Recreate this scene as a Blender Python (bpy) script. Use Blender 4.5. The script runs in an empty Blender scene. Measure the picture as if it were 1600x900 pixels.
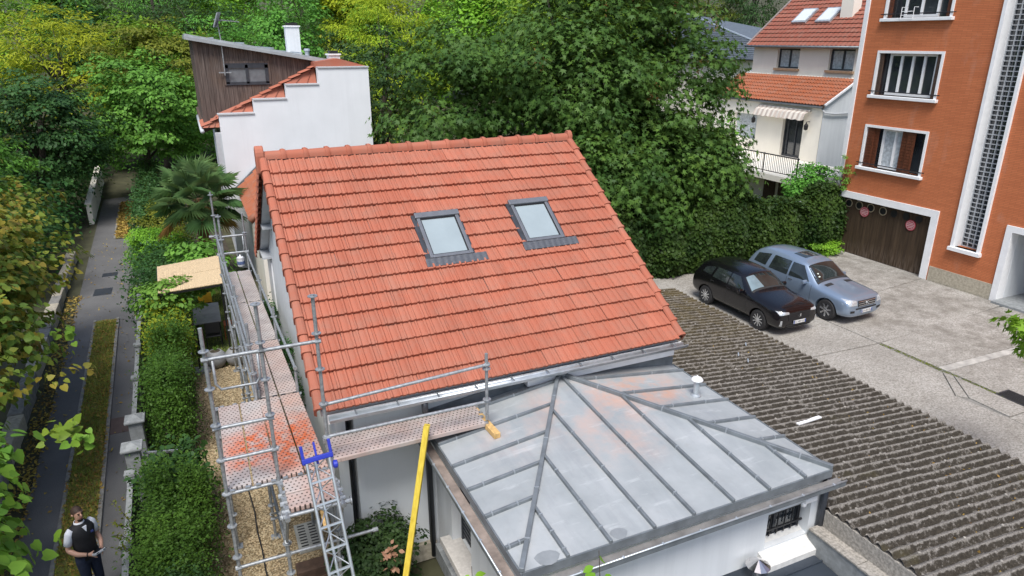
import bpy, bmesh, math, random
import numpy as np
from mathutils import Vector, Matrix, noise
from mathutils.bvhtree import BVHTree

S = bpy.context.scene
COL = S.collection
R = math.radians

# ---------------------------------------------------------------- camera
CAMZ = 8.15
PITCH, YAW, FPX = 19.7, 24.6, 1080.0
cam_d = bpy.data.cameras.new('camera')
cam_d.sensor_width = 36.0
cam_d.lens = FPX / 1600.0 * 36.0
cam_d.clip_start = 0.05
cam_d.clip_end = 3000
cam = bpy.data.objects.new('camera', cam_d)
cam.location = (0, 0, CAMZ)
cam.rotation_euler = (R(90 - PITCH), 0, R(-YAW))
COL.objects.link(cam)
S.camera = cam

# ---------------------------------------------------------------- sky, sun, exposure (bright overcast)
SUN_EL, SUN_AZ = 60.0, 212.0           # azimuth clockwise from +Y
W = bpy.data.worlds.new('World')
S.world = W
W.use_nodes = True
nt = W.node_tree
bg = nt.nodes['Background']
sky = nt.nodes.new('ShaderNodeTexSky')
sky.sky_type = 'NISHITA'
sky.sun_disc = False
sky.sun_elevation = R(SUN_EL)
sky.sun_rotation = R(SUN_AZ)
sky.air_density = 1.0
sky.dust_density = 2.4
sky.ozone_density = 0.8
nt.links.new(sky.outputs[0], bg.inputs[0])
bg.inputs[1].default_value = 0.12
sun_d = bpy.data.lights.new('sun', 'SUN')
sun_d.energy = 2.6
sun_d.angle = R(24)
sun_d.color = (1.0, 0.97, 0.93)
sun = bpy.data.objects.new('sun', sun_d)
e, a = R(SUN_EL), R(SUN_AZ)
sdir = Vector((math.sin(a) * math.cos(e), math.cos(a) * math.cos(e), math.sin(e)))
sun.rotation_euler = sdir.to_track_quat('Z', 'Y').to_euler()
sun.location = (0, 0, 60)
COL.objects.link(sun)
S.view_settings.view_transform = 'Standard'
S.view_settings.look = 'None'
S.view_settings.exposure = 0.6
S.view_settings.gamma = 1.0
S.view_settings.use_curve_mapping = False
S.render.engine = 'CYCLES'
S.cycles.use_denoising = True
S.cycles.max_bounces = 6
S.cycles.diffuse_bounces = 3
S.cycles.glossy_bounces = 3
S.cycles.transmission_bounces = 4
S.cycles.transparent_max_bounces = 6

# ---------------------------------------------------------------- pixel -> place helpers (photograph 1600x900)
def ray(u, v):
    x, y = (u - 800) / FPX, (450 - v) / FPX
    cp, sp = math.cos(R(PITCH)), math.sin(R(PITCH))
    fh, up = cp + y * sp, -sp + y * cp
    cy, sy = math.cos(R(YAW)), math.sin(R(YAW))
    return Vector((x * cy + fh * sy, -x * sy + fh * cy, up))
C0 = Vector((0, 0, CAMZ))
def onX(u, v, X): d = ray(u, v); return C0 + d * (X / d.x)
def onY(u, v, Y): d = ray(u, v); return C0 + d * (Y / d.y)
def onZ(u, v, Z): d = ray(u, v); return C0 + d * ((Z - CAMZ) / d.z)

# ---------------------------------------------------------------- mesh helpers
OFF = {}
def off(o):
    return OFF.get(o.name, Vector((0, 0, 0))) if o else Vector((0, 0, 0))

def props(o, label=None, cat=None, group=None, kind=None):
    if label: o['label'] = label
    if cat: o['category'] = cat
    if group: o['group'] = group
    if kind: o['kind'] = kind
    return o

def thing(name, loc, label, cat, group=None):
    o = bpy.data.objects.new(name, None)
    o.empty_display_size = 0.2
    o.location = loc
    COL.objects.link(o)
    OFF[o.name] = Vector(loc)
    return props(o, label, cat, group)

def link(name, me, mat=None, parent=None, loc=None, rot=None):
    """mesh data in the parent's space (loc given in world space)"""
    o = bpy.data.objects.new(name, me)
    COL.objects.link(o)
    if mat is not None and not me.materials:
        me.materials.append(mat)
    if parent is not None:
        o.parent = parent
    base = off(parent)
    if loc is not None:
        o.location = Vector(loc) - base
    if rot is not None:
        o.rotation_euler = rot
    OFF[o.name] = base + (Vector(loc) - base if loc is not None else Vector((0, 0, 0)))
    return o

class MB:
    def __init__(s):
        s.v = []; s.f = []
    def add(s, vs, fs):
        n = len(s.v)
        s.v += [tuple(p) for p in vs]
        s.f += [tuple(i + n for i in f) for f in fs]
        return s
    def box(s, a, b):
        x0, y0, z0 = a; x1, y1, z1 = b
        return s.add([(x0, y0, z0), (x1, y0, z0), (x1, y1, z0), (x0, y1, z0), (x0, y0, z1), (x1, y0, z1), (x1, y1, z1), (x0, y1, z1)],
                     [(0, 3, 2, 1), (4, 5, 6, 7), (0, 1, 5, 4), (1, 2, 6, 5), (2, 3, 7, 6), (3, 0, 4, 7)])
    def hexa(s, p):   # 8 corners, bottom ring then top ring
        return s.add(p, [(0, 3, 2, 1), (4, 5, 6, 7), (0, 1, 5, 4), (1, 2, 6, 5), (2, 3, 7, 6), (3, 0, 4, 7)])
    def prism(s, poly, d):
        d = Vector(d); n = len(poly)
        p = [Vector(q) for q in poly]
        s.add(p + [q + d for q in p], [tuple(range(n))[::-1], tuple(range(n, 2 * n))] + [(i, (i + 1) % n, n + (i + 1) % n, n + i) for i in range(n)])
        return s
    def bar(s, a, b, w, h, up=(0, 0, 1)):   # rectangular bar from a to b
        a, b = Vector(a), Vector(b); d = (b - a).normalized()
        u = Vector(up); sd = d.cross(u)
        if sd.length < 1e-4: sd = d.cross(Vector((1, 0, 0)))
        sd.normalize(); u = sd.cross(d).normalized()
        sd *= w / 2; u *= h / 2
        return s.hexa([a - sd - u, a + sd - u, b + sd - u, b - sd - u, a - sd + u, a + sd + u, b + sd + u, b - sd + u])
    def tube(s, pts, r, n=8, cap=True):
        pts = [Vector(p) for p in pts]
        rr = r if isinstance(r, (list, tuple)) else [r] * len(pts)
        vs, fs = [], []
        up0 = None
        for i, p in enumerate(pts):
            d = (pts[min(i + 1, len(pts) - 1)] - pts[max(i - 1, 0)])
            if d.length < 1e-9: d = Vector((0, 0, 1))
            d.normalize()
            if up0 is None:
                up0 = Vector((0, 0, 1)) if abs(d.z) < .95 else Vector((1, 0, 0))
            sd = d.cross(up0)
            if sd.length < 1e-4: sd = d.orthogonal()
            sd.normalize(); u = sd.cross(d).normalized(); up0 = u
            for k in range(n):
                t = 2 * math.pi * k / n
                vs.append(p + sd * (math.cos(t) * rr[i]) + u * (math.sin(t) * rr[i]))
        for i in range(len(pts) - 1):
            for k in range(n):
                k2 = (k + 1) % n
                fs.append((i * n + k, i * n + k2, (i + 1) * n + k2, (i + 1) * n + k))
        if cap:
            fs.append(tuple(range(n))[::-1]); fs.append(tuple(range((len(pts) - 1) * n, len(pts) * n)))
        return s.add(vs, fs)
    def lathe(s, prof, c, n=16, axis='Z', cap=True):
        c = Vector(c); vs, fs = [], []
        for r, h in prof:
            for k in range(n):
                t = 2 * math.pi * k / n
                x, y = r * math.cos(t), r * math.sin(t)
                vs.append(c + (Vector((x, y, h)) if axis == 'Z' else Vector((h, x, y)) if axis == 'X' else Vector((y, h, x))))
        m = len(prof)
        for i in range(m - 1):
            for k in range(n):
                k2 = (k + 1) % n
                fs.append((i * n + k, i * n + k2, (i + 1) * n + k2, (i + 1) * n + k))
        if cap:
            fs.append(tuple(range(n))[::-1]); fs.append(tuple(range((m - 1) * n, m * n)))
        return s.add(vs, fs)
    def grid(s, fn, nu, nv):
        vs = [fn(i / nu, j / nv) for j in range(nv + 1) for i in range(nu + 1)]
        fs = [(j * (nu + 1) + i, j * (nu + 1) + i + 1, (j + 1) * (nu + 1) + i + 1, (j + 1) * (nu + 1) + i) for j in range(nv) for i in range(nu)]
        return s.add(vs, fs)
    def mesh(s, name, base=Vector((0, 0, 0)), smooth=False):
        me = bpy.data.meshes.new(name)
        me.from_pydata([(p[0] - base.x, p[1] - base.y, p[2] - base.z) for p in s.v], [], s.f)
        if smooth:
            me.polygons.foreach_set('use_smooth', [True] * len(me.polygons))
        me.update()
        return me
    def build(s, name, mat, parent=None, smooth=False, bevel=0, label=None, auto=None, fix=True):
        me = s.mesh(name, off(parent), smooth)
        if fix:
            bm = bmesh.new(); bm.from_mesh(me)
            bmesh.ops.recalc_face_normals(bm, faces=bm.faces)
            bm.to_mesh(me); bm.free()
        if auto and smooth:
            me.set_sharp_from_angle(angle=R(auto))
        o = link(name, me, mat, parent)
        if bevel:
            m = o.modifiers.new('bevel', 'BEVEL'); m.width = bevel; m.segments = 2; m.limit_method = 'ANGLE'
        if label: o['label'] = label
        return o

def single(mb, name, mat, loc, label, cat, group=None, smooth=False, bevel=0, kind=None, auto=None):
    """a top-level thing that is one mesh, its origin at loc"""
    me = mb.mesh(name, Vector(loc), smooth)
    bm = bmesh.new(); bm.from_mesh(me); bmesh.ops.recalc_face_normals(bm, faces=bm.faces); bm.to_mesh(me); bm.free()
    if auto and smooth: me.set_sharp_from_angle(angle=R(auto))
    o = link(name, me, mat, None, loc)
    if bevel:
        m = o.modifiers.new('bevel', 'BEVEL'); m.width = bevel; m.segments = 2; m.limit_method = 'ANGLE'
    return props(o, label, cat, group, kind)

def struct(mb, name, mat, label=None, smooth=False, kind='structure', parent=None):
    o = mb.build(name, mat, parent, smooth)
    if parent is None: o['kind'] = kind
    if label: o['label'] = label
    return o

# ---------------------------------------------------------------- materials
class NT:
    def __init__(s, name):
        s.m = bpy.data.materials.new(name); s.m.use_nodes = True
        s.t = s.m.node_tree; s.b = s.t.nodes['Principled BSDF']; s.out = s.t.nodes['Material Output']
    def n(s, typ, **kw):
        nd = s.t.nodes.new(typ)
        for k, v in kw.items():
            if hasattr(nd, k): setattr(nd, k, v)
            else: nd.inputs[k].default_value = v
        return nd
    def l(s, a, b): s.t.links.new(a, b)
    def pos(s):
        if not hasattr(s, '_p'): s._p = s.n('ShaderNodeNewGeometry').outputs['Position']
        return s._p
    def noise(s, scale, detail=4, rough=.55, vec=None, dist=0):
        nd = s.n('ShaderNodeTexNoise'); nd.inputs['Scale'].default_value = scale
        nd.inputs['Detail'].default_value = detail; nd.inputs['Roughness'].default_value = rough
        nd.inputs['Distortion'].default_value = dist
        s.l(vec if vec is not None else s.pos(), nd.inputs['Vector'])
        return nd.outputs['Fac']
    def stretch(s, sx, sy, sz):
        nd = s.n('ShaderNodeMapping'); nd.inputs['Scale'].default_value = (sx, sy, sz)
        s.l(s.pos(), nd.inputs['Vector']); return nd.outputs[0]
    def ramp(s, fac, stops):
        nd = s.n('ShaderNodeValToRGB'); el = nd.color_ramp.elements
        while len(el) > len(stops): el.remove(el[-1])
        while len(el) < len(stops): el.new(.5)
        for e_, (p, c) in zip(el, stops):
            e_.position = p; e_.color = (c[0], c[1], c[2], 1) if not isinstance(c, (int, float)) else (c, c, c, 1)
        s.l(fac, nd.inputs[0]); return nd.outputs[0]
    def mix(s, fac, a, b, mode='MIX'):
        nd = s.n('ShaderNodeMix'); nd.data_type = 'RGBA'; nd.blend_type = mode
        for sock, val in ((nd.inputs[0], fac), (nd.inputs[6], a), (nd.inputs[7], b)):
            if isinstance(val, (int, float)): sock.default_value = val
            elif isinstance(val, (tuple, list)): sock.default_value = (val[0], val[1], val[2], 1)
            else: s.l(val, sock)
        return nd.outputs[2]
    def math(s, op, a, b=None):
        nd = s.n('ShaderNodeMath'); nd.operation = op
        for sock, val in ((nd.inputs[0], a), (nd.inputs[1], b)):
            if val is None: continue
            if isinstance(val, (int, float)): sock.default_value = val
            else: s.l(val, sock)
        return nd.outputs[0]
    def xyz(s, vec=None):
        nd = s.n('ShaderNodeSeparateXYZ'); s.l(vec if vec is not None else s.pos(), nd.inputs[0]); return nd.outputs
    def bump(s, h, strength=.3, dist=.01):
        nd = s.n('ShaderNodeBump'); nd.inputs['Strength'].default_value = strength; nd.inputs['Distance'].default_value = dist
        s.l(h, nd.inputs['Height']); s.l(nd.outputs[0], s.b.inputs['Normal'])
    def col(s, c):
        if isinstance(c, (tuple, list)): s.b.inputs['Base Color'].default_value = (c[0], c[1], c[2], 1)
        else: s.l(c, s.b.inputs['Base Color'])
    def fin(s, rough=.6, metal=0, spec=.5, coat=0):
        s.b.inputs['Roughness'].default_value = rough; s.b.inputs['Metallic'].default_value = metal
        s.b.inputs['Specular IOR Level'].default_value = spec
        if coat: s.b.inputs['Coat Weight'].default_value = coat; s.b.inputs['Coat Roughness'].default_value = .03
        return s.m

def simple(name, c, rough=.6, metal=0, spec=.5, var=.15, scale=6, bump=0, bscale=40, coat=0):
    k = NT(name)
    if var:
        f = k.noise(scale, 5)
        d = tuple(max(0, x * (1 - var)) for x in c); l = tuple(min(1, x * (1 + var)) for x in c)
        k.col(k.ramp(f, [(.3, d), (.7, l)]))
    else: k.col(c)
    if bump: k.bump(k.noise(bscale, 3), bump)
    return k.fin(rough, metal, spec, coat)

def m_render(name, c, dirt=.25):
    k = NT(name)
    f = k.noise(1.1, 5); g = k.noise(1.3, 6, .65, vec=k.stretch(3.5, 3.5, .22))
    a = k.ramp(f, [(.3, tuple(x * .93 for x in c)), (.7, c)])
    b = k.mix(k.ramp(g, [(.48, 0.0), (.72, dirt * 1.3)]), a, tuple(x * .72 for x in c))
    k.col(b); k.bump(k.noise(90, 3), .15, .004)
    return k.fin(.85, spec=.25)

M = {}
M['white_render'] = m_render('white_render', (.67, .70, .72), .3)
M['clean_render'] = m_render('clean_white_render', (.74, .765, .79), .12)
M['grey_render'] = m_render('grey_render', (.62, .645, .66), .3)
M['cream_render'] = m_render('cream_render', (.86, .82, .73), .08)
M['stone_plinth'] = simple('stone_plinth', (.40, .36, .28), .8, var=.25, scale=14, bump=.3)
M['white_paint'] = simple('white_paint', (.80, .81, .82), .5, var=.05)
M['grey_paint'] = simple('grey_paint', (.46, .48, .50), .5, var=.08)
M['galv'] = simple('galvanised_steel', (.33, .35, .365), .5, .55, var=.3, scale=22)
M['alu'] = simple('aluminium', (.62, .66, .69), .35, .8, var=.12, scale=12)
M['dark_metal'] = simple('dark_metal', (.045, .05, .06), .4, .2, var=.2)
M['black'] = simple('black_paint', (.014, .014, .016), .4, var=.2)
M['rubber'] = simple('rubber', (.02, .02, .021), .8, var=.2)
M['glass_dark'] = simple('window_glass', (.03, .036, .042), .04, 0, 1.0, var=.3, scale=1.5)
M['curtain'] = simple('net_curtain', (.45, .49, .52), .25, 0, .6, var=.3, scale=9)
M['blind_glass'] = simple('skylight_glass', (.29, .345, .365), .06, 0, .9, var=.06, scale=2)
M['concrete_post'] = simple('concrete_post', (.23, .245, .25), .85, var=.25, scale=9, bump=.3)
M['blue_plastic'] = simple('blue_plastic', (.02, .035, .36), .4, var=.15)
M['wood_new'] = simple('wood_new', (.56, .36, .14), .7, var=.25, scale=20)
M['wood_dark'] = simple('wood_dark', (.075, .045, .03), .75, var=.3, scale=12)
M['brown_shutter'] = simple('brown_shutter', (.11, .035, .016), .5, var=.3, scale=14)
M['soil'] = simple('soil', (.05, .04, .028), .95, var=.4, scale=9, bump=.4)
M['bark'] = simple('bark', (.07, .058, .045), .95, var=.4, scale=11, bump=.6, bscale=20)
M['kerb'] = simple('kerb_stone', (.20, .195, .18), .9, var=.3, scale=8, bump=.3)
# ---- clay roof tile: per-tile tint plus grey weathering
def m_tile(name, c, grey=.6):
    k = NT(name)
    rnd = k.n('ShaderNodeObjectInfo').outputs['Random']
    isl = k.n('ShaderNodeNewGeometry').outputs['Random Per Island']
    tint = k.math('ADD', k.math('MULTIPLY', rnd, .5), k.math('MULTIPLY', isl, .5))
    base = k.ramp(tint, [(0, tuple(x * .76 for x in c)), (.5, c), (1, (c[0] * 1.12, c[1] * 1.28, c[2] * 1.35))])
    f = k.noise(3.2, 6, .65); g = k.noise(55, 4, .7)
    w = k.math('MULTIPLY', k.ramp(f, [(.42, 0.0), (.72, grey)]), k.ramp(g, [(.3, .35), (.65, 1.0)]))
    cc = k.mix(w, base, (.27, .17, .13))
    big = k.ramp(k.noise(.55, 4), [(.35, 0.0), (.7, .35)])
    cc = k.mix(big, cc, tuple(x * .72 for x in c))
    sp = k.ramp(k.noise(140, 2), [(.74, 0.0), (.8, .35)])
    cc = k.mix(sp, cc, (.5, .4, .33))
    k.col(cc); k.bump(g, .25, .004)
    return k.fin(.78, spec=.3)
M['tile'] = m_tile('clay_tile', (.39, .125, .076))
M['tile_old'] = m_tile('old_clay_tile', (.27, .085, .055), .7)
M['tile_orange'] = m_tile('orange_clay_tile', (.33, .10, .045), .95)

# ---- zinc
k = NT('zinc')
f = k.noise(1.1, 6, .6); g = k.noise(9, 6, .7); h = k.noise(1.2, 6, .65, vec=k.stretch(3.2, .5, 1)); q2 = k.noise(1.5, 6, .7, vec=k.stretch(.8, 4.0, 1))
c = k.ramp(f, [(.3, (.28, .305, .315)), (.55, (.36, .385, .395)), (.75, (.43, .45, .46))])
c = k.mix(k.ramp(h, [(.50, 0.0), (.66, .45)]), c, (.26, .28, .30))
c = k.mix(k.ramp(q2, [(.57, 0.0), (.68, .5)]), c, (.53, .555, .565))
c = k.mix(k.ramp(g, [(.56, 0.0), (.72, .3)]), c, (.30, .30, .30))
# tile dust blown over the sheets, thickest just under the tiled eave
def blob(k, centre, r, amt, nsc=2.2):
    d = k.n('ShaderNodeVectorMath'); d.operation = 'DISTANCE'; k.l(k.pos(), d.inputs[0]); d.inputs[1].default_value = centre
    q = k.ramp(k.math('DIVIDE', d.outputs['Value'], r), [(.2, 1.0), (1, 0.0)])
    n_ = k.ramp(k.noise(nsc, 5, .65), [(.42, 0.0), (.62, 1.0)])
    return k.math('MULTIPLY', k.math('MULTIPLY', q, n_), amt)
for ctr, r_, am in (((5.75, 8.3, 2.8), .9, .7), ((6.45, 8.35, 2.75), .75, .8), ((4.6, 8.3, 2.8), 1.0, .3), ((5.0, 7.3, 2.8), .9, .35), ((3.6, 7.9, 2.7), .8, .2)):
    c = k.mix(blob(k, ctr, r_, am), c, (.58, .30, .19))
k.col(c); k.bump(k.noise(2.5, 3), .2, .03)
rr = k.ramp(g, [(.3, .42), (.7, .6)]); k.l(rr, k.b.inputs['Roughness'])
M['zinc'] = k.fin(.5, .12, .45)
M['zinc_dark'] = simple('zinc_trim', (.17, .19, .205), .45, .25, var=.22, scale=5)
M['zinc_light'] = simple('zinc_gutter', (.46, .50, .53), .35, .5, var=.2, scale=5)
M['patina'] = simple('zinc_patch', (.29, .31, .32), .5, .3, var=.12)

# ---- corrugated fibre cement, crusted with lichen and dead moss (the crust mixes lichen noise with a dark band along one flank of each wave)
k = NT('fibre_cement')
f = k.noise(11, 6, .75); g = k.noise(38, 5, .75); h = k.noise(1.3, 5)
x, y, z = k.xyz()
ph = k.math('FRACT', k.math('ADD', k.math('DIVIDE', y, .162), 20.0))
c = k.ramp(g, [(.36, (.11, .10, .088)), (.5, (.20, .187, .168)), (.68, (.33, .31, .285))])
flank = k.ramp(ph, [(.30, 0.0), (.55, .62), (.80, .55), (.98, .0)])
cr = k.math('ADD', k.math('MULTIPLY', k.math('SUBTRACT', f, .5), 2.2), flank)
cr = k.math('ADD', cr, k.math('MULTIPLY', k.math('SUBTRACT', g, .5), 1.2))
crust_band = k.ramp(cr, [(.30, 0.0), (.46, .95)])
c = k.mix(crust_band, c, k.ramp(g, [(.35, (.016, .014, .011)), (.65, (.055, .047, .036))]))
far = k.ramp(k.math('DIVIDE', y, 16.0), [(.58, 0.0), (.85, .7)])
moss = k.math('MULTIPLY', k.ramp(k.noise(2.4, 5), [(.4, .3), (.6, 1.0)]), far)
c = k.mix(moss, c, k.ramp(g, [(.4, (.045, .034, .012)), (.65, (.16, .125, .055))]))
c = k.mix(k.ramp(h, [(.62, 0.0), (.72, .45)]), c, (.075, .065, .03))
k.col(c); k.bump(g, .7, .02)
M['fibre'] = k.fin(.95, spec=.15)

# ---- brick facade: courses too fine to pick apart at this distance
k = NT('brick_facade')
mp = k.n('ShaderNodeCombineXYZ'); x, y, z = k.xyz(); k.l(y, mp.inputs[0]); k.l(z, mp.inputs[1])
b = k.n('ShaderNodeTexBrick'); k.l(mp.outputs[0], b.inputs['Vector'])
b.inputs['Color1'].default_value = (.56, .18, .075, 1); b.inputs['Color2'].default_value = (.47, .145, .06, 1)
b.inputs['Mortar'].default_value = (.33, .12, .055, 1); b.inputs['Scale'].default_value = 1.0
b.inputs['Mortar Size'].default_value = .006; b.inputs['Brick Width'].default_value = .34; b.inputs['Row Height'].default_value = .052
b.inputs['Bias'].default_value = -.2
c = k.mix(k.ramp(k.noise(.8, 5), [(.4, 0.0), (.75, .3)]), b.outputs['Color'], (.38, .11, .045))
c = k.mix(k.ramp(k.noise(2.2, 6, vec=k.stretch(1, 1, .4)), [(.6, 0.0), (.8, .25)]), c, (.5, .33, .26))
k.col(c); k.bump(b.outputs['Fac'], -.5, .01)
M['brick'] = k.fin(.85, spec=.25)

# ---- perforated steel deck with clay dust
def m_plank(name, dusty):
    k = NT(name); x, y, z = k.xyz()
    def cell(v, p, o=0.0): return k.math('SUBTRACT', k.math('FRACT', k.math('DIVIDE', k.math('ADD', v, o), p)), .5)
    p = .062
    row = k.math('FLOOR', k.math('DIVIDE', y, p))
    sh = k.math('MULTIPLY', k.math('MODULO', row, 2), p / 2)
    cx = cell(k.math('ADD', x, sh), p, 50 * p); cy = cell(y, p)
    d2 = k.math('ADD', k.math('MULTIPLY', cx, cx), k.math('MULTIPLY', cy, cy))
    hole = k.ramp(d2, [(.028, 1.0), (.05, 0.0)])
    f = k.noise(2.5, 6, .65)
    base = k.ramp(f, [(.35, (.34, .32, .31)), (.65, (.52, .50, .48))])
    pink = k.math('MULTIPLY', k.ramp(k.noise(1.6, 5, .6), [(.35, .15), (.65, .85)]), dusty)
    base = k.mix(pink, base, (.56, .32, .24))
    for ctr, r_, am in (((.72, 9.35, 2.72), .75, 1.0), ((.66, 8.9, 2.72), .55, 1.0), ((.16, 9.35, 2.72), .5, 1.0), ((.05, 8.9, 2.72), .35, .8)):
        base = k.mix(k.math('MINIMUM', k.math('MULTIPLY', blob(k, ctr, r_, am, 3.5), 1.3), 1.0), base, (.62, .14, .045))
    k.col(k.mix(hole, base, (.05, .035, .03)))
    return k.fin(.62, .25, .4)
M['plank'] = m_plank('perforated_deck', 1.0)
M['plank_half'] = m_plank('perforated_deck_half', .5)
M['plank_clean'] = m_plank('perforated_deck_clean', .25)

# ---- ground surfaces
k = NT('asphalt')
f = k.noise(.7, 5); g = k.noise(70, 3)
c = k.ramp(f, [(.3, (.105, .105, .106)), (.7, (.16, .16, .16))])
k.col(k.mix(k.ramp(g, [(.35, .5), (.6, 0.0)]), c, (.06, .06, .06))); k.bump(g, .4, .006)
M['asphalt'] = k.fin(.9, spec=.3)

k = NT('yard_concrete')
f = k.noise(.45, 6, .6); g = k.noise(24, 6, .75); h = k.noise(1.5, 6, .7); j = k.noise(5, 6, .75, vec=k.stretch(1, 2.2, 1))
c = k.ramp(f, [(.3, (.31, .298, .272)), (.55, (.41, .397, .367)), (.75, (.49, .476, .45))])
c = k.mix(k.ramp(g, [(.40, .7), (.56, 0.0)]), c, (.12, .108, .092))
c = k.mix(k.ramp(j, [(.50, 0.0), (.68, .6)]), c, (.17, .155, .132))
x, y, z = k.xyz()
c = k.mix(k.math('MULTIPLY', k.ramp(h, [(.44, 0.0), (.66, .7)]), k.ramp(k.math('DIVIDE', x, 30.0), [(.55, .15), (.66, 1.0)])), c, (.12, .108, .09))
k.col(c); k.bump(g, .6, .012)
M['yard'] = k.fin(.92, spec=.25)
M['yard_light'] = simple('yard_patch', (.38, .37, .345), .9, var=.3, scale=4, bump=.3)

k = NT('gravel')
v = k.n('ShaderNodeTexVoronoi'); v.inputs['Scale'].default_value = 34; k.l(k.pos(), v.inputs['Vector'])
c = k.ramp(k.xyz(v.outputs['Color'])[0], [(0, (.20, .15, .085)), (.5, (.38, .29, .165)), (1, (.54, .45, .29))])
c = k.mix(k.ramp(v.outputs['Distance'], [(.25, 0.0), (.75, .8)]), c, (.08, .06, .035))
k.col(c); k.bump(v.outputs['Distance'], -.9, .02)
M['gravel'] = k.fin(.9, spec=.2)
M['gravel_stone'] = m_tile('gravel_stone', (.40, .31, .19), .1)

M['lawn'] = simple('lawn_soil', (.065, .085, .025), .95, var=.5, scale=7, bump=.4)
k = NT('verge_ground')
f = k.noise(5, 5, .7)
k.col(k.ramp(f, [(.35, (.16, .12, .055)), (.5, (.19, .17, .065)), (.65, (.16, .18, .055))])); k.bump(k.noise(30, 3), .5, .02)
M['verge_ground'] = k.fin(.95, spec=.2)
M['ground'] = simple('ground_earth', (.06, .06, .03), .95, var=.4, scale=1.5)

# ---- weathered board cladding
k = NT('board_cladding')
f = k.noise(1.5, 6, .6, vec=k.stretch(16, 16, .8)); g = k.noise(.8, 4, vec=k.stretch(2, 2, 1))
c = k.ramp(f, [(.3, (.055, .043, .038)), (.55, (.125, .098, .085)), (.75, (.20, .165, .145))])
k.col(k.mix(k.ramp(g, [(.5, 0.0), (.75, .45)]), c, (.16, .095, .055)))
M['boards'] = k.fin(.85, spec=.25)
M['reed'] = simple('reed', (.60, .46, .28), .8, var=.35, scale=30, bump=.3)
M['slate'] = simple('slate', (.10, .12, .145), .6, var=.25, scale=5)
k = NT('garage_door_wood')
f = k.noise(2.0, 6, .65, vec=k.stretch(1, 5, .35))
x, y, z = k.xyz()
c = k.ramp(f, [(.3, (.028, .018, .011)), (.6, (.065, .043, .026)), (.8, (.095, .066, .042))])
wear = k.math('MULTIPLY', k.ramp(z, [(.1, .8), (.75, 0.0)]), k.ramp(k.noise(4, 5, vec=k.stretch(1, 6, .5)), [(.45, 0.0), (.65, 1.0)]))
k.col(k.mix(wear, c, (.15, .115, .09)))
M['garage_wood'] = k.fin(.7, spec=.3)

k = NT('dark_roof_sheet')
c = k.ramp(k.noise(1.2, 5), [(.3, (.022, .03, .042)), (.7, (.05, .062, .08))])
k.col(c); M['dark_sheet'] = k.fin(.38, .2, .5)
k = NT('yellow_beam')
k.col(k.ramp(k.noise(2, 5, vec=k.stretch(14, 14, 1)), [(.3, (.50, .36, .03)), (.7, (.66, .52, .07))])); M['yellow'] = k.fin(.55, spec=.4)

# ---- foliage: colours by leaf ('rnd' attribute), light also passes through the blade
def m_leaf(name, cols, trans=.3, rough=.5):
    k = NT(name)
    at = k.n('ShaderNodeAttribute'); at.attribute_name = 'rnd'
    oi = k.n('ShaderNodeObjectInfo').outputs['Random']
    n_ = len(cols)
    c = k.ramp(at.outputs['Fac'], [(i / max(1, n_ - 1), q) for i, q in enumerate(cols)])
    c = k.mix(.35, c, k.mix(k.ramp(k.noise(.9, 3), [(.35, 0.0), (.65, 1.0)]), tuple(q * .55 for q in cols[0]), tuple(min(1, q * 1.25) for q in cols[-1])))
    hs = k.n('ShaderNodeHueSaturation'); k.l(c, hs.inputs['Color'])
    k.l(k.math('ADD', k.math('MULTIPLY', oi, .035), .4825), hs.inputs['Hue']); k.l(k.math('ADD', k.math('MULTIPLY', oi, .3), .85), hs.inputs['Value'])
    c = hs.outputs[0]
    k.col(c); k.fin(rough, spec=.16)
    tr = k.n('ShaderNodeBsdfTranslucent'); k.l(k.mix(.4, c, (.25, .35, .04), 'MIX'), tr.inputs['Color'])
    mx = k.n('ShaderNodeMixShader'); mx.inputs[0].default_value = trans
    k.l(k.b.outputs[0], mx.inputs[1]); k.l(tr.outputs[0], mx.inputs[2]); k.l(mx.outputs[0], k.out.inputs['Surface'])
    return k.m
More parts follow.
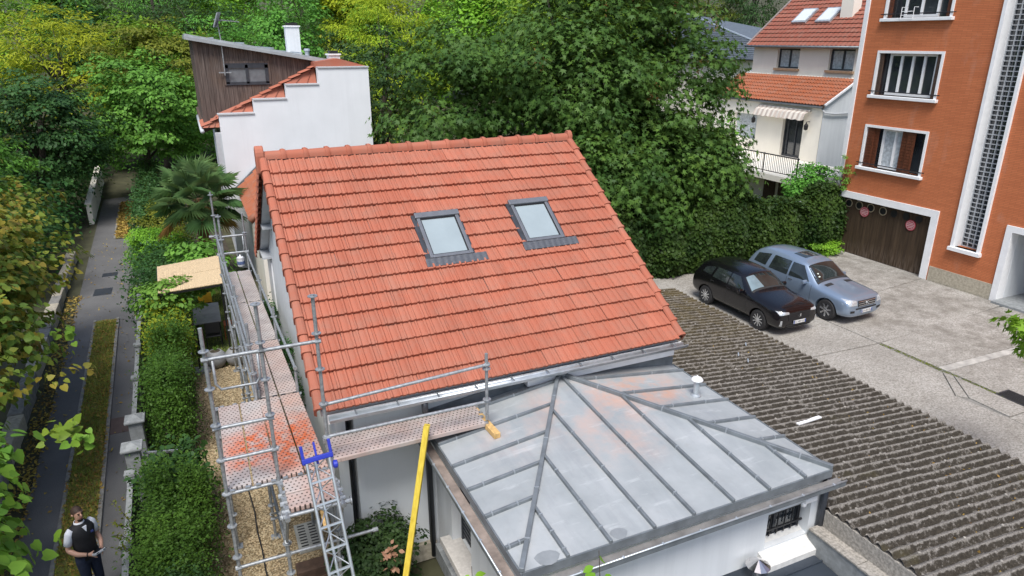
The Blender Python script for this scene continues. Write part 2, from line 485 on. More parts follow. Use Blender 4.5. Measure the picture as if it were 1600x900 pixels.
LF = {
 'maple': m_leaf('maple_leaf', [(0.022, 0.077, 0.020), (0.043, 0.125, 0.028), (0.069, 0.176, 0.035), (0.106, 0.220, 0.038)], .22),
 'dark': m_leaf('dark_leaf', [(0.021, 0.059, 0.022), (0.035, 0.095, 0.026), (0.059, 0.137, 0.035)], .2),
 'mid': m_leaf('mid_leaf', [(0.067, 0.179, 0.031), (0.120, 0.288, 0.044), (0.184, 0.382, 0.058)], .3),
 'bright': m_leaf('bright_leaf', [(0.107, 0.243, 0.024), (0.200, 0.400, 0.035), (0.304, 0.535, 0.048)], .35),
 'yellow': m_leaf('yellow_leaf', [(0.203, 0.317, 0.020), (0.365, 0.485, 0.028), (0.526, 0.590, 0.038)], .4),
 'autumn': m_leaf('autumn_leaf', [(0.054, 0.126, 0.026), (0.084, 0.174, 0.031), (0.114, 0.204, 0.034), (0.156, 0.228, 0.036), (0.228, 0.240, 0.036), (0.384, 0.264, 0.036), (0.204, 0.108, 0.036), (0.216, 0.288, 0.042)], .3),
 'linden': m_leaf('linden_leaf', [(0.049, 0.126, 0.020), (0.097, 0.202, 0.028), (0.162, 0.287, 0.035), (0.244, 0.354, 0.042)], .35),
 'olive': m_leaf('olive_leaf', [(0.073, 0.123, 0.019), (0.146, 0.199, 0.024), (0.237, 0.265, 0.031)], .3),
 'hedge': m_leaf('hedge_leaf', [(0.025, 0.079, 0.014), (0.048, 0.136, 0.019), (0.083, 0.194, 0.026)], .25),
 'hedge_y': m_leaf('gold_hedge_leaf', [(0.090, 0.171, 0.018), (0.224, 0.295, 0.025), (0.419, 0.466, 0.038)], .35),
 'ivy': m_leaf('ivy_leaf', [(0.010, 0.033, 0.009), (0.020, 0.053, 0.012), (0.035, 0.078, 0.016), (0.062, 0.109, 0.019)], .18),
 'palm': m_leaf('palm_leaf', [(0.058, 0.142, 0.050), (0.117, 0.234, 0.083), (0.195, 0.314, 0.116)], .2),
 'dead': m_leaf('dead_leaf', [(0.149, 0.077, 0.029), (0.298, 0.166, 0.054), (0.425, 0.276, 0.082), (0.340, 0.266, 0.054)], .1, .8),
 'grass': m_leaf('grass_blade', [(0.132, 0.224, 0.039), (0.263, 0.375, 0.055), (0.429, 0.446, 0.099)], .3),
 'rose': m_leaf('rose_leaf', [(0.013, 0.039, 0.013), (0.024, 0.061, 0.020), (0.050, 0.094, 0.028)], .2),
}

# ---------------------------------------------------------------- leaves as geometry
OVAL = (np.array([[0, 0, 0], [-.27, .28, .05], [-.30, .58, .06], [0, 1, 0], [.30, .58, .06], [.27, .28, .05]]), [(0, 3, 2, 1), (0, 5, 4, 3)])
KITE = (np.array([[0, 0, 0], [-.3, .45, .06], [0, 1, 0], [.3, .45, .06]]), [(0, 2, 1), (0, 3, 2)])
MAPLE = (np.array([[0, 0, 0], [-.16, .45, .03], [0, 1, -.05], [.16, .45, .03], [-.62, .62, -.04], [-.34, .28, .03], [.34, .28, .03], [.62, .62, -.04], [-.5, .1, 0], [.5, .1, 0]]),
         [(0, 3, 2, 1), (0, 1, 4, 5), (0, 6, 7, 3), (0, 5, 8), (0, 9, 6)])
HEART = (np.array([[0, 0.05, 0], [-.25, -.04, .03], [-.46, .2, .08], [-.36, .58, .05], [0, 1, -.06], [.36, .58, .05], [.46, .2, .08], [.25, -.04, .03]]), [(0, 4, 3, 2, 1), (0, 7, 6, 5, 4)])
BLADE = (np.array([[-.05, 0, 0], [.05, 0, 0], [.03, .6, .05], [0, 1, .12], [-.03, .6, .05]]), [(0, 1, 2, 3, 4)])
LONG = (np.array([[0, 0, 0], [-.13, .35, .03], [0, 1, -.05], [.13, .35, .03]]), [(0, 2, 1), (0, 3, 2)])

def leaf_mesh(name, pos, nor, tip, size, rnd, shape):
    sv, sf = shape
    n = len(pos)
    nor = nor / (np.linalg.norm(nor, axis=1, keepdims=True) + 1e-9)
    tip = tip - nor * np.sum(tip * nor, axis=1, keepdims=True)
    tip = tip / (np.linalg.norm(tip, axis=1, keepdims=True) + 1e-9)
    sd = np.cross(tip, nor)
    V = (pos[:, None, :] + size[:, None, None] * (sv[None, :, 0:1] * sd[:, None, :] + sv[None, :, 1:2] * tip[:, None, :] + sv[None, :, 2:3] * nor[:, None, :])).reshape(-1, 3)
    m = len(sv)
    ls, idx = [], []
    for f in sf: ls.append(len(f))
    flat = np.concatenate([np.array(f) for f in sf])
    I = (flat[None, :] + (np.arange(n) * m)[:, None]).reshape(-1).astype(np.int32)
    tot = np.tile(np.array(ls, dtype=np.int32), n)
    st = np.concatenate([[0], np.cumsum(tot)[:-1]]).astype(np.int32)
    me = bpy.data.meshes.new(name)
    me.vertices.add(len(V)); me.vertices.foreach_set('co', V.astype(np.float32).ravel())
    me.loops.add(len(I)); me.loops.foreach_set('vertex_index', I)
    me.polygons.add(len(tot)); me.polygons.foreach_set('loop_start', st); me.polygons.foreach_set('loop_total', tot)
    at = me.attributes.new('rnd', 'FLOAT', 'FACE')
    at.data.foreach_set('value', np.repeat(rnd, len(sf)).astype(np.float32))
    me.update(calc_edges=True)
    return me

def unit(rng, n):
    d = rng.normal(size=(n, 3)); return d / np.linalg.norm(d, axis=1, keepdims=True)

def crown_leaves(rng, centre, rad, nclump, per, cr, size, shell=.55, lump=.25, up=.5, flat=.6, droop=.35, cut=-.75):
    """clumps spread through the crown volume; each clump is a tuft of leaves with its upper side out"""
    centre = np.array(centre, float); rad = np.array(rad, float)
    d = unit(rng, nclump * 3); d = d[d[:, 2] > cut][:nclump]
    ph = rng.uniform(0, 6.28, 6)
    lum = 1 + lump * (np.sin(3 * d[:, 0] + ph[0]) * np.sin(3.3 * d[:, 1] + ph[1]) + .6 * np.sin(6 * d[:, 2] + ph[2] + 3 * d[:, 0]))
    r = (shell + (1 - shell) * rng.random(len(d)) ** .7) * lum
    cc = d * r[:, None] * rad
    k = len(cc)
    ld = unit(rng, k * per)
    ld[:, 2] = np.where(ld[:, 2] < -.2, -ld[:, 2] * .6, ld[:, 2])
    crr = np.repeat(cr * rng.uniform(.6, 1.35, k), per)
    cen = np.repeat(cc, per, 0)
    offs = ld * (crr * (.35 + .65 * rng.random(k * per) ** .5))[:, None]
    offs[:, 2] *= flat
    p = cen + offs
    outd = p / rad; outd /= (np.linalg.norm(outd, axis=1, keepdims=True) + 1e-9)
    nor = .5 * ld + .45 * outd + np.array([0, 0, up]) + rng.normal(size=p.shape) * .32
    tip = outd + .8 * ld + rng.normal(size=p.shape) * .5; tip[:, 2] -= droop
    sz = size * rng.uniform(.65, 1.25, k * per)
    rn = np.clip(np.repeat(rng.random(k), per) * .55 + rng.random(k * per) * .5 - .03, 0, 1)
    return p + centre, nor, tip, sz, rn, cc + centre

def cat_leaves(lst):
    return [np.concatenate([l[i] for l in lst]) for i in range(5)]

def limbs(mb, base, top, targets, r0, rng, k=10):
    base, top = Vector(base), Vector(top)
    mid = base.lerp(top, .5) + Vector((rng.normal() * .12, rng.normal() * .12, 0))
    mb.tube([base, base.lerp(mid, .5), mid, top], [r0 * 1.25, r0, r0 * .85, r0 * .45], 9)
    for i in range(min(k, len(targets))):
        t = Vector(targets[i]); s_ = base.lerp(top, rng.uniform(.35, .95))
        m = s_.lerp(t, .5) + Vector((0, 0, (t - s_).length * .08))
        mb.tube([s_, m, t], [r0 * .38, r0 * .22, r0 * .07], 6)
    return mb

def tree(name, base, centre, rad, leafkind, label, cat, seed, nclump=140, per=60, cr=.8, size=.16, shape=KITE, r0=.16, group=None, extra=None, barkm=None, nlimb=12, **kw):
    rng = np.random.default_rng(seed)
    t = thing(name, base, label, cat, group)
    L = crown_leaves(rng, centre, rad, nclump, per, cr, size, **kw)
    arr = list(L[:5])
    if extra: arr = cat_leaves([arr, extra(rng)])
    b = np.array(base, float)
    me = leaf_mesh('crown', arr[0] - b, arr[1], arr[2], arr[3], arr[4], shape)
    link('crown', me, LF[leafkind], t)
    mb = limbs(MB(), base, (centre[0], centre[1], centre[2] + rad[2] * .35), L[5], r0, rng, nlimb)
    mb.build('trunk', barkm or M['bark'], t, smooth=True)
    return t
# ================================================================ the setting: ground, lane, garden, yard
def hill(x, y):
    d = max(0.0, math.hypot(x - 20, y) - 62)
    return -0.03 + min(40, d * .10)
mb = MB()
nx = 60
def gf(u, v):
    x = -1400 * (1 - u) ** 3 + 1400 * u ** 3 + (u - .5) * 160 + 10
    y = -60 + 130 * v + 1300 * v ** 5
    return (x, y, hill(x, y))
mb.grid(gf, nx, 60)
struct(mb, 'ground', M['ground'], smooth=True)

def LX(o, y): return o - .036 * (y - 12)
mb = MB()
mb.grid(lambda u, v: (LX(-3.68 + 1.86 * u, 2 + 52 * v), 2 + 52 * v, 0.0), 2, 26)
lane = struct(mb, 'lane', M['asphalt'])
# covers and patches let into the lane
for i, (u, v, w, h) in enumerate([(172, 429, .5, .45), (161, 456, .55, .75), (188, 664, .42, .75), (213, 421, .3, .6), (200, 307, .5, .4), (186, 286, .45, .8)]):
    p = onZ(u, v, 0)
    MB().box((p.x - w / 2, p.y - h / 2, .001), (p.x + w / 2, p.y + h / 2, .006)).build('manhole_cover' if i != 2 else 'brick_patch', M['dark_metal'] if i != 2 else M['brown_patch'] if 'brown_patch' in M else simple('brown_patch', (.085, .06, .055), .85), lane)

rngk = random.Random(3)
def strip(y0, y1, xo0, xo1, label):
    mb = MB()
    n_ = int((y1 - y0) * 3)
    mb.grid(lambda u, v: (LX(xo0 + (xo1 - xo0) * u, y0 + (y1 - y0) * v), y0 + (y1 - y0) * v, .035 + .02 * math.sin(9 * u + 7 * v) * math.sin(23 * v)), 4, n_)
    o = struct(mb, 'planting_strip', M['verge_ground'], label)
    for side in (xo0, xo1):
        y = y0
        while y < y1:
            L_ = min(1.0, y1 - y); g = .012
            z = .06 + rngk.uniform(-.012, .012)
            w = .035
            MB().hexa([(LX(side - w, y + g), y + g, -.02), (LX(side + w, y + g), y + g, -.02), (LX(side + w, y + L_ - g), y + L_ - g, -.02), (LX(side - w, y + L_ - g), y + L_ - g, -.02),
                       (LX(side - w, y + g), y + g, z), (LX(side + w, y + g), y + g, z), (LX(side + w, y + L_ - g), y + L_ - g, z), (LX(side - w, y + L_ - g), y + L_ - g, z)]).build('kerb_stone', M['kerb'], o)
            y += L_
    return o
strip1 = strip(7.0, 23.2, -3.06, -2.44, 'long grassy planting strip down the middle of the lane')
strip2 = strip(33.6, 41.5, -2.85, -2.18, 'brown leaf covered planting strip farther up the lane')

# garden floor: soil, lawn and gravel
mb = MB(); mb.grid(lambda u, v: (LX(-1.82, 2 + 50 * v) + 3.25 * u + .0, 2 + 50 * v, .004), 1, 20)
struct(mb, 'garden_soil', M['soil'])
mb = MB(); mb.add([(-.95, 18.3, .03), (.95, 18.3, .03), (1.1, 27, .03), (-1.6, 27, .03)], [(0, 1, 2, 3)])
lawn = struct(mb, 'lawn', M['lawn'])
mb = MB(); mb.grid(lambda u, v: (-.82 + .06 * math.sin(v * 9) + u * (2.05 + .82) , 3 + 15.4 * v, .02 + .008 * math.sin(40 * v + 9 * u)), 4, 60)
gravel = struct(mb, 'gravel_bed', M['gravel'])
rng = np.random.default_rng(5)
n_ = 9000
gp = np.stack([rng.uniform(-.8, 1.25, n_), rng.uniform(6.6, 18.3, n_), np.full(n_, .03)], 1)
me = leaf_mesh('gravel_stones', gp, rng.normal(size=(n_, 3)) * .35 + [0, 0, 1], rng.normal(size=(n_, 3)), rng.uniform(.02, .045, n_), rng.random(n_),
               (np.array([[-.5, -.4, -.2], [.5, -.45, -.2], [.55, .4, -.2], [-.45, .5, -.2], [0, 0, .35]]), [(0, 1, 4), (1, 2, 4), (2, 3, 4), (3, 0, 4)]))
o = link('gravel_stones', me, M['gravel_stone']); props(o, 'loose ochre gravel spread between hedge and house', 'gravel', kind='stuff')
# slate edging between hedge and gravel
t = thing('garden_edging', (-.86, 8, 0), 'dark edging strip between the hedge and the gravel', 'edging')
yy = 7.0
while yy < 18.0:
    MB().bar((-.87 + .05 * math.sin(yy), yy, .06), (-.87 + .05 * math.sin(yy + .98), yy + .97, .06), .035, .16).build('edging_board', M['wood_dark'], t)
    yy += 1.0

# yard: cast concrete slabs with open joints
mb = MB(); mb.box((7, -12, -.012), (40, 20.5, 0.0))
yardb = struct(mb, 'yard', M['kerb'])
def slab(poly, mat, z=.03):
    return MB().prism([(x, y, .0) for x, y in poly], (0, 0, z)).build('concrete_slab', mat, yardb, bevel=.006)
slab([(11.5, 12.3), (16.98, 12.05), (16.98, 19.9), (11.5, 19.9)], M['yard'])
slab([(17.02, 12.06), (19.1, 12.15), (22.6, 12.4), (23.38, 12.5), (23.38, 15.36), (19.2, 14.85), (17.02, 14.7)], M['yard'], .031)
slab([(17.02, 14.72), (19.2, 14.87), (23.38, 15.39), (24.4, 15.4), (24.4, 19.9), (17.02, 19.9)], M['yard'], .033)
slab([(17.1, 10.33), (20.4, 10.26), (26, 10.2), (26, 12.3), (22.6, 12.38), (17.1, 12.03)], M['yard'], .029)
slab([(17.1, 10.06), (20.4, 10.0), (26, 9.9), (26, 10.18), (20.4, 10.24), (17.1, 10.31)], M['yard_light'], .032)
slab([(17.1, 2), (26, 2), (26, 9.88), (17.1, 10.04)], M['yard'], .03)
slab([(11.5, -6), (16.1, -6), (16.1, 7.9), (16.0, 9.1), (16.9, 10.06), (16.94, 12.0), (11.5, 12.27)], M['yard'], .031)
slab([(16.02, 9.08), (16.2, 8.9), (17.0, 9.85), (16.93, 10.05)], M['yard'], .031)
slab([(16.22, 8.88), (16.2, 7.92), (16.96, 7.92), (17.0, 9.8)], M['yard'], .029)
slab([(16.12, -6), (16.99, -6), (16.98, 7.88), (16.12, 7.88)], M['yard'], .03)
# mossy drain slot and its grate
rng = np.random.default_rng(8); n_ = 1500
gy = rng.uniform(6.5, 12.0, n_)
pp = np.stack([17.03 + rng.normal(size=n_) * .035, gy, np.full(n_, .012)], 1)
me = leaf_mesh('drain_moss', pp, rng.normal(size=(n_, 3)) * .5 + [0, 0, .4], rng.normal(size=(n_, 3)) + [0, 0, 1.2], rng.uniform(.015, .045, n_), rng.random(n_), KITE)
o = link('drain_moss', me, LF['olive']); props(o, 'green moss growing along the straight drain slot', 'moss', kind='stuff')
t = thing('drain_grate', (17.2, 8.4, .03), 'square dark iron grate at the end of the mossy drain', 'drain grate')
MB().box((16.98, 8.05, .02), (17.5, 8.75, .035)).build('frame', M['dark_metal'], t)
for i in range(7): MB().box((17.02 + .065 * i, 8.1, .035), (17.055 + .065 * i, 8.7, .047)).build('bar', M['rubber'], t)

# ================================================================ main house with the red tiled roof
RY, RZ, EY, EZ = 13.3, 6.18, 8.95, 3.17
SL = math.hypot(RY - EY, RZ - EZ)
SD = Vector((0, (EY - RY) / SL, (EZ - RZ) / SL))
NF = Vector((0, SD.z, -SD.y)) if SD.y > 0 else Vector((0, SD.z, -SD.y))
TH = math.atan2(-NF.y, NF.z)
def RP(x, s, h=0.0, back=False):
    p = Vector((x, RY, RZ)) + SD * s + NF * h
    if back: p.y = 2 * RY - p.y
    return p
house = thing('red_roof_house', (4.3, 13.3, 0), 'white house with a large red clay tiled roof and two skylights', 'house')
GX0, GX1 = 1.32, 7.22
mb = MB()
mb.prism([(1.6, 9.15, 0), (1.6, 17.45, 0), (1.6, 17.45, 3.15), (1.6, RY, 6.02), (1.6, 9.15, 3.15)], (GX1 - 1.6, 0, 0))
mb.prism([(GX0, 9.75, 0), (GX0, 17.4, 0), (GX0, 17.4, 3.1), (GX0, RY, 5.99), (GX0, 9.75, 3.5)], (1.6 - GX0 - .002, 0, 0))
mb.build('wall', M['white_render'], house)
MB().box((GX0 + .01, 9.16, 0), (GX0 + .16, 9.75, 3.05)).build('corner_pilaster', M['grey_render'], house)
MB().tube([(1.5, 9.3, 0.1), (1.5, 9.3, 3.0)], .045, 10).build('downpipe', M['black'], house, smooth=True)
MB().box((1.6, 9.06, 0), (2.78, 9.148, .32)).build('plinth', M['stone_plinth'], house)
# concrete ledges on the gable
g1 = onX(427, 347, 1.3)
for zz, y0, y1 in ((4.36, 15.35, 15.95), (3.42, 16.3, 17.1)):
    MB().box((1.12, y0, zz - .05), (GX0 + .01, y1, zz)).build('gable_ledge', M['grey_paint'], house)
MB().box((1.29, 16.4, 2.0), (GX0 + .003, 17.3, 3.25)).build('gable_panel', M['white_paint'], house)
# roof deck under the tiles
roof = MB().hexa([RP(1.14, .02, -.16), RP(7.40, .02, -.16), RP(7.40, SL - .04, -.16), RP(1.14, SL - .04, -.16),
                  RP(1.14, .02, -.045), RP(7.40, .02, -.045), RP(7.40, SL - .04, -.045), RP(1.14, SL - .04, -.045)])
roof.hexa([RP(1.14, .021, -.16, True), RP(7.40, .021, -.16, True), RP(7.40, SL - .04, -.16, True), RP(1.14, SL - .04, -.16, True),
           RP(1.14, .021, -.045, True), RP(7.40, .021, -.045, True), RP(7.40, SL - .04, -.045, True), RP(1.14, SL - .04, -.045, True)])
roof = roof.build('roof', M['grey_paint'], house)
# tile: flat pan, roll and side rib, lower end proud of the course below
TW, TG = .2362, .3196
prof = [(0, .004), (.010, .016), (.030, .018), (.040, .003), (.046, -.006), (.052, .002), (.085, .007), (.122, .003), (.128, -.007), (.134, .002), (.146, .019), (.172, .021), (.184, .004), (.190, -.006), (.196, .002), (.2362, .003)]
prof = [(x, z * (1.05 if z > 0 else .4)) for x, z in prof]
mb = MB()
Lt = TG + .05
def tz(z, y): return z + .058 * (1 - y / Lt)
n_ = len(prof)
vs = [(x, 0, tz(z, 0) - .046) for x, z in prof] + [(x, 0.0, tz(z, 0) - .004) for x, z in prof] + [(x, .006, tz(z, 0)) for x, z in prof] + [(x, Lt, tz(z, Lt)) for x, z in prof]
fs = []
for r_ in range(3):
    for i in range(n_ - 1):
        fs.append((r_ * n_ + i, r_ * n_ + i + 1, (r_ + 1) * n_ + i + 1, (r_ + 1) * n_ + i))
mb.add(vs, fs)
tile_me = mb.mesh('roof_tile'); tile_me.materials.append(M['tile'])
SKY = [(3.46, 4.25, 1.85, 2.85), (5.34, 6.12, 1.76, 2.76)]
rt = random.Random(11)
rest = MB(); ntile = 0
for row in range(15, -1, -1):
    for cI in range(26):
        x = 1.19 + cI * TW
        s_ = .496 + row * TG
        if any(a0 + .03 < x + TW / 2 < a1 - .03 and b0 + .02 < s_ - TG / 2 < b1 + .02 for a0, a1, b0, b1 in SKY): continue
        jx, jh, jr = rt.uniform(-.003, .003), rt.uniform(-.004, .007), rt.uniform(-.012, .012)
        if ntile < 300:
            o = link('roof_tile', tile_me, None, roof, RP(x + jx, s_, jh), (TH, 0, jr)); ntile += 1
        else:
            rest.add([RP(x + jx + v[0], s_ - v[1], v[2] + jh) for v in vs], fs)
for row in range(16):
    for cI in range(26):
        x = 1.19 + cI * TW; s_ = .496 + row * TG
        rest.add([RP(x + v[0], s_ - v[1], v[2], True) for v in vs], [f[::-1] for f in fs])
o = rest.build('upper_roof_tiles', M['tile'], roof, fix=False); o['kind'] = 'stuff'
# verge tiles along the gables, ridge tiles along the top
vp = [(-.02, -.13), (-.03, .02), (-.015, .052), (.012, .066), (.05, .068), (.085, .056), (.105, .03), (.105, .0)]
def verge(xe, sgn, row, back):
    s1 = .45 + row * TG; s0 = s1 - TG - .03
    mb = MB()
    P_ = []
    for s_, e_, g in ((s0, 0, 0), (s1 - .05, .012, 0), (s1 - .05, .022, 0), (s1, .024, 0), (s1, -.02, 0)):
        P_.append([RP(xe + sgn * (px - (e_ if px < .05 else -e_ * .3)), s_, pz + e_, back) for px, pz in vp])
    m = len(vp)
    mb.add([q for r_ in P_ for q in r_], [(i * m + j, i * m + j + 1, (i + 1) * m + j + 1, (i + 1) * m + j) for i in range(4) for j in range(m - 1)])
    mb.build('verge_tile', M['tile'], roof)
for row in range(16):
    verge(1.085, 1, row, False); verge(7.445, -1, row, False); verge(1.085, 1, row, True)
nr = 16; lr = 6.32 / nr
for i in range(nr):
    x0 = 1.12 + i * lr
    mb = MB(); ring = []
    sec = [(0, .105, 0), (lr - .07, .112, 0), (lr - .07, .135, 0), (lr - .02, .140, 0), (lr + .02, .118, 0)]
    m = 10
    for xx, rr_, _ in sec:
        ring.append([(x0 + xx, RY - math.cos(math.pi * j / m) * rr_, RZ - .02 + math.sin(math.pi * j / m) * rr_ * 1.0 - (.03 if j in (0, m) else 0)) for j in range(m + 1)])
    mb.add([q for r_ in ring for q in r_], [(a_ * (m + 1) + j, a_ * (m + 1) + j + 1, (a_ + 1) * (m + 1) + j + 1, (a_ + 1) * (m + 1) + j) for a_ in range(len(sec) - 1) for j in range(m)])
    mb.build('ridge_tile', M['tile'], roof, smooth=True, auto=50)
mb = MB()
mb.prism([(1.0, RY + math.cos(t_) * .13, RZ + .02 + math.sin(t_) * .17) for t_ in [math.pi * j / 8 for j in range(9)]] + [(1.0, RY - .1, RZ - .3), (1.0, RY + .1, RZ - .3)], (.15, 0, 0))
mb.build('ridge_end_tile', M['tile'], roof, bevel=.02)
mb = MB(); mb.prism([(7.38, RY + math.cos(t_) * .12, RZ + math.sin(t_) * .15) for t_ in [math.pi * j / 8 for j in range(9)]], (.09, 0, 0))
mb.build('ridge_end_tile', M['tile'], roof, bevel=.01)

def rbox(x0, x1, s0, s1, h0, h1):
    return [RP(x0, s1, h0), RP(x1, s1, h0), RP(x1, s0, h0), RP(x0, s0, h0), RP(x0, s1, h1), RP(x1, s1, h1), RP(x1, s0, h1), RP(x0, s0, h1)]
M['velux'] = simple('grey_window_metal', (.17, .18, .20), .4, .4, var=.1)
for i, (x0, x1, s0, s1) in enumerate(SKY):
    t = .062
    mb = MB()
    mb.hexa(rbox(x0, x0 + t, s0 + .02, s1, .0, .10)); mb.hexa(rbox(x1 - t, x1, s0 + .02, s1, .0, .10))
    mb.hexa(rbox(x0 + t, x1 - t, s1 - t, s1, .0, .095))
    fr = mb.build('skylight', M['velux'], roof, bevel=.006)
    MB().hexa(rbox(x0 - .025, x1 + .025, s0 - .03, s0 + .09, .0, .125)).build('hood', M['velux'], fr, bevel=.012)
    MB().hexa(rbox(x0 + t, x1 - t, s0 + .06, s1 - t, .03, .068)).build('pane', M['blind_glass'], fr)
    mb = MB(); q = .012
    for a_, b_, c_, d_ in ((x0 + t, x0 + t + .02, s0 + .09, s1 - t), (x1 - t - .02, x1 - t, s0 + .09, s1 - t), (x0 + t + .021, x1 - t - .021, s1 - t - .02, s1 - t), (x0 + t + .021, x1 - t - .021, s0 + .09, s0 + .115)):
        mb.hexa(rbox(a_, b_, c_, d_, .068, .078))
    mb.build('seal', M['black'], fr)
    MB().hexa(rbox(x0 - .075, x0 - .001, s0 - .02, s1 + .02, .0, .062)).build('side_flashing', M['dark_metal'], fr)
    MB().hexa(rbox(x1 + .001, x1 + .04, s0 - .02, s1 + .02, .0, .062)).build('side_flashing', M['dark_metal'], fr)
    mb = MB()
    ax0, ax1 = x0 - .10, x1 + .24
    mb.grid(lambda u, v: RP(ax0 + (ax1 - ax0) * u, s1 + .0 + .17 * v, .078 - .012 * v + .003 * math.sin(u * (ax1 - ax0) / TW * 2 * math.pi * 2)), 72, 3)
    mb.build('apron_flashing', simple('lead_apron', (.075, .082, .097), .6, .1, var=.2, scale=30) if i == 0 else bpy.data.materials['lead_apron'], fr, smooth=True)
# eave: gutter, fascia, downpipe elbow
mb = MB(); m = 8; gx = [1.22, 7.44]
rings = []
for x in gx:
    rings.append([(x, EY - .075 - .075 * math.cos(math.pi * j / m), EZ - .055 - .075 * math.sin(math.pi * j / m)) for j in range(m + 1)])
mb.add(rings[0] + rings[1], [(j, j + 1, m + 2 + j, m + 1 + j) for j in range(m)])
g = mb.build('gutter', M['zinc_light'], house, smooth=True)
md = g.modifiers.new('solid', 'SOLIDIFY'); md.thickness = .006
MB().tube([(1.22, EY - .152, EZ - .05), (7.44, EY - .152, EZ - .05)], .013, 8).build('gutter_bead', M['zinc_light'], house, smooth=True)
MB().box((1.22, EY + .02, EZ - .20), (7.42, EY + .045, EZ - .06)).build('fascia', M['white_paint'], house)
MB().box((4.4, 9.0, 2.86), (7.3, 9.145, 3.0)).build('soffit', M['white_paint'], house)
MB().tube([(2.62, 8.86, 3.06), (2.62, 8.86, 2.95), (2.70, 9.08, 2.72), (2.72, 9.08, .05)], .05, 10).build('downpipe', M['dark_metal'], house, smooth=True)
for i in range(10):
    x = 1.6 + i * .62
    MB().bar((x, EY - .155, EZ - .045), (x, EY + .01, EZ - .03), .02, .008).build('gutter_bracket', M['zinc_dark'], house)
# ================================================================ annex with the zinc hip roof
ann = thing('zinc_roof_annex', (5.0, 7.4, 0), 'low white annex with a grey zinc hip roof of raised seams', 'annex')
X0, X1, Y0, Y1, ZE, ZA, XA = 2.66, 7.38, 5.55, 9.12, 2.60, 2.90, 5.02
def zf(y): return ZE + (ZA - ZE) * (y - Y0) / (Y1 - Y0)
def zl(x): return ZE + (ZA - ZE) * (x - X0) / (XA - X0)
def zr(x): return ZE + (ZA - ZE) * (X1 - x) / (X1 - XA)
def hipy(x): return Y0 + (Y1 - Y0) * ((x - X0) / (XA - X0) if x < XA else (X1 - x) / (X1 - XA))
def hipxl(y): return X0 + (XA - X0) * (y - Y0) / (Y1 - Y0)
def hipxr(y): return X1 - (X1 - XA) * (y - Y0) / (Y1 - Y0)
fx = sorted(onY(u, v, Y0).x for u, v in [(887, 872), (954, 850), (1022, 829), (1084, 805), (1145, 786), (1201, 768), (1257, 750)])
ly = sorted(onX(u, v, X0).y for u, v in [(686.6, 703.5), (709, 737), (733, 775), (760, 820), (792, 868)])
ly += [ly[-1] + (ly[-1] - ly[-2]) * .95]; ly = [y for y in ly if Y0 + .2 < y < Y1 - .15]
ry = sorted(onX(u, v, X1).y for u, v in [(1066, 579), (1101, 602), (1136, 626), (1178, 654), (1224, 683)])
ry = [y for y in ry if Y0 + .2 < y < Y1 - .12]
zr_ = MB().add([(X0 + .02, Y0 + .02, ZE - .03), (X1 - .02, Y0 + .02, ZE - .03), (X1 - .02, Y1 - .01, ZE - .03), (X0 + .02, Y1 - .01, ZE - .03), (XA, Y1 - .011, ZA - .03)],
               [(0, 1, 4), (1, 2, 4), (3, 0, 4), (0, 3, 2, 1), (2, 3, 4)]).build('roof', M['zinc_dark'], ann)
g = .004; rz = random.Random(4)
def panel(poly):
    d = rz.uniform(0, .004)
    MB().prism([(x, y, z - .022 + d) for x, y, z in poly], (0, 0, .022)).build('zinc_sheet', M['zinc'], zr_)
xs = [X0] + fx + [X1]
for a_, b_ in zip(xs[:-1], xs[1:]):
    a_ += g; b_ -= g
    pl = [(a_, Y0, ZE), (b_, Y0, ZE)]
    if hipy(b_) > Y0 + .01: pl.append((b_, hipy(b_), zf(hipy(b_))))
    if a_ < XA < b_: pl.append((XA, Y1 - .002, ZA))
    if hipy(a_) > Y0 + .01: pl.append((a_, hipy(a_), zf(hipy(a_))))
    panel(pl)
ys = [Y0] + ly + [Y1]
for a_, b_ in zip(ys[:-1], ys[1:]):
    a_ += g; b_ -= g
    pl = [(X0, b_, ZE), (X0, a_, ZE)]
    if hipxl(a_) > X0 + .01: pl.append((hipxl(a_), a_, zl(hipxl(a_))))
    pl.append((hipxl(b_), b_, zl(hipxl(b_)))); panel(pl)
ys = [Y0] + ry + [Y1]
for a_, b_ in zip(ys[:-1], ys[1:]):
    a_ += g; b_ -= g
    pl = [(X1, a_, ZE), (X1, b_, ZE), (hipxr(b_), b_, zr(hipxr(b_)))]
    if hipxr(a_) < X1 - .01: pl.append((hipxr(a_), a_, zr(hipxr(a_))))
    panel(pl)
M['clip'] = simple('zinc_clip', (.34, .37, .39), .4, .4, var=.1)
def seam(p, q, w=.042, h=.05, nm='seam', clips=2):
    p, q = Vector(p), Vector(q)
    o = MB().bar(p + Vector((0, 0, h / 2 - .004)), q + Vector((0, 0, h / 2 - .004)), w, h).build(nm, M['zinc_dark'], zr_, bevel=.008)
    d = q - p
    for i in range(clips):
        c_ = p + d * ((i + .35 + rz.uniform(-.1, .1)) / clips) + Vector((0, 0, h / 2))
        MB().bar(c_ - d.normalized() * .009, c_ + d.normalized() * .009, w + .008, h + .006).build('clip', M['clip'], o)
for x in fx: seam((x, Y0 - .02, ZE), (x, hipy(x) - .02, zf(hipy(x) - .02)), clips=3)
for y in ly: seam((X0 - .02, y, ZE), (hipxl(y) - .02, y, zl(hipxl(y) - .02)))
for y in ry: seam((hipxr(y) + .02, y, zr(hipxr(y) + .02)), (X1 + .02, y, ZE))
seam((X0 - .01, Y0 - .01, ZE + .004), (XA, Y1 - .01, ZA + .006), .06, .065, 'hip_cap', 4)
seam((X1 + .01, Y0 - .01, ZE + .004), (XA, Y1 - .01, ZA + .006), .06, .065, 'hip_cap', 4)
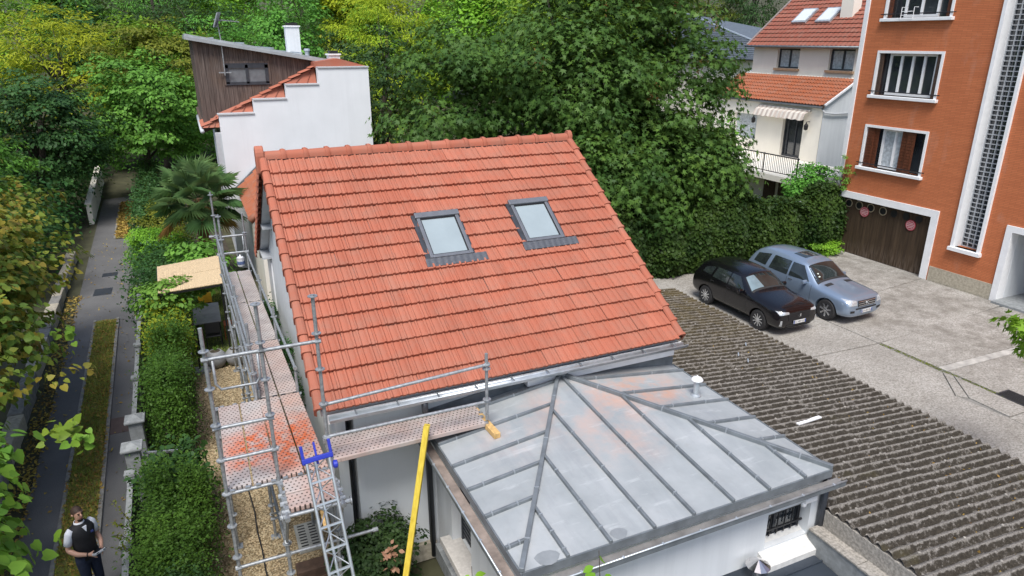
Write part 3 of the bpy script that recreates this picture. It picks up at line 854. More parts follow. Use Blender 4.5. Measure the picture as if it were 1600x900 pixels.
MB().box((XA - .08, Y1 - .14, ZA - .02), (XA + .08, Y1 - .0, ZA + .10)).build('apex_cap', M['zinc_dark'], zr_, bevel=.02)
# upstand flashing against the house
MB().prism([(X0, Y1 - .001, ZE - .02), (X1, Y1 - .001, ZE - .02), (X1, Y1 - .001, ZE + .16), (XA, Y1 - .001, ZA + .13), (X0, Y1 - .001, ZE + .16)], (0, .02, 0)).build('upstand', M['zinc_dark'], zr_)
# dark repair patches soldered onto the sheets
for u, v, w, h in ((855, 872, .30, .12), (967, 834, .22, .10)):
    d = ray(u, v); t_ = None
    p = onY(u, v, Y0 + .4)
    for _ in range(6): p = onZ(u, v, zf(p.y))
    MB().prism([(p.x + w / 2 * math.cos(a_) * (1.1 if a_ < 3 else .9), p.y + h * math.sin(a_) * .9, zf(p.y + h * math.sin(a_) * .9) + .0015) for a_ in [i * .5236 for i in range(12)]], (0, 0, .003)).build('patch', M['patina'], zr_)
# drip edge, box gutters with beads and hooks
MB().box((X0 - .005, Y0 - .022, ZE - .12), (X1 + .005, Y0 - .002, ZE - .003)).build('drip_edge', M['zinc_dark'], ann)
MB().box((X0 - .022, Y0 - .022, ZE - .12), (X0 - .002, Y1, ZE - .003)).build('drip_edge', M['zinc_dark'], ann)
MB().box((X1 + .002, Y0, ZE - .07), (X1 + .02, Y1, ZE + .012)).build('drip_edge', M['zinc_dark'], ann)
M['gutter_in'] = simple('gutter_inside', (.20, .195, .19), .6, .2, var=.35, scale=4)
M['gutter_dust'] = simple('gutter_dust', (.22, .18, .155), .8, var=.35, scale=6)
def gutter(a, b, inner, outer, name):
    o = MB().hexa(a + b).build(name, inner, ann); return o
GZ = ZE - .155
MB().box((X0 - .17, Y0 - .17, GZ - .02), (X1 + .10, Y0 - .023, GZ)).build('gutter_floor', M['gutter_in'], ann)
MB().box((X0 - .17, Y0 - .022, GZ - .02), (X0 - .023, Y1, GZ)).build('gutter_floor', M['gutter_dust'], ann)
MB().box((X0 - .18, Y0 - .185, GZ - .03), (X1 + .10, Y0 - .171, GZ + .05)).build('gutter_front', M['zinc_dark'], ann)
MB().box((X0 - .185, Y0 - .17, GZ - .03), (X0 - .171, Y1, GZ + .05)).build('gutter_front', M['zinc_dark'], ann)
MB().tube([(X0 - .18, Y0 - .185, GZ + .055), (X1 + .10, Y0 - .185, GZ + .055)], .012, 8).build('gutter_bead', M['zinc_light'], ann, smooth=True)
MB().tube([(X0 - .185, Y0 - .17, GZ + .055), (X0 - .185, Y1, GZ + .055)], .012, 8).build('gutter_bead', M['zinc_light'], ann, smooth=True)
for i in range(9):
    x = X0 + .1 + i * .56
    MB().bar((x, Y0 - .202, GZ + .058), (x, Y0 - .165, GZ + .064), .022, .012).build('gutter_hook', M['zinc_light'], ann)
for i in range(6):
    y = Y0 + .2 + i * .58
    MB().bar((X0 - .202, y, GZ + .058), (X0 - .165, y, GZ + .064), .022, .012).build('gutter_hook', M['zinc_light'], ann)
# walls with real openings
WY, WX0, WX1, WT = 5.66, 2.84, 7.46, 2.50
ox0, ox1, oz0, oz1 = 6.44, 7.24, 1.50, 2.06
lw = (7.62, 8.44, .78, 2.05)
mb = MB(); th = .28
mb.box((WX0, WY, 0), (ox0, WY + th, WT)); mb.box((ox1, WY, 0), (WX1, WY + th, WT))
mb.box((ox0, WY + .001, 0), (ox1, WY + th, oz0)); mb.box((ox0, WY + .001, oz1), (ox1, WY + th, WT))
mb.build('front_wall', M['white_render'], ann)
mb = MB()
mb.box((WX0, WY + th, 0), (WX0 + th, lw[0], WT)); mb.box((WX0, lw[1], 0), (WX0 + th, 9.14, WT))
mb.box((WX0 + .001, lw[0], 0), (WX0 + th, lw[1], lw[2])); mb.box((WX0 + .001, lw[0], lw[3]), (WX0 + th, lw[1], WT))
mb.build('side_wall', M['grey_render'], ann)
MB().box((WX1 - .2, WY + th, 0), (WX1 - .001, 9.14, WT)).build('side_wall', M['grey_render'], ann)
MB().box((WX0 - .1, 7.4, 0), (WX0 - .001, 9.05, .3)).build('plinth', M['concrete_post'], ann)
w_ = MB().box((ox0, WY + .2, oz0), (ox1, WY + .24, oz1)).build('window', M['glass_dark'], ann)
mb = MB()
for a_, b_, c_, d_ in ((ox0, ox0 + .04, oz0, oz1), (ox1 - .04, ox1, oz0, oz1), (ox0 + .041, ox1 - .041, oz0, oz0 + .04), (ox0 + .041, ox1 - .041, oz1 - .04, oz1), (ox0 + .3, ox0 + .35, oz0 + .041, oz1 - .041)):
    mb.box((a_, WY + .17, c_), (b_, WY + .199, d_))
mb.build('frame', M['dark_metal'], w_)
for i in range(6):
    x = ox0 + .06 + i * .134
    MB().tube([(x, WY + .12, oz0 + .06), (x, WY + .12, oz1 - .02)], .011, 6).build('security_bar', M['black'], w_)
for z in (oz0 + .16, oz1 - .12): MB().bar((ox0 - .02, WY + .12, z), (ox1 + .02, WY + .12, z), .02, .03).build('security_rail', M['black'], w_)
MB().prism([(ox0 - .10, WY - .22, oz0 - .12), (ox1 + .06, WY - .22, oz0 - .12), (ox1 + .06, WY - .002, oz0 - .03), (ox1 - .003, WY + .16, oz0 + .03), (ox0 + .003, WY + .16, oz0 + .03), (ox0 - .1, WY - .002, oz0 - .03)], (0, 0, -.12)).build('window_sill', simple('pale_sill', (.60, .60, .58), .8, var=.12, scale=14), w_)
w_ = MB().box((WX0 + .21, lw[0], lw[2]), (WX0 + .24, lw[1], lw[3])).build('window', M['glass_dark'], ann)
mb = MB()
for i in range(1, 15): mb.box((WX0 + .165, lw[0] + .04, lw[2] + i * .085), (WX0 + .185, lw[1] - .04, lw[2] + i * .085 + .03))
for i in range(1, 9): mb.box((WX0 + .186, lw[0] + i * .09, lw[2] + .02), (WX0 + .2, lw[0] + i * .09 + .02, lw[3]))
mb.build('louvre_screen', M['dark_metal'], w_)
mb = MB(); mb.box((WX0 + .15, lw[0], lw[2]), (WX0 + .205, lw[0] + .04, lw[3])); mb.box((WX0 + .15, lw[1] - .04, lw[2]), (WX0 + .205, lw[1], lw[3]))
mb.build('frame', M['dark_metal'], w_)
MB().box((WX0 - .16, lw[0] - .14, lw[2] - .11), (WX0 + .15, lw[1] + .14, lw[2] + .012)).build('window_sill', M['stone_sill'] if 'stone_sill' in M else simple('stone_sill', (.50, .48, .45), .85, var=.12, scale=20), w_, bevel=.01)
# downpipe at the corner
MB().tube([(7.40, WY - .06, 2.42), (7.40, WY - .06, 1.3)], .05, 12).build('downpipe', M['dark_metal'], ann, smooth=True)
# conical vent on the zinc
p = onZ(1087, 616, 2.68)
t = thing('roof_vent', (p.x, p.y, 2.66), 'pale grey metal vent pipe with a domed cap on the zinc roof', 'vent pipe')
MB().lathe([(.05, 0), (.05, .27)], (p.x, p.y, 2.66), 14).build('pipe', M['zinc_light'], t, smooth=True, auto=40)
MB().lathe([(.09, 0.0), (.085, .012), (.052, .03)], (p.x, p.y, 2.665), 14).build('collar', M['zinc_light'], t)
MB().lathe([(.02, .27), (.095, .275), (.10, .29), (.07, .325), (.02, .34), (.012, .36)], (p.x, p.y, 2.66), 16).build('cap', M['white_paint'], t, smooth=True)
# wall lamp with its motion sensor over the barred window
t = thing('security_lamp', (7.0, 5.66, 2.18), 'white security lamp with sensor on the wall above the barred window', 'lamp')
MB().bar((7.0, 5.70, 2.22), (7.0, 5.58, 2.24), .03, .03).build('bracket', M['dark_metal'], t)
MB().box((6.93, 5.50, 2.18), (7.15, 5.60, 2.26)).build('housing', M['white_paint'], t, bevel=.015)
MB().lathe([(.0, -.05), (.035, -.04), (.04, 0), (.03, .03)], (6.95, 5.55, 2.16), 12).build('sensor', M['white_paint'], t, smooth=True)
mb = MB(); mb.tube([(6.84, 5.66, 2.3), (6.84, 5.52, 2.26), (7.0, 5.5, 2.28), (7.08, 5.56, 2.3)], .008, 6); mb.build('cable_guard', M['dark_metal'], t)
# stainless rain cowl beside the annex wall
p = onY(1184, 886, 5.42)
t = thing('flue_cowl', (p.x, p.y, 1.2), 'shiny stainless conical flue cowl above the dark metal lean-to roof', 'flue cowl')
M['chrome'] = simple('stainless', (.75, .72, .70), .12, 1.0, var=.08)
MB().lathe([(.065, 0), (.065, .30)], (p.x, p.y, 1.2), 16).build('flue_pipe', M['chrome'], t, smooth=True, auto=40)
mb = MB(); n_ = 12
for i in range(n_):
    a0, a1 = 2 * math.pi * i / n_, 2 * math.pi * (i + 1) / n_
    mb.add([(p.x, p.y, 1.2 + .42), (p.x + .165 * math.cos(a0), p.y + .165 * math.sin(a0), 1.2 + .33), (p.x + .165 * math.cos(a1), p.y + .165 * math.sin(a1), 1.2 + .33)], [(0, 1, 2)])
mb.build('cone', M['chrome'], t, fix=False)
for i in range(3):
    a_ = i * 2.1
    MB().bar((p.x + .06 * math.cos(a_), p.y + .06 * math.sin(a_), 1.45), (p.x + .12 * math.cos(a_), p.y + .12 * math.sin(a_), 1.56), .015, .006).build('strap', M['chrome'], t)

# ================================================================ lean-to with dark standing seam sheets
t = thing('dark_lean_to', (6.2, 4.6, 0), 'low lean-to with dark blue grey standing seam metal roof', 'lean-to')
def ldz(y): return 1.30 - (5.68 - y) * .05
MB().box((4.6, 2.2, 0), (7.15, 5.6, 1.0)).build('wall', M['white_render'], t)
yy = 5.66
while yy > 2.2:
    y2 = max(2.0, yy - .36)
    MB().hexa([(4.5, y2 + .006, ldz(y2) - .04), (7.2, y2 + .006, ldz(y2) - .04), (7.2, yy - .004, ldz(yy) - .04), (4.5, yy - .004, ldz(yy) - .04),
               (4.5, y2 + .006, ldz(y2)), (7.2, y2 + .006, ldz(y2)), (7.2, yy - .004, ldz(yy)), (4.5, yy - .004, ldz(yy))]).build('roof_sheet', M['dark_sheet'], t)
    MB().box((4.5, y2 - .008, ldz(y2) - .03), (7.2, y2 + .014, ldz(y2) + .028)).build('seam', M['dark_sheet'], t)
    yy = y2

# ================================================================ garage shed with corrugated roof
shed = thing('corrugated_shed', (9.6, 7, 0), 'long low shed roofed in lichen crusted corrugated sheets', 'shed')
def cz(x): return 1.93 - .085 * (x - 7.45)
MB().box((7.5, -2.5, 0), (11.55, 14.6, 1.45)).build('wall', M['grey_render'], shed)
MB().box((7.22, -2.5, 0), (7.46, 5.62, 1.60)).build('parapet', M['concrete_post'], shed, bevel=.012)
# crusted coping pieces on the parapet
y = 5.6; rc = random.Random(9)
while y > 1:
    L_ = rc.uniform(.7, .95)
    MB().box((7.20 + rc.uniform(-.01, .01), y - L_ + .01, 1.602), (7.47, y, 1.635 + rc.uniform(0, .012))).build('coping_stone', M['lichen_stone'] if 'lichen_stone' in M else M.setdefault('lichen_stone', simple('lichen_stone', (.30, .28, .25), .95, var=.4, scale=25, bump=.6)), shed, bevel=.008)
    y -= L_
MB().box((7.40, -1.4, 1.60), (7.52, 5.55, 1.915)).build('mortar_fillet', M['lichen_stone'], shed, bevel=.01)
PT = .162
def sheet(y0, nw, x0, x1, dz, seed):
    mb = MB()
    n1, n2 = nw * 10, int((x1 - x0) / .045)
    def fn(u, v):
        y = y0 + nw * PT * u; x = x0 + (x1 - x0) * v
        w = math.cos((y / PT) * 2 * math.pi)
        nz = noise.fractal(Vector((x * 9, y * 9, seed)), .9, 2.1, 3) * .005 + noise.noise(Vector((x * 28, y * 28, 3))) * .004
        return (x, y, cz(x) + dz + w * .034 + nz + (.008 * max(0, w) * noise.noise(Vector((x * 15, y * 3, 9)))))
    mb.grid(fn, n1, n2)
    return mb.build('corrugated_sheet', M['fibre'], shed, smooth=True)
ny = 6
y = -1.4; i = 0
while y < 14.75:
    nw = min(ny, int((14.85 - y) / PT))
    if nw < 1: break
    jit = rc.uniform(-.01, .01)
    sheet(y, nw, 7.40, 9.62, .02, i * 1.7)
    sheet(y, nw, 9.55, 11.80 + (rc.uniform(-.03, .03)), 0.0, i * 2.3 + 50)
    y += nw * PT; i += 1
# hook bolts with caps along the purlin lines, litter in the valleys
mb = MB(); rbz = random.Random(17)
for xb in (7.75, 8.65, 9.5, 10.4, 11.3):
    yb = -1.4 + PT * .0
    while yb < 14.7:
        yk = round(yb / PT) * PT
        mb.lathe([(.02, 0), (.018, .012), (.006, .02)], (xb + rbz.uniform(-.02, .02), yk, cz(xb) + (.055 if xb < 9.58 else .035)), 6); yb += PT * 3
o = mb.build('hook_bolts', M['lichen_stone'], shed); o['kind'] = 'stuff'
nl = 700; rgl = np.random.default_rng(19)
yl = np.round(rgl.uniform(-1, 14.6, nl) / PT - .5) * PT + PT * .5; xl = rgl.uniform(7.45, 11.7, nl)
pl_ = np.stack([xl, yl + rgl.normal(size=nl) * .02, 1.93 - .085 * (xl - 7.45) - .02], 1)
o = link('leaf_litter', leaf_mesh('leaf_litter', pl_, rgl.normal(size=(nl, 3)) * .5 + [0, 0, 1], rgl.normal(size=(nl, 3)), rgl.uniform(.03, .07, nl), rgl.random(nl), KITE), LF['dead'])
props(o, 'dry leaf litter lying in the valleys of the corrugated roof', 'leaf litter', kind='stuff')
# things fallen on the sheets
p = onZ(1262, 672, 1.62)
single(MB().bar((p.x - .3, p.y - .02, cz(p.x) + .05), (p.x + .3, p.y + .03, cz(p.x + .3) + .05), .07, .02), 'loose_batten', M['white_paint'], (p.x, p.y, cz(p.x) + .04), 'short white batten lying across the corrugated roof', 'batten')
for i, (u, v) in enumerate([(1168, 570), (1165, 541), (1153, 560)]):
    p = onZ(u, v, 1.66)
    single(MB().bar((p.x - .05, p.y - .06, cz(p.x) + .055), (p.x + .05, p.y + .06, cz(p.x) + .06), .025, .012), 'tile_shard', M['zinc_light'], (p.x, p.y, cz(p.x) + .05), 'small pale shard lying on the corrugated roof', 'shard', 'shards on the corrugated roof')
# ================================================================ scaffold round the gable corner
sc_ = thing('scaffold', (.6, 9, 0), 'galvanised tube scaffold with perforated decks along the gable and eave', 'scaffold')
def SX(x, y): return x - .02 * (y - 8.3)
DZ = 2.72
BY = [8.3, 10.68, 13.05, 15.4, 17.8]
disc = MB().lathe([(.027, -.006), (.062, -.005), (.062, .005), (.027, .006)], (0, 0, 0), 12).mesh('rosette'); disc.materials.append(M['galv'])
def standard(x, y, z0, z1, plate=True):
    o = MB().tube([(x, y, z0), (x, y, z1)], .0242, 10).build('standard', M['galv'], sc_, smooth=True, auto=50)
    z = math.ceil((z0 + .1) / .5) * .5 + .18
    while z < z1:
        link('rosette', disc, None, o, (x, y, z)); z += .5
    MB().tube([(x, y, z1), (x, y, z1 + .0)], .02, 8) if False else None
    if plate: MB().box((x - .075, y - .075, z0), (x + .075, y + .075, z0 + .012)).build('base_plate', M['galv'], o)
    return o
def ledger(a, b, r=.0242, nm='ledger'):
    a, b = Vector(a), Vector(b)
    o = MB().tube([a, b], r, 9).build(nm, M['galv'], sc_, smooth=True, auto=50)
    d = (b - a).normalized()
    for e_, s_ in ((a, 1), (b, -1)):
        MB().tube([e_ - d * s_ * .045, e_ + d * s_ * .03], .033, 8).build('wedge_head', M['galv'], o)
    return o
A = (-.22, 8.3); B = (.42, 8.3); C = (1.09, 8.3)
standard(*A, .02, 4.98); standard(*B, .02, 5.2); standard(*C, .02, 5.2)
standard(-.24, 10.68, .02, 2.7)
tops_in = {1: 4.03, 2: 3.9, 3: 4.72, 4: 4.75}
tops_out = {1: 3.08, 2: 3.36, 3: 3.3, 4: 4.17}
for i in (1, 2, 3, 4):
    standard(SX(.42, BY[i]), BY[i], .02, tops_in[i])
    standard(SX(1.06, BY[i]), BY[i], .02, tops_out[i])
standard(3.42, 8.36, 2.84, 3.92, False)
# cross rails A-B-C
for z in (4.57,):
    ledger((*A, z), (*B, z)); ledger((*B, z), (*C, z))
for z in (3.63, 3.17, 2.67): ledger((*A, z), (*B, z))
ledger((*B, 2.66), (*C, 2.66)); 
for z in (1.5, .3):
    ledger((-.22, 8.3, z), (*B, z)); ledger((*B, z), (1.62, 8.3, z))
# rails of the eave walkway
ledger((*C, 3.66), (3.42, 8.36, 3.74)); ledger((*C, 3.18), (3.42, 8.36, 3.14))
# bays along the gable
for i in range(4):
    y0, y1 = BY[i], BY[i + 1]
    xi0, xi1, xo0, xo1 = SX(.42, y0), SX(.42, y1), SX(1.06, y0), SX(1.06, y1)
    for z in ((2.66, 3.18, 3.66, 1.5) if i else (1.5, 2.66)):
        ledger((xi0, y0, z), (xi1, y1, z))
    ledger((xo0, y0, 3.15), (xo1, y1, 3.15)) if i else None
    ledger((xo0, y0, 2.66), (xo1, y1, 2.66))
    ledger((xi0 + .03, y0, 2.2), (xi1 - .02, y1, .5), .02, 'brace')
    ledger((xi1, y1, 2.64), (xo1, y1, 2.64)); ledger((xi1, y1, .4), (xo1, y1, .4))
    if i == 3: ledger((xi1, y1, 3.63), (xo1, y1, 3.63)); ledger((xi1, y1, 3.2), (xo1, y1, 3.2)); ledger((SX(.3, y1) , y1, 3.66), (xi1, y1, 3.66))
    if i: MB().bar((xi0 + .045, y0, DZ + .075), (xi1 + .045, y1, DZ + .075), .03, .15).build('toe_board', M['zinc_dark'] if i == 1 else M['galv'], sc_)
# U-shaped guard frame hung between A and B, another at the far end
def uframe(p, q, dz):
    p, q = Vector(p), Vector(q); d = (q - p)
    a_, b_ = p + d * .12, p + d * .92
    pts = [a_, a_ - Vector((0, 0, dz * .8)), a_ - Vector((0, 0, dz)) + d * .08, b_ - Vector((0, 0, dz)) - d * .08, b_ - Vector((0, 0, dz * .8)), b_]
    MB().tube(pts, .017, 8).build('guard_frame', M['galv'], sc_, smooth=True)
uframe((*A, 4.57), (*B, 4.57), .42)
y1 = BY[4]; uframe((SX(.42, y1), y1, 3.63), (SX(1.06, y1), y1, 3.63), .45)
# decks
def plank(x0, y0, x1, y1, w, z, mat, along='Y', sk=0):
    """hollow steel deck, w wide, raised rims and hooks at its ends"""
    g = .008
    if along == 'Y':
        P_ = [(x0 + g, y0 + .03), (x0 + w - g, y0 + .03), (x0 + w - g + sk, y1 - .03), (x0 + g + sk, y1 - .03)]
    else:
        P_ = [(x0 + .02, y0 + g), (x1 - .02, y0 + g + sk), (x1 - .02, y0 + w - g + sk), (x0 + .02, y0 + w - g)]
    o = MB().prism([(x, y, z - .07) for x, y in P_], (0, 0, .07)).build('deck_plank', mat, sc_, bevel=.01)
    for s_ in (0, 1):
        if along == 'Y':
            yy = (y0 + .012, y1 - .012)[s_]; xx = (0, sk)[s_]
            for f_ in (.2, .8): MB().box((x0 + xx + w * f_ - .03, yy - .03, z - .05), (x0 + xx + w * f_ + .03, yy + .03, z - .008)).build('hook', M['galv'], o)
        else:
            xx = (x0 + .005, x1 - .005)[s_]
            for f_ in (.2, .8): MB().box((xx - .03, y0 + w * f_ - .03, z - .05), (xx + .03, y0 + w * f_ + .03, z - .008)).build('hook', M['galv'], o)
    return o
plank(-.215, BY[0], 0, BY[1], .315, DZ, M['plank_half']); plank(.105, BY[0], 0, BY[1], .315, DZ, M['plank_half'])
for i in range(4):
    sk = SX(0, BY[i + 1]) - SX(0, BY[i])
    mt = M['plank'] if i < 1 else M['plank_half'] if i < 2 else M['plank_clean']
    plank(SX(.445, BY[i]), BY[i], 0, BY[i + 1], .315, DZ + .004, mt, sk=sk); plank(SX(.765, BY[i]), BY[i], 0, BY[i + 1], .315, DZ, mt, sk=sk)
plank(.44, 7.92, 1.1, 0, .33, DZ, M['plank'], 'X'); plank(.44, 7.585, 1.1, 0, .33, DZ, M['plank'], 'X')
plank(1.13, 8.60, 3.44, 0, .315, 2.82, M['plank_half'], 'X', sk=.03); plank(1.13, 8.28, 3.40, 0, .315, 2.82, M['plank_half'], 'X', sk=.03)
# bracket carrying the front deck
ledger((.38, 7.53, 2.66), (1.17, 7.53, 2.66))
for x in (.42, 1.1):
    ledger((x, 7.5, 2.66), (x, 8.27, 2.66))
    ledger((x, 7.55, 2.6), (x, 8.27, 1.72), .02, 'brace')
    for y in (7.62, 7.8, 7.98): MB().tube([(x - .05, y, 2.66), (x + .05, y, 2.66)], .036, 8).build('coupler', M['galv'], sc_)
for x in (.36, 1.2): link('rosette', disc, None, sc_, (x, 7.53, 2.66), (0, R(90), 0))

# paint pot on the far deck
p = onZ(377, 414, DZ + .02)
t = thing('paint_bucket', (p.x, p.y, DZ), 'small white paint pot with blue label on the far deck', 'bucket')
MB().lathe([(.085, 0), (.095, .19), (.10, .195), (.10, .21)], (p.x, p.y, DZ + .005), 16).build('pot', M['white_paint'], t, smooth=True, auto=40)
MB().lathe([(.0965, .05), (.1, .13)], (p.x, p.y, DZ + .005), 16, cap=False).build('label_band', simple('label_blue', (.12, .17, .33), .5), t, smooth=True)
MB().lathe([(.10, .0), (.06, .03), (.02, .035), (.02, .08)], (p.x, p.y, DZ + .215), 12).build('lid', M['white_paint'], t, smooth=True)

# timber baulk on the zinc that carries the walkway end
a_, b_ = onZ(742, 630, 2.82), onZ(774, 668, 2.74)
p0 = Vector((3.40, 8.86, 2.755)); p1 = Vector((3.44, 8.02, 2.745))
single(MB().bar(p0, p1, .10, .085), 'timber_block', M['wood_new'], (3.42, 8.4, 2.72), 'pale timber baulk under the walkway end on the zinc roof', 'timber', bevel=.006)
single(MB().bar((.86, 7.9, 2.6), (.86, 7.42, 2.42), .07, .03), 'timber_offcut', M['wood_new'], (.86, 7.7, 2.4), 'short timber offcut wedged under the front scaffold deck', 'timber', bevel=.004)

# ================================================================ aluminium ladder hoist
h0 = Vector((1.0, 5.9, .02)); h1 = Vector((.83, 7.34, 3.5))
t = thing('ladder_hoist', (1.0, 5.9, 0), 'aluminium lattice ladder hoist with a blue head leaning at the scaffold', 'ladder hoist')
ax = (h1 - h0).normalized(); sd = Vector((1, .12, 0)); sd = (sd - ax * sd.dot(ax)).normalized(); nn = sd.cross(ax).normalized()
if nn.y > 0: nn = -nn
hw = .135; dp = -.17
RL = [(-hw, 0), (hw, 0), (0, dp)]
def HP(s, a, b): return h0 + (h1 - h0) * s + sd * a + nn * b
for a_, b_ in RL: MB().tube([HP(0, a_, b_), HP(1, a_, b_)], .021, 8).build('rail', M['alu'], t, smooth=True, auto=50)
nr = 14
for i in range(nr + 1):
    s = i / nr
    MB().bar(HP(s, -hw, .0), HP(s, hw, .0), .034, .022, ax).build('rung', M['alu'], t)
    if i < nr:
        s2 = (i + 1) / nr; sm = (i + .5) / nr
        for a_ in (-hw, hw):
            MB().tube([HP(s, a_, 0), HP(sm, 0, dp)], .008, 5).build('lattice_bar', M['alu'], t); MB().tube([HP(sm, 0, dp), HP(s2, a_, 0)], .008, 5).build('lattice_bar', M['alu'], t)
hd = MB().bar(HP(1.0, -hw - .05, .0), HP(1.0, hw + .05, .0), .05, .06, ax).build('head', M['blue_plastic'], t, bevel=.01)
for a_ in (-hw - .03, hw + .03): MB().bar(HP(.99, a_, 0), HP(1.05, a_, .0), .035, .04).build('head_prong', M['blue_plastic'], hd, bevel=.008)
MB().bar(HP(.98, 0, -.03), HP(1.05, 0, -.06), .025, .025).build('head_hook', M['blue_plastic'], hd, bevel=.006)
MB().lathe([(.03, -.03), (.05, -.02), (.05, .02), (.03, .03)], HP(.965, hw + .06, -.02), 12, 'X').build('head_wheel', M['blue_plastic'], hd)

# ================================================================ yellow formwork beam leaning on the walkway
p1 = Vector((onY(667, 664, 8.21).x, 8.21, onY(667, 664, 8.21).z)); q = onY(634, 902, 7.72)
d = (q - p1); p0 = p1 + d * ((p1.z - .02) / -d.z)
t = thing('yellow_beam', p0, 'long yellow timber formwork beam leaning upright against the walkway', 'beam')
ax = (p1 - p0).normalized()
sdv = Vector((.5, 1, 0)); sdv = (sdv - ax * sdv.dot(ax)).normalized()
MB().bar(p0, p1, .03, .11, sdv).build('web', M['yellow'], t)
for s_ in (-1, 1):
    f_ = sdv * (.06 * s_)
    MB().bar(p0 + f_, p1 + f_, .08, .04, sdv).build('flange', M['yellow'], t, bevel=.006)
# service hatch / drain frame and cable on the gravel
p = onZ(482, 838, .05)
t = thing('plastic_grate', (p.x, p.y, .02), 'pale slotted plastic grate lying under the scaffold', 'grate')
MB().box((p.x - .2, p.y - .38, .02), (p.x + .2, p.y + .38, .07)).build('panel', simple('pale_plastic', (.34, .35, .33), .6), t, bevel=.01)
for i in range(9):
    for j in (-1, 1): MB().box((p.x + j * .09 - .06, p.y - .34 + i * .078, .071), (p.x + j * .09 + .06, p.y - .31 + i * .078, .074)).build('slot', M['black'], t)
cab = [onZ(u, v, .045) for u, v in [(388, 765), (398, 800), (402, 830), (410, 860), (415, 890), (425, 930)]]
single(MB().tube(cab, .012, 6), 'power_cable', M['black'], cab[0], 'thin black cable trailing over the gravel', 'cable')
single(MB().box((.5, 8.6, .03), (1.25, 9.1, .3)).box((.55, 9.1, .03), (1.2, 9.35, .45)), 'step_block', M['wood_dark'], (.9, 8.9, .03), 'dark wooden steps in the shade under the scaffold', 'steps', bevel=.01)
# ================================================================ brick apartment block
BX, BYC = 23.45, 19.65
bb = thing('brick_apartment_block', (27, 12, 0), 'tall orange brick apartment block with white framed windows and garage', 'apartment building')
wins = [(16.32, 18.74, 3.58, 5.07), (16.32, 18.74, 6.24, 7.72), (16.32, 18.74, 8.90, 10.4), (16.32, 18.74, 11.5, 13.0)]
GB = (13.70, 14.52, 1.45, 13.5)
GD = (15.52, 19.55, 0, 2.28)
DR = (10.9, 12.78, 0, 2.38)
holes = wins + [GB, GD, DR] + [(6.5, 9.0, z0, z1) for _, _, z0, z1 in wins[:3]]
def wallX(X, ya, yb, za, zb, holes, depth, skip=None):
    mb = MB()
    ys = sorted(set([ya, yb] + [h[0] for h in holes] + [h[1] for h in holes])); zs = sorted(set([za, zb] + [h[2] for h in holes] + [h[3] for h in holes]))
    for i in range(len(ys) - 1):
        for j in range(len(zs) - 1):
            yc, zc = (ys[i] + ys[i + 1]) / 2, (zs[j] + zs[j + 1]) / 2
            if any(h[0] < yc < h[1] and h[2] < zc < h[3] for h in holes): continue
            mb.add([(X, ys[i + 1], zs[j]), (X, ys[i], zs[j]), (X, ys[i], zs[j + 1]), (X, ys[i + 1], zs[j + 1])], [(0, 1, 2, 3)])
    for h in holes:
        a_, b_, c_, d_ = h
        for p, q in (((a_, c_), (a_, d_)), ((b_, d_), (b_, c_)), ((a_, d_), (b_, d_)), ((b_, c_), (a_, c_))):
            mb.add([(X, p[0], p[1]), (X, q[0], q[1]), (X + depth, q[0], q[1]), (X + depth, p[0], p[1])], [(0, 1, 2, 3)])
    return mb
wallX(BX, -6, BYC, 0, 15, holes, .32).build('facade', M['brick'], bb, fix=False)
MB().box((BX + .45, -6, 0), (BX + 12, DR[0] - .25, 15)).box((BX + .45, DR[1] + .25, 0), (BX + 12, BYC - .01, 15)).box((BX + .45, DR[0] - .249, DR[3] + .02), (BX + 12, DR[1] + .249, 15)).box((BX + .01, BYC - .012, 0), (BX + .34, BYC - .002, 15)).build('wall', M['cream_render'], bb)
MB().box((BX - .05, BYC - .16, 2.5), (BX + .3, BYC + .012, 15)).build('corner_strip', M['white_paint'], bb)
MB().box((BX - .03, 12.98, .0), (BX + .01, 15.22, .55)).build('plinth', M['stone_plinth'], bb)
def frame(par, nm, ya, yb, za, zb, w, proud, mat, bottom=True, dep=.1):
    mb = MB()
    e_ = .004
    mb.box((BX - proud, ya - w, za), (BX + dep, ya + e_, zb - e_)); mb.box((BX - proud, yb - e_, za), (BX + dep, yb + w, zb - e_))
    mb.box((BX - proud, ya - w, zb - e_), (BX + dep, yb + w, zb + w))
    if bottom: mb.box((BX - proud, ya - w, za - w), (BX + dep, yb + w, za + e_))
    return mb.build(nm, mat, par)
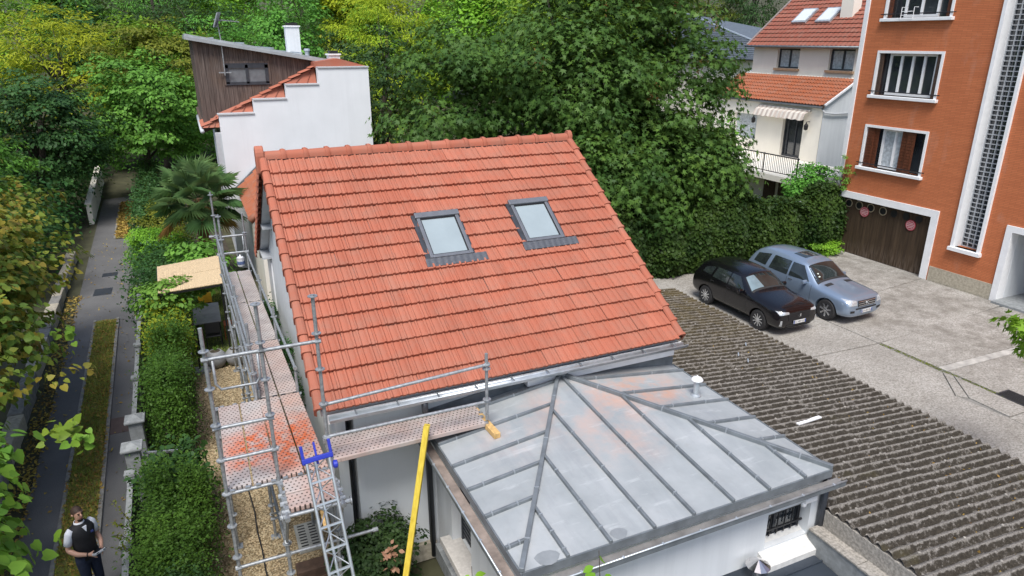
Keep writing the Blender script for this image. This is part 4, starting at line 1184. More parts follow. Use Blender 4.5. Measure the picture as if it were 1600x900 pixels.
for i, (ya, yb, za, zb) in enumerate(wins):
    w_ = MB().box((BX + .24, ya, za), (BX + .27, yb, zb)).build('window', M['glass_dark'], bb)
    frame(w_, 'surround', ya, yb, za, zb, .085, .04, M['white_paint'], False)
    MB().box((BX - .14, ya - .16, za - .11), (BX + .2, yb + .16, za)).build('window_sill', M['white_paint'], w_, bevel=.012)
    # inner sashes
    Wd = yb - ya
    s0, s1 = ((ya + .8, yb - .62), (ya + .28, yb - .36), (ya + .6, yb - .6), (ya + .5, yb - .5))[i]
    npan = (2, 4, 2, 2)[i]
    mb = MB(); x0, x1 = BX + .17, BX + .235
    mb.box((x0, s0, za + .02), (x1, s1, za + .10)); mb.box((x0, s0, zb - .09), (x1, s1, zb - .01))
    for j in range(npan + 1):
        yy = s0 + (s1 - s0) * j / npan
        mb.box((x0 - .002, yy - .04, za + .02), (x1, yy + .04, zb - .01))
    mb.build('sash', M['white_paint'], w_)
    for j in range(npan):
        a_, b_ = s0 + (s1 - s0) * j / npan + .05, s0 + (s1 - s0) * (j + 1) / npan - .05
        MB().box((BX + .215, a_, za + .1), (BX + .228, b_, zb - .1)).build('pane', M['curtain'] if i == 0 else M['glass_dark'], w_)
    for side in (0, 1):
        for j in range(2 if i == 0 else 1):
            wd = .30 if i == 0 else .16
            yy = (ya + .02 + (.28 if i == 0 else 0) + j * wd * .9) if side == 0 else (yb - .02 - wd - j * wd * .55)
            if side == 0 and i == 0: yy = ya + .42 + j * .26
            sh = MB().box((BX + .02 + .05 * j, yy, za + .02), (BX + .055 + .05 * j, yy + wd - .01, zb - .02)).build('shutter_leaf', M['brown_shutter'] if i != 1 else M['wood_dark'], w_)
            for s_ in range(12):
                zz = za + .1 + s_ * (zb - za - .2) / 12
                MB().box((BX + .008 + .05 * j, yy + .04, zz), (BX + .019 + .05 * j, yy + wd - .05, zz + .05)).build('slat', M['brown_shutter'] if i != 1 else M['wood_dark'], sh)
    MB().tube([(BX - .05, ya - .2, za + .14), (BX - .05, yb + .2, za + .14)], .018, 8).build('guard_bar', M['black'], w_)
    if i == 2:
        mb = MB()
        for zz in (za - .05, za + .08, za + .2): mb.tube([(BX - .25, 16.95 + .6, zz), (BX - .25, 17.75 + .2, zz)], .012, 6)
        for yy in (17.5, 17.97): mb.tube([(BX - .25, yy, za - .06), (BX - .25, yy, za + .34), (BX - .05, yy, za + .34)], .012, 6)
        mb.build('drying_rack', M['white_paint'], w_)
# stair window of glass blocks
w_ = MB().box((BX + .40, GB[0], GB[2]), (BX + .43, GB[1], GB[3])).build('stair_window', M['glass_dark'], bb)
frame(w_, 'surround', GB[0] + .002, GB[1] - .002, GB[2], GB[3], .10, .09, M['white_paint'], False, .42)
MB().box((BX - .16, GB[0] - .14, GB[2] - .12), (BX + .19, GB[1] + .14, GB[2])).build('window_sill', M['white_paint'], w_)
mb = MB()
for j in range(5): 
    yy = GB[0] + .02 + (GB[1] - GB[0] - .04) * j / 4; mb.box((BX + .33, yy - .014, GB[2]), (BX + .395, yy + .014, GB[3]))
z = GB[2]
while z < GB[3]: mb.box((BX + .333, GB[0], z), (BX + .395, GB[1], z + .024)); z += .152
mb.build('block_grid', M['grey_paint'], w_)
# garage door
frame(bb, 'garage_surround', GD[0], GD[1] - .03, GD[2], GD[3], .25, .05, M['white_paint'], False, .3)
gd = thing if False else None
gdoor = MB().box((BX + .2, GD[0], .04), (BX + .26, GD[1], GD[3])).build('garage_door', M['garage_wood'], bb)
yy = GD[0]
for j in range(13):
    b_ = min(GD[1], yy + .31)
    MB().box((BX + .17, yy + .004, .05), (BX + .199, b_ - .004, GD[3] - .02)).build('door_board', M['garage_wood'], gdoor); yy = b_
M['ring'] = simple('worn_ring', (.30, .25, .17), .6, var=.2)
for j, (u, v) in enumerate([(1327, 317), (1343, 321), (1361, 325), (1380, 330), (1397, 334), (1416, 338), (1436, 343)]):
    p = onX(u, v, BX + .165)
    o = MB().lathe([(.0, 0), (.135, 0), (.135, .012), (0, .012)], (BX + .155, p.y, p.z), 18, 'X').build('porthole', M['black'], gdoor)
    if j < 4: MB().lathe([(.135, -.01), (.165, -.01), (.165, .012), (.135, .012)], (BX + .15, p.y, p.z), 18, 'X', cap=False).build('porthole_ring', M['ring'], o)
M['sign_red'] = simple('sign_red', (.42, .035, .06), .5, var=.1); M['sign_pink'] = simple('sign_white', (.62, .42, .42), .5, var=.1)
for u, v in ((1351, 331), (1423, 352)):
    p = onX(u, v, BX + .15)
    o = MB().lathe([(0, 0), (.20, 0), (.20, .01), (0, .01)], (BX + .135, p.y, p.z), 22, 'X').build('no_parking_disc', M['sign_red'], gdoor)
    mb = MB()
    for k_, (w1, zz) in enumerate([(.09, .085), (.14, .03), (.14, -.03), (.09, -.085)]): mb.box((BX + .126, p.y - w1, p.z + zz - .014), (BX + .134, p.y + w1, p.z + zz + .014))
    mb.build('sign_lettering', M['sign_pink'], o)
    MB().lathe([(.155, 0), (.17, 0), (.17, .008), (.155, .008)], (BX + .126, p.y, p.z), 22, 'X', cap=False).build('sign_rim', M['sign_pink'], o)
# entrance recess
frame(bb, 'entrance_surround', DR[0], DR[1], DR[2], DR[3], .2, .05, M['white_paint'], False, .335)
mb = MB(); mb.box((BX + .33, DR[1] - .01, .02), (BX + 2.6, DR[1] + .2, DR[3])); mb.box((BX + 2.6, DR[0], .02), (BX + 2.7, DR[1] + .2, DR[3])); mb.box((BX + .33, DR[0] - .2, .02), (BX + 2.6, DR[0], DR[3]))
mb.build('entrance_wall', M['white_render'], bb)
MB().box((BX - .3, DR[0] - .1, .02), (BX + 2.6, DR[1] - .011, .10)).build('entrance_step', M['concrete_post'], bb)

# ================================================================ cream house beyond the ivy
ch = thing('cream_house', (31, 30, 0), 'cream house with two tiers of red tiled roof and a railed terrace', 'house')
CX, CY0, CY1 = 30.0, 26.75, 35.2
wl = [(27.95, 29.4, 2.05, 4.15), (31.4, 33.3, 2.7, 4.1)]
wallX(CX, CY0, CY1, 0, 4.95, wl, .3).build('facade', M['cream_render'], ch, fix=False)
MB().prism([(CX + .31, CY0 + .02, 0), (34, CY0 + .02, 0), (34, CY0 + .02, 7.0), (32.4, CY0 + .02, 6.35), (CX + .31, CY0 + .02, 4.9)], (0, CY1 - CY0 - .04, 0)).build('wall', M['cream_render'], ch)
MB().prism([(CX - .0, CY0 - .02, 0), (36, CY0 - .02, 0), (36, CY0 - .02, 6.6), (32.6, CY0 - .02, 6.5), (CX, CY0 - .02, 4.98)], (0, .04, 0)).build('side_wall', M['white_render'], ch)
MB().bar((CX - .1, CY0 - .1, 5.0), (32.6, CY0 - .1, 6.52), .14, .1).build('verge_board', M['white_paint'], ch)
# french door, lace panels
d_ = MB().box((CX + .24, wl[0][0], 2.05), (CX + .27, wl[0][1], 4.15)).build('french_door', M['glass_dark'], ch)
mb = MB()
for yy in (wl[0][0] + .03, (wl[0][0] + wl[0][1]) / 2 - .1, wl[0][1] - .25, wl[0][1] - .03): mb.box((CX + .18, yy - .035, 2.05), (CX + .235, yy + .035, 4.15))
mb.box((CX + .181, wl[0][0], 2.05), (CX + .235, wl[0][1], 2.16)); mb.box((CX + .181, wl[0][0], 4.05), (CX + .235, wl[0][1], 4.15))
mb.build('door_frame', M['dark_metal'], d_)
w_ = MB().box((CX + .24, wl[1][0], wl[1][2]), (CX + .27, wl[1][1], wl[1][3])).build('window', M['curtain'], ch)
# striped awning rolled over the door
aw = MB()
y0a, y1a = 27.55, 31.2
k = NT('awning_cloth'); x, y, z = k.xyz()
k.col(k.ramp(k.math('FRACT', k.math('MULTIPLY', y, 3.1)), [(.45, (.62, .58, .52)), (.55, (.48, .41, .36))])); M['awning'] = k.fin(.8)
aw.grid(lambda u, v: (CX - .12 - .42 * v + .02 * math.sin(u * 60), y0a + (y1a - y0a) * u, 4.62 - .16 * v - (.26 * max(0, v - .66) / .34) - (.05 * abs(math.sin(u * 22)) if v > .95 else 0)), 90, 6)
aw = aw.build('awning', M['awning'], ch)
MB().tube([(CX - .1, y0a - .05, 4.64), (CX - .1, y1a + .05, 4.64)], .07, 10).build('awning_roller', M['awning'], aw)
for yy in (27.6, 31.5):
    l_ = MB().lathe([(.02, -.2), (.10, -.16), (.12, .05), (.05, .15), (.01, .22)], (CX - .22, yy - .05, 3.85), 8).build('wall_lantern', M['black'], ch)
    MB().bar((CX, yy - .05, 4.1), (CX - .24, yy - .05, 4.08), .03, .03).build('lantern_arm', M['black'], l_)
MB().tube([(CX - .06, CY0 + .1, 4.85), (CX - .02, CY0 - .12, 4.62), (CX + .6, CY0 - .12, 4.55), (CX + 3, CY0 - .12, 4.5)], .045, 8).build('downpipe', M['grey_paint'], ch, smooth=True)
MB().tube([(CX - .18, CY0 - .05, 4.9), (CX - .18, CY1, 4.92)], .065, 8).build('gutter', M['zinc_dark'], ch, smooth=True)
# tiled slopes: courses with rolls
def tiled(fn, nu_m, nv_m, roll, course, amp, name, mat, par):
    """fn(a,b,h): a metres along the eave, b metres up the slope"""
    mb = MB()
    nr = int(nv_m / course); n1 = int(nu_m / roll) * 4
    for r_ in range(nr):
        b0, b1 = r_ * course, (r_ + 1) * course + .02
        mb.grid(lambda u, v: fn(u * nu_m, b0 + (b1 - b0) * v, amp * math.sin(u * nu_m / roll * 2 * math.pi) + .045 * (1 - v)), n1, 1)
    o = mb.build(name, mat, par, fix=False); o['kind'] = 'stuff'; return o
sl = math.atan2(6.36 - 4.98, 32.3 - 29.75); L_ = math.hypot(6.36 - 4.98, 32.3 - 29.75)
rf = MB().prism([(29.85, CY0 - .08, 4.86), (32.35, CY0 - .08, 6.22), (32.35, CY0 - .08, 6.3), (29.85, CY0 - .08, 4.95)], (0, CY1 - CY0 + .2, 0)).build('lower_roof', M['wood_dark'], ch)
tiled(lambda a_, b_, h: (29.75 + b_ * math.cos(sl) - h * math.sin(sl), CY0 - .1 + a_, 4.98 + b_ * math.sin(sl) + h * math.cos(sl)), CY1 - CY0 + .25, L_, .21, .33, .045, 'roof_tiles', M['tile_orange'], rf)
# upper storey
UX = 32.3
uw = [(31.05, 32.75, 6.62, 7.72), (27.3, 28.95, 6.62, 7.72)]
wallX(UX, CY0 + .2, 34.7, 6.2, 7.9, uw, .3).build('upper_facade', M['cream_render'], ch, fix=False)
MB().box((UX + .31, CY0 + .21, 6.2), (40, 34.69, 7.9)).build('upper_wall', M['cream_render'], ch)
MB().prism([(UX, 34.7, 6.2), (40, 34.7, 6.2), (40, 34.7, 8.0), (36.8, 34.7, 11.6), (UX, 34.7, 7.9)], (0, .02, 0)).build('gable_wall', M['cream_render'], ch)
for ya, yb, za, zb in uw:
    w_ = MB().box((UX + .22, ya, za), (UX + .25, yb, zb)).build('window', M['curtain'], ch)
    mb = MB()
    for yy in (ya + .04, (ya + yb) / 2, yb - .04): mb.box((UX + .16, yy - .05, za), (UX + .215, yy + .05, zb))
    mb.box((UX + .161, ya, za), (UX + .215, yb, za + .08)); mb.box((UX + .161, ya, zb - .1), (UX + .215, yb, zb))
    mb.build('frame', M['dark_metal'], w_)
    MB().box((UX - .12, ya - .1, za - .12), (UX + .15, yb + .1, za - .001)).build('window_sill', simple('brick_sill', (.36, .24, .15), .85) if 'brick_sill' not in bpy.data.materials else bpy.data.materials['brick_sill'], w_)
us = math.atan2(10.52 - 7.9, 35.19 - 32.0); UL = math.hypot(5.0, 5.0 * math.tan(us))
rf = MB().prism([(31.95, CY0 - .1, 7.8), (37, CY0 - .1, 7.8 + 5.05 * math.tan(us)), (37, CY0 - .1, 7.9 + 5.05 * math.tan(us)), (31.95, CY0 - .1, 7.88)], (0, 8.25, 0)).build('upper_roof', M['wood_dark'], ch)
def up(a_, b_, h): return (31.9 + b_ * math.cos(us) - h * math.sin(us), CY0 - .1 + a_, 7.86 + b_ * math.sin(us) + h * math.cos(us))
tiled(up, 8.3, UL, .3, .36, .014, 'roof_tiles', M['tile_old'], rf)
MB().tube([(31.82, CY0 - .1, 7.82), (31.82, 35.0, 7.82)], .06, 8).build('gutter', M['zinc_dark'], rf, smooth=True)
MB().bar(up(8.3, 0, .0), up(8.3, UL, .0), .12, .16).build('verge_board', simple('verge_grey', (.25, .2, .19), .8), rf)
for a0 in (6.35, 4.6):
    p = [up(a0 - 1.05, 1.9, .02), up(a0, 1.9, .02), up(a0, 3.1, .02), up(a0 - 1.05, 3.1, .02), up(a0 - 1.05, 1.9, .14), up(a0, 1.9, .14), up(a0, 3.1, .14), up(a0 - 1.05, 3.1, .14)]
    s_ = MB().hexa(p).build('skylight', M['zinc_light'], rf)
    p = [up(a0 - .95, 2.0, .141), up(a0 - .1, 2.0, .141), up(a0 - .1, 3.0, .141), up(a0 - .95, 3.0, .141)]
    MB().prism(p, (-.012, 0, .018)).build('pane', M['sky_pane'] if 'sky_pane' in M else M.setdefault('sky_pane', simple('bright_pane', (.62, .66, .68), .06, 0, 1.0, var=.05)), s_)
p = up(2.9, 2.6, 0); MB().box((p[0] - .25, p[1] - .5, p[2] - .4), (p[0] + .35, p[1] + .3, p[2] + 1.3)).build('chimney', M['cream_render'], rf)
# terrace with its railing
TX = 25.5
MB().box((TX - .05, 23.6, 1.72), (CX - .02, 35, 2.0)).build('terrace_slab', M['cream_render'], ch)
mb = MB()
MB().box((27.2, 24.6, 0.0), (CX - .05, 35, 1.718)).build('basement_wall', M['cream_render'], ch)
for ya in (25.6, 26.6): MB().box((27.12, ya, .0), (27.19, ya + .75, 1.55)).build('basement_door', M['wood_dark'], ch)
rl = MB().tube([(TX, 23.7, 2.95), (TX, 34.9, 2.95)], .03, 6).build('railing', M['black'], ch)
MB().tube([(TX, 23.7, 2.14), (TX, 34.9, 2.14)], .022, 6).build('bottom_rail', M['black'], rl)
bal = MB().tube([(0, 0, 2.14), (0, 0, 2.94)], .013, 5).mesh('baluster'); bal.materials.append(M['black'])
yy = 23.8
while yy < 34.9:
    o = link('baluster', bal, None, rl, (TX, yy, 0)); yy += .115
for yy in (23.75, 25.9, 28, 30.2, 32.4): MB().tube([(TX, yy, 2.0), (TX, yy, 3.0)], .028, 6).build('railing_post', M['black'], rl)

# ================================================================ slate roofed house far behind
t = thing('slate_house', (50, 52, 0), 'distant house with a blue grey slate hip roof behind the big maple', 'house')
MB().box((45, 43, 0), (57.5, 76, 6.6)).build('wall', M['cream_render'], t)
E4 = [(44.4, 42.0, 6.6), (58, 42.0, 6.6), (58, 76.6, 6.6), (44.4, 76.6, 6.6)]; Ra, Rb = (51, 66, 11.0), (51, 70, 11.0)
MB().add(E4 + [Ra, Rb], [(0, 1, 4), (1, 2, 5, 4), (2, 3, 5), (3, 0, 4, 5), (0, 3, 2, 1)]).build('roof', M['slate'], t)
MB().tube([E4[0], Ra], .10, 6).build('hip_flashing', M['zinc_light'], t)
MB().tube([E4[3], E4[0]], .07, 6).build('gutter', M['dark_metal'], t)
# slate courses as thin steps
mb = MB()
for i in range(1, 30):
    f_ = i / 30.; a_ = Vector(E4[0]).lerp(Vector(Ra), f_); b_ = Vector(E4[3]).lerp(Vector(Rb), f_)
    mb.bar(a_ + Vector((-.01, 0, .012)), b_ + Vector((-.01, 0, .012)), .10, .02)
o = mb.build('slate_courses', M['slate'], t); o['kind'] = 'stuff'
# ================================================================ white house with stepped party wall and boarded attic
wh = thing('stepped_white_house', (3.7, 30, 0), 'white house with a stepped party wall and dark boarded attic', 'house')
PY = 27.0
stp = [(1.0, 5.67), (2.2, 5.67), (2.2, 6.14), (3.37, 6.14), (3.37, 6.62), (4.55, 6.62), (4.55, 7.2), (6.42, 7.2)]
MB().prism([(1.0, PY, 0)] + [(x, PY, z) for x, z in stp] + [(6.42, PY, 0)], (0, .35, 0)).build('party_wall', M['clean_render'], wh)
for (xa, z) in ((1.0, 5.67), (2.2, 6.14), (3.37, 6.62), (4.55, 7.2)):
    xb = {1.0: 2.2, 2.2: 3.37, 3.37: 4.55, 4.55: 6.44}[xa]
    MB().box((xa - (.04 if xa == 1.0 else .0), PY - .04, z + .001), (xb - .002, PY + .4, z + .045)).build('coping', M['grey_paint'], wh)
MB().box((1.02, PY + .36, 0), (6.4, 37, 5.2)).build('wall', M['white_render'], wh)
MB().box((.80, PY + .05, 2.2), (1.0, PY + .30, 5.05)).build('corner_pier', M['grey_paint'], wh)
w_ = MB().box((.93, PY + .5, 2.6), (1.02, 30.5, 4.9)).build('window', M['glass_dark'], wh)
for yy in (PY + .5, 28.6, 29.6): MB().box((.88, yy, 2.55), (.929, yy + .1, 4.95)).build('frame', M['white_paint'], w_)
# tiled slope behind the steps
s5 = math.atan2(7.42 - 5.25, 4.9 - .45)
def tp(a_, b_, h): return (.40 + b_ * math.cos(s5) - h * math.sin(s5), PY + .38 + a_, 5.22 + b_ * math.sin(s5) + h * math.cos(s5))
for xa, za, zb in ((.42, 5.22, 5.67), (1.02, 5.715, 6.14), (2.22, 6.185, 6.62), (3.39, 6.665, 7.2)):
    xb = {.42: 1.0, 1.02: 2.19, 2.22: 3.36, 3.39: 4.54}[xa]
    MB().prism([(xa, PY + .37, za), (xb, PY + .37, za), (xb, PY + .62, zb)], (0, .05, 0)).build('step_tiles', M['tile'], wh)
    for f_ in (.35, .7):
        MB().bar((xa + (xb - xa) * f_, PY + .365, za + .01), (xa + (xb - xa) * (f_ + .18), PY + .365 + .25 * f_, za + (zb - za) * (f_ + .1)), .03, .02).build('tile_roll', M['tile_old'], wh)
rf = MB().prism([(.42, PY + .69, 5.0), (6.4, PY + .69, 7.1), (6.4, PY + .69, 7.12), (.42, PY + .69, 5.18)], (0, 9.2, 0)).build('roof', M['wood_dark'], wh)
tiled(tp, 2.4, 5.0, .3, .40, .02, 'roof_tiles', M['tile'], rf)
MB().prism([(4.5, PY + .36, 7.21), (6.44, PY + .36, 7.16), (6.44, PY + .36, 7.24), (5.4, PY + .36, 7.52), (4.5, PY + .36, 7.4)], (0, 1.2, 0)).build('ridge_tiles', M['tile'], rf)
MB().tube([(.40, PY + .1, 5.12), (.40, 33, 5.12)], .07, 8).build('gutter', M['grey_paint'], rf, smooth=True)
# boarded attic storey
AY = 28.25
at = MB().prism([(.55, AY, 5.0), (5.35, AY, 7.0), (5.35, AY, 7.35), (.55, AY, 8.22)], (0, 8, 0)).build('attic_wall', M['wood_dark'], wh)
def atop(x): return 8.20 - (x - .55) * (8.20 - 7.36) / 4.8
def abot(x): return 5.2 + (x - .5) * .487
rb = random.Random(5); x = .5
win = (1.52, 2.90, 6.66, 7.32)
while x < 5.3:
    w = min(.165, 5.33 - x)
    segs = [(abot(x), atop(x))]
    if win[0] - .09 < x + w / 2 < win[1] + .09: segs = [(abot(x), win[2] - .06), (win[3] + .06, atop(x))]
    for za, zb in segs:
        if zb - za < .05: continue
        MB().prism([(x + .006, AY - .035 - rb.uniform(0, .012), za), (x + w - .004, AY - .035, za), (x + w - .004, AY - .035, min(zb, atop(x + w))), (x + .006, AY - .035, zb)], (0, .034, 0)).build('board', M['boards'], at)
    x += w
y = AY
while y < AY + 7.9:
    MB().box((.515 - rb.uniform(0, .01), y + .004, 5.1), (.549, y + .161, 8.18)).build('board', M['boards'], at); y += .165
w_ = MB().box((win[0], AY - .03, win[2]), (win[1], AY - .002, win[3])).build('window', M['curtain_grey'] if 'curtain_grey' in M else M.setdefault('curtain_grey', simple('grey_pane', (.15, .165, .18), .1, 0, .8)), at)
mb = MB()
for a_, b_, c_, d_ in ((win[0] - .06, win[1] + .06, win[3] - .12, win[3] + .05), (win[0] - .06, win[1] + .06, win[2] - .05, win[2] + .06), (win[0] - .06, win[0] + .06, win[2], win[3]), (win[1] - .06, win[1] + .06, win[2], win[3]), ((win[0] + win[1]) / 2 - .05, (win[0] + win[1]) / 2 + .05, win[2], win[3])):
    mb.box((a_, AY - .075, c_), (b_, AY - .031, d_))
mb.build('frame', M['dark_metal'], w_)
for a_, b_, c_, d_ in ((win[0] - .13, win[1] + .13, win[3] + .051, win[3] + .12), (win[0] - .13, win[0] - .061, win[2] - .05, win[3] + .05), (win[1] + .061, win[1] + .13, win[2] - .05, win[3] + .05)):
    MB().box((a_, AY - .07, c_), (b_, AY - .03, d_)).build('casing', M['boards'], w_)
MB().prism([(.28, AY - .3, 8.22), (5.5, AY - .3, 7.30), (5.5, AY - .3, 7.42), (.28, AY - .3, 8.38)], (0, 8.6, 0)).build('attic_roof', M['zinc_light'], at)
MB().prism([(.26, AY - .33, 8.19), (5.52, AY - .33, 7.27), (5.52, AY - .33, 7.36), (.26, AY - .33, 8.30)], (0, .03, 0)).build('roof_edge', M['zinc'], at)
for x in (1.2, 2.2, 3.2, 4.2): MB().bar((x, AY - .29, 8.40 - (x - .28) * .176), (x, AY + 8.2, 8.40 - (x - .28) * .176), .04, .05).build('seam', M['zinc_light'], at)
# chimneys
def chim(u0, u1, vt, vb, Y, nm):
    a_, b_ = onY(u0, vb, Y), onY(u1, vt, Y)
    o = MB().box((a_.x, Y, a_.z - .4), (b_.x, Y + .45, b_.z)).build(nm, M['white_render'], wh)
    MB().box((a_.x - .04, Y - .04, b_.z), (b_.x + .04, Y + .49, b_.z + .05)).build('chimney_cap', M['white_paint'], o)
    MB().box((a_.x + .05, Y + .05, b_.z + .051), (b_.x - .05, Y + .4, b_.z + .16)).build('chimney_vent', M['black'], o)
chim(450, 467, 42, 84, 31.0, 'chimney'); chim(515, 531, 86, 104, 28.2, 'chimney')
p = onY(480, 84, 30.5); MB().lathe([(.09, -.3), (.09, .1), (.13, .12), (.11, .2)], p, 10).build('roof_vent', M['zinc_light'], wh)
# aerial
p = onY(345, 62, 28.05); b_ = onY(352, 118, 28.05); tp_ = onY(338, 28, 28.05)
t = thing('tv_aerial', (p.x, 28.05, 7.2), 'grey television aerial on a mast at the boarded attic', 'aerial')
MB().tube([(b_.x, 28.05, b_.z), (p.x, 28.05, p.z), (tp_.x, 28.05, tp_.z)], .022, 6).build('mast', M['galv'], t)
MB().bar((tp_.x - .1, 28.05, tp_.z - .05), (tp_.x + .75, 28.2, tp_.z - .12), .03, .03).build('boom', M['galv'], t)
for i in range(7):
    x = tp_.x + .05 + i * .1
    MB().tube([(x, 27.75, tp_.z - .06), (x, 28.45, tp_.z - .1)], .009, 5).build('dipole', M['galv'], t)
for s_ in (-1, 1): MB().bar((tp_.x - .08, 28.05 + s_ * .03, tp_.z - .3), (tp_.x + .1, 28.05 + s_ * .12, tp_.z + .18), .25, .02).build('reflector', M['galv'], t)
MB().bar((b_.x - .2, 28.1, b_.z + .1), (b_.x + .22, 28.1, b_.z + .1), .04, .04).build('wall_bracket', M['galv'], t)

# small tiled roof between the two houses
t = thing('tiled_outhouse', (2.5, 24.5, 0), 'small pale outhouse with a steep orange tiled roof behind the gable', 'outhouse')
q0 = onX(390, 327, 1.36); q1 = onX(376, 300, 1.36)
ez = 3.05
MB().prism([(1.5, 21.6, 0), (2.45, 21.6, 0), (2.45, 21.6, ez + .95), (1.5, 21.6, ez)], (0, 5.3, 0)).build('wall', M['cream_render'], t)
s6 = R(42)
def op(a_, b_, h): return (1.28 + b_ * math.cos(s6) - h * math.sin(s6), 21.5 + a_, ez + b_ * math.sin(s6) + h * math.cos(s6))
rf = MB().prism([(1.3, 21.5, ez - .08), (2.5, 21.5, ez - .08 + 1.2 * math.tan(s6)), (2.5, 21.5, ez - .02 + 1.2 * math.tan(s6)), (1.3, 21.5, ez - .02)], (0, 5.4, 0)).build('roof', M['wood_dark'], t)
tiled(op, 5.4, 1.7, .32, .42, .04, 'roof_tiles', M['tile_orange'], rf)
for b_ in range(4):
    p, q = op(0.05, b_ * .42, .03), op(.05, b_ * .42 + .46, .02)
    MB().tube([p, q], [.11, .085], 10).build('verge_tile', M['tile_orange'], rf, smooth=True)
MB().bar(op(5.4, 0, .05), op(5.4, 1.7, .05), .1, .06).build('flashing', M['zinc_dark'], rf)

# ================================================================ lane side: fence, gate, low walls
fpost = MB(); fpost.box((-.07, -.07, 0), (.07, .07, .96)); fpost.prism([(-.085, -.085, .96), (.085, -.085, .96), (.085, .085, .96), (-.085, .085, .96)], (0, 0, .05))
fpm = fpost.mesh('post'); fpm.materials.append(M['concrete_post'])
def FXX(y): return -1.52 - .0236 * y
def fence(ya, yb, n, label):
    t = thing('concrete_fence', (FXX(ya), ya, 0), label, 'fence')
    for i in range(n + 1):
        y = ya + (yb - ya) * i / n
        link('post', fpm, None, t, (FXX(y), y, 0))
        if i < n:
            y2 = ya + (yb - ya) * (i + 1) / n
            for j in range(3):
                MB().bar((FXX(y + .075), y + .075, .16 + j * .275), (FXX(y2 - .075), y2 - .075, .16 + j * .275), .05, .262).build('panel', M['concrete_post'], t)
            MB().bar((FXX(y + .075), y + .075, .885), (FXX(y2 - .075), y2 - .075, .885), .09, .05).build('top_rail', M['concrete_post'], t)
fence(14.3, 30.2, 8, 'grey concrete panel fence beside the golden and green hedge')
fence(6.2, 12.2, 3, 'grey concrete panel fence beside the standing man')
for y, lb in ((13.77, 'square concrete gate pillar with cap beside the long fence'), (12.69, 'square concrete gate pillar with cap beside the dark open gate')):
    t = thing('gate_pillar', (-1.76, y, 0), lb, 'gate pillar')
    MB().box((-1.88, y - .12, 0), (-1.64, y + .12, 1.2)).build('shaft', M['concrete_post'], t, bevel=.01)
    MB().prism([(-1.94, y - .18, 1.2), (-1.58, y - .18, 1.2), (-1.58, y + .18, 1.2), (-1.94, y + .18, 1.2)], (0, 0, .06)).build('cap', M['concrete_post'], t, bevel=.02)
    MB().add([(-1.90, y - .14, 1.26), (-1.62, y - .14, 1.26), (-1.62, y + .14, 1.26), (-1.90, y + .14, 1.26), (-1.76, y, 1.33)], [(0, 1, 4), (1, 2, 4), (2, 3, 4), (3, 0, 4)]).build('cap_point', M['concrete_post'], t)
t = thing('garden_gate', (-1.6, 12.6, 0), 'dark metal garden gate standing open between the hedges', 'gate')
MB().bar((-1.6, 12.7, 1.05), (-.85, 12.48, 1.05), .035, .04).build('top_rail', M['galv'], t)
MB().bar((-1.5, 12.67, .55), (-.85, 12.48, .55), .025, .95).build('gate_panel', M['black'], t)
MB().box((-1.02, 12.40, .82), (-.78, 12.60, 1.10)).build('letter_box', M['dark_metal'], t, bevel=.01)
# low wall and stacked boards on the far side of the lane
t = thing('lane_wall', (-4.95, 41, 0), 'pale rendered low wall along the far bend of the lane', 'wall')
MB().hexa([(-4.9, 37, 0), (-4.7, 37, 0), (-5.1, 47.5, 0), (-5.3, 47.5, 0), (-4.9, 37, .95), (-4.7, 37, .95), (-5.1, 47.5, 1.25), (-5.3, 47.5, 1.25)]).build('masonry', M['cream_render'], t)
MB().hexa([(-4.93, 36.95, .951), (-4.67, 36.95, .951), (-5.07, 47.55, 1.251), (-5.33, 47.55, 1.251), (-4.93, 36.95, 1.0), (-4.67, 36.95, 1.0), (-5.07, 47.55, 1.3), (-5.33, 47.55, 1.3)]).build('coping', M['cream_render'], t)
t = thing('stone_edge_wall', (-4.15, 14, 0), 'low mossy stone wall under the linden branches beside the lane', 'wall')
rb = random.Random(21); y = 8.0
while y < 30:
    L_ = rb.uniform(.55, .95)
    w = rb.uniform(.26, .32)
    x = LX(-3.98, y) - .25
    MB().box((x - w / 2, y + .01, 0), (x + w / 2, y + L_ - .01, .36 + rb.uniform(-.03, .04))).build('stone', M['kerb'] if rb.random() < .5 else M['stone_plinth'], t, bevel=.02)
    y += L_

# ================================================================ garden furniture
pc = [Vector((-1.39, 21.2, 2.08)), Vector((.30, 21.6, 2.1)), Vector((.22, 18.78, 2.12)), Vector((-1.31, 18.66, 2.1))]
t = thing('reed_canopy', (-.5, 20, 0), 'flat canopy roofed with two straw coloured reed mats', 'canopy')
for i in (0, 1):
    a_, b_ = (pc[3].lerp(pc[0], i * .5 + .008), pc[2].lerp(pc[1], i * .5 + .008)); c_, d_ = (pc[2].lerp(pc[1], (i + 1) * .5 - .008), pc[3].lerp(pc[0], (i + 1) * .5 - .008))
    mat_o = MB().prism([a_, b_, c_, d_], (0, 0, .012)).build('reed_mat', M['reed'], t)
    mb = MB()
    for j in range(75):
        f_ = (j + .5) / 75; p, q = a_.lerp(b_, f_), d_.lerp(c_, f_)
        mb.bar(p + Vector((rb.uniform(-.004, .004), -.02 + rb.uniform(-.02, .02), .02)), q + Vector((0, .0 + rb.uniform(-.02, .02), .02)), .019, .014)
    o = mb.build('reeds', M['reed'], mat_o); o['kind'] = 'stuff'
for i in range(4):
    p = pc[i]; q = p.lerp(sum(pc, Vector()) / 4, .06)
    MB().tube([(q.x, q.y, .03), (q.x, q.y, p.z)], .022, 8).build('post', M['black'], t)
    MB().bar(pc[i] - Vector((0, 0, .03)), pc[(i + 1) % 4] - Vector((0, 0, .03)), .035, .04).build('beam', M['black'], t)
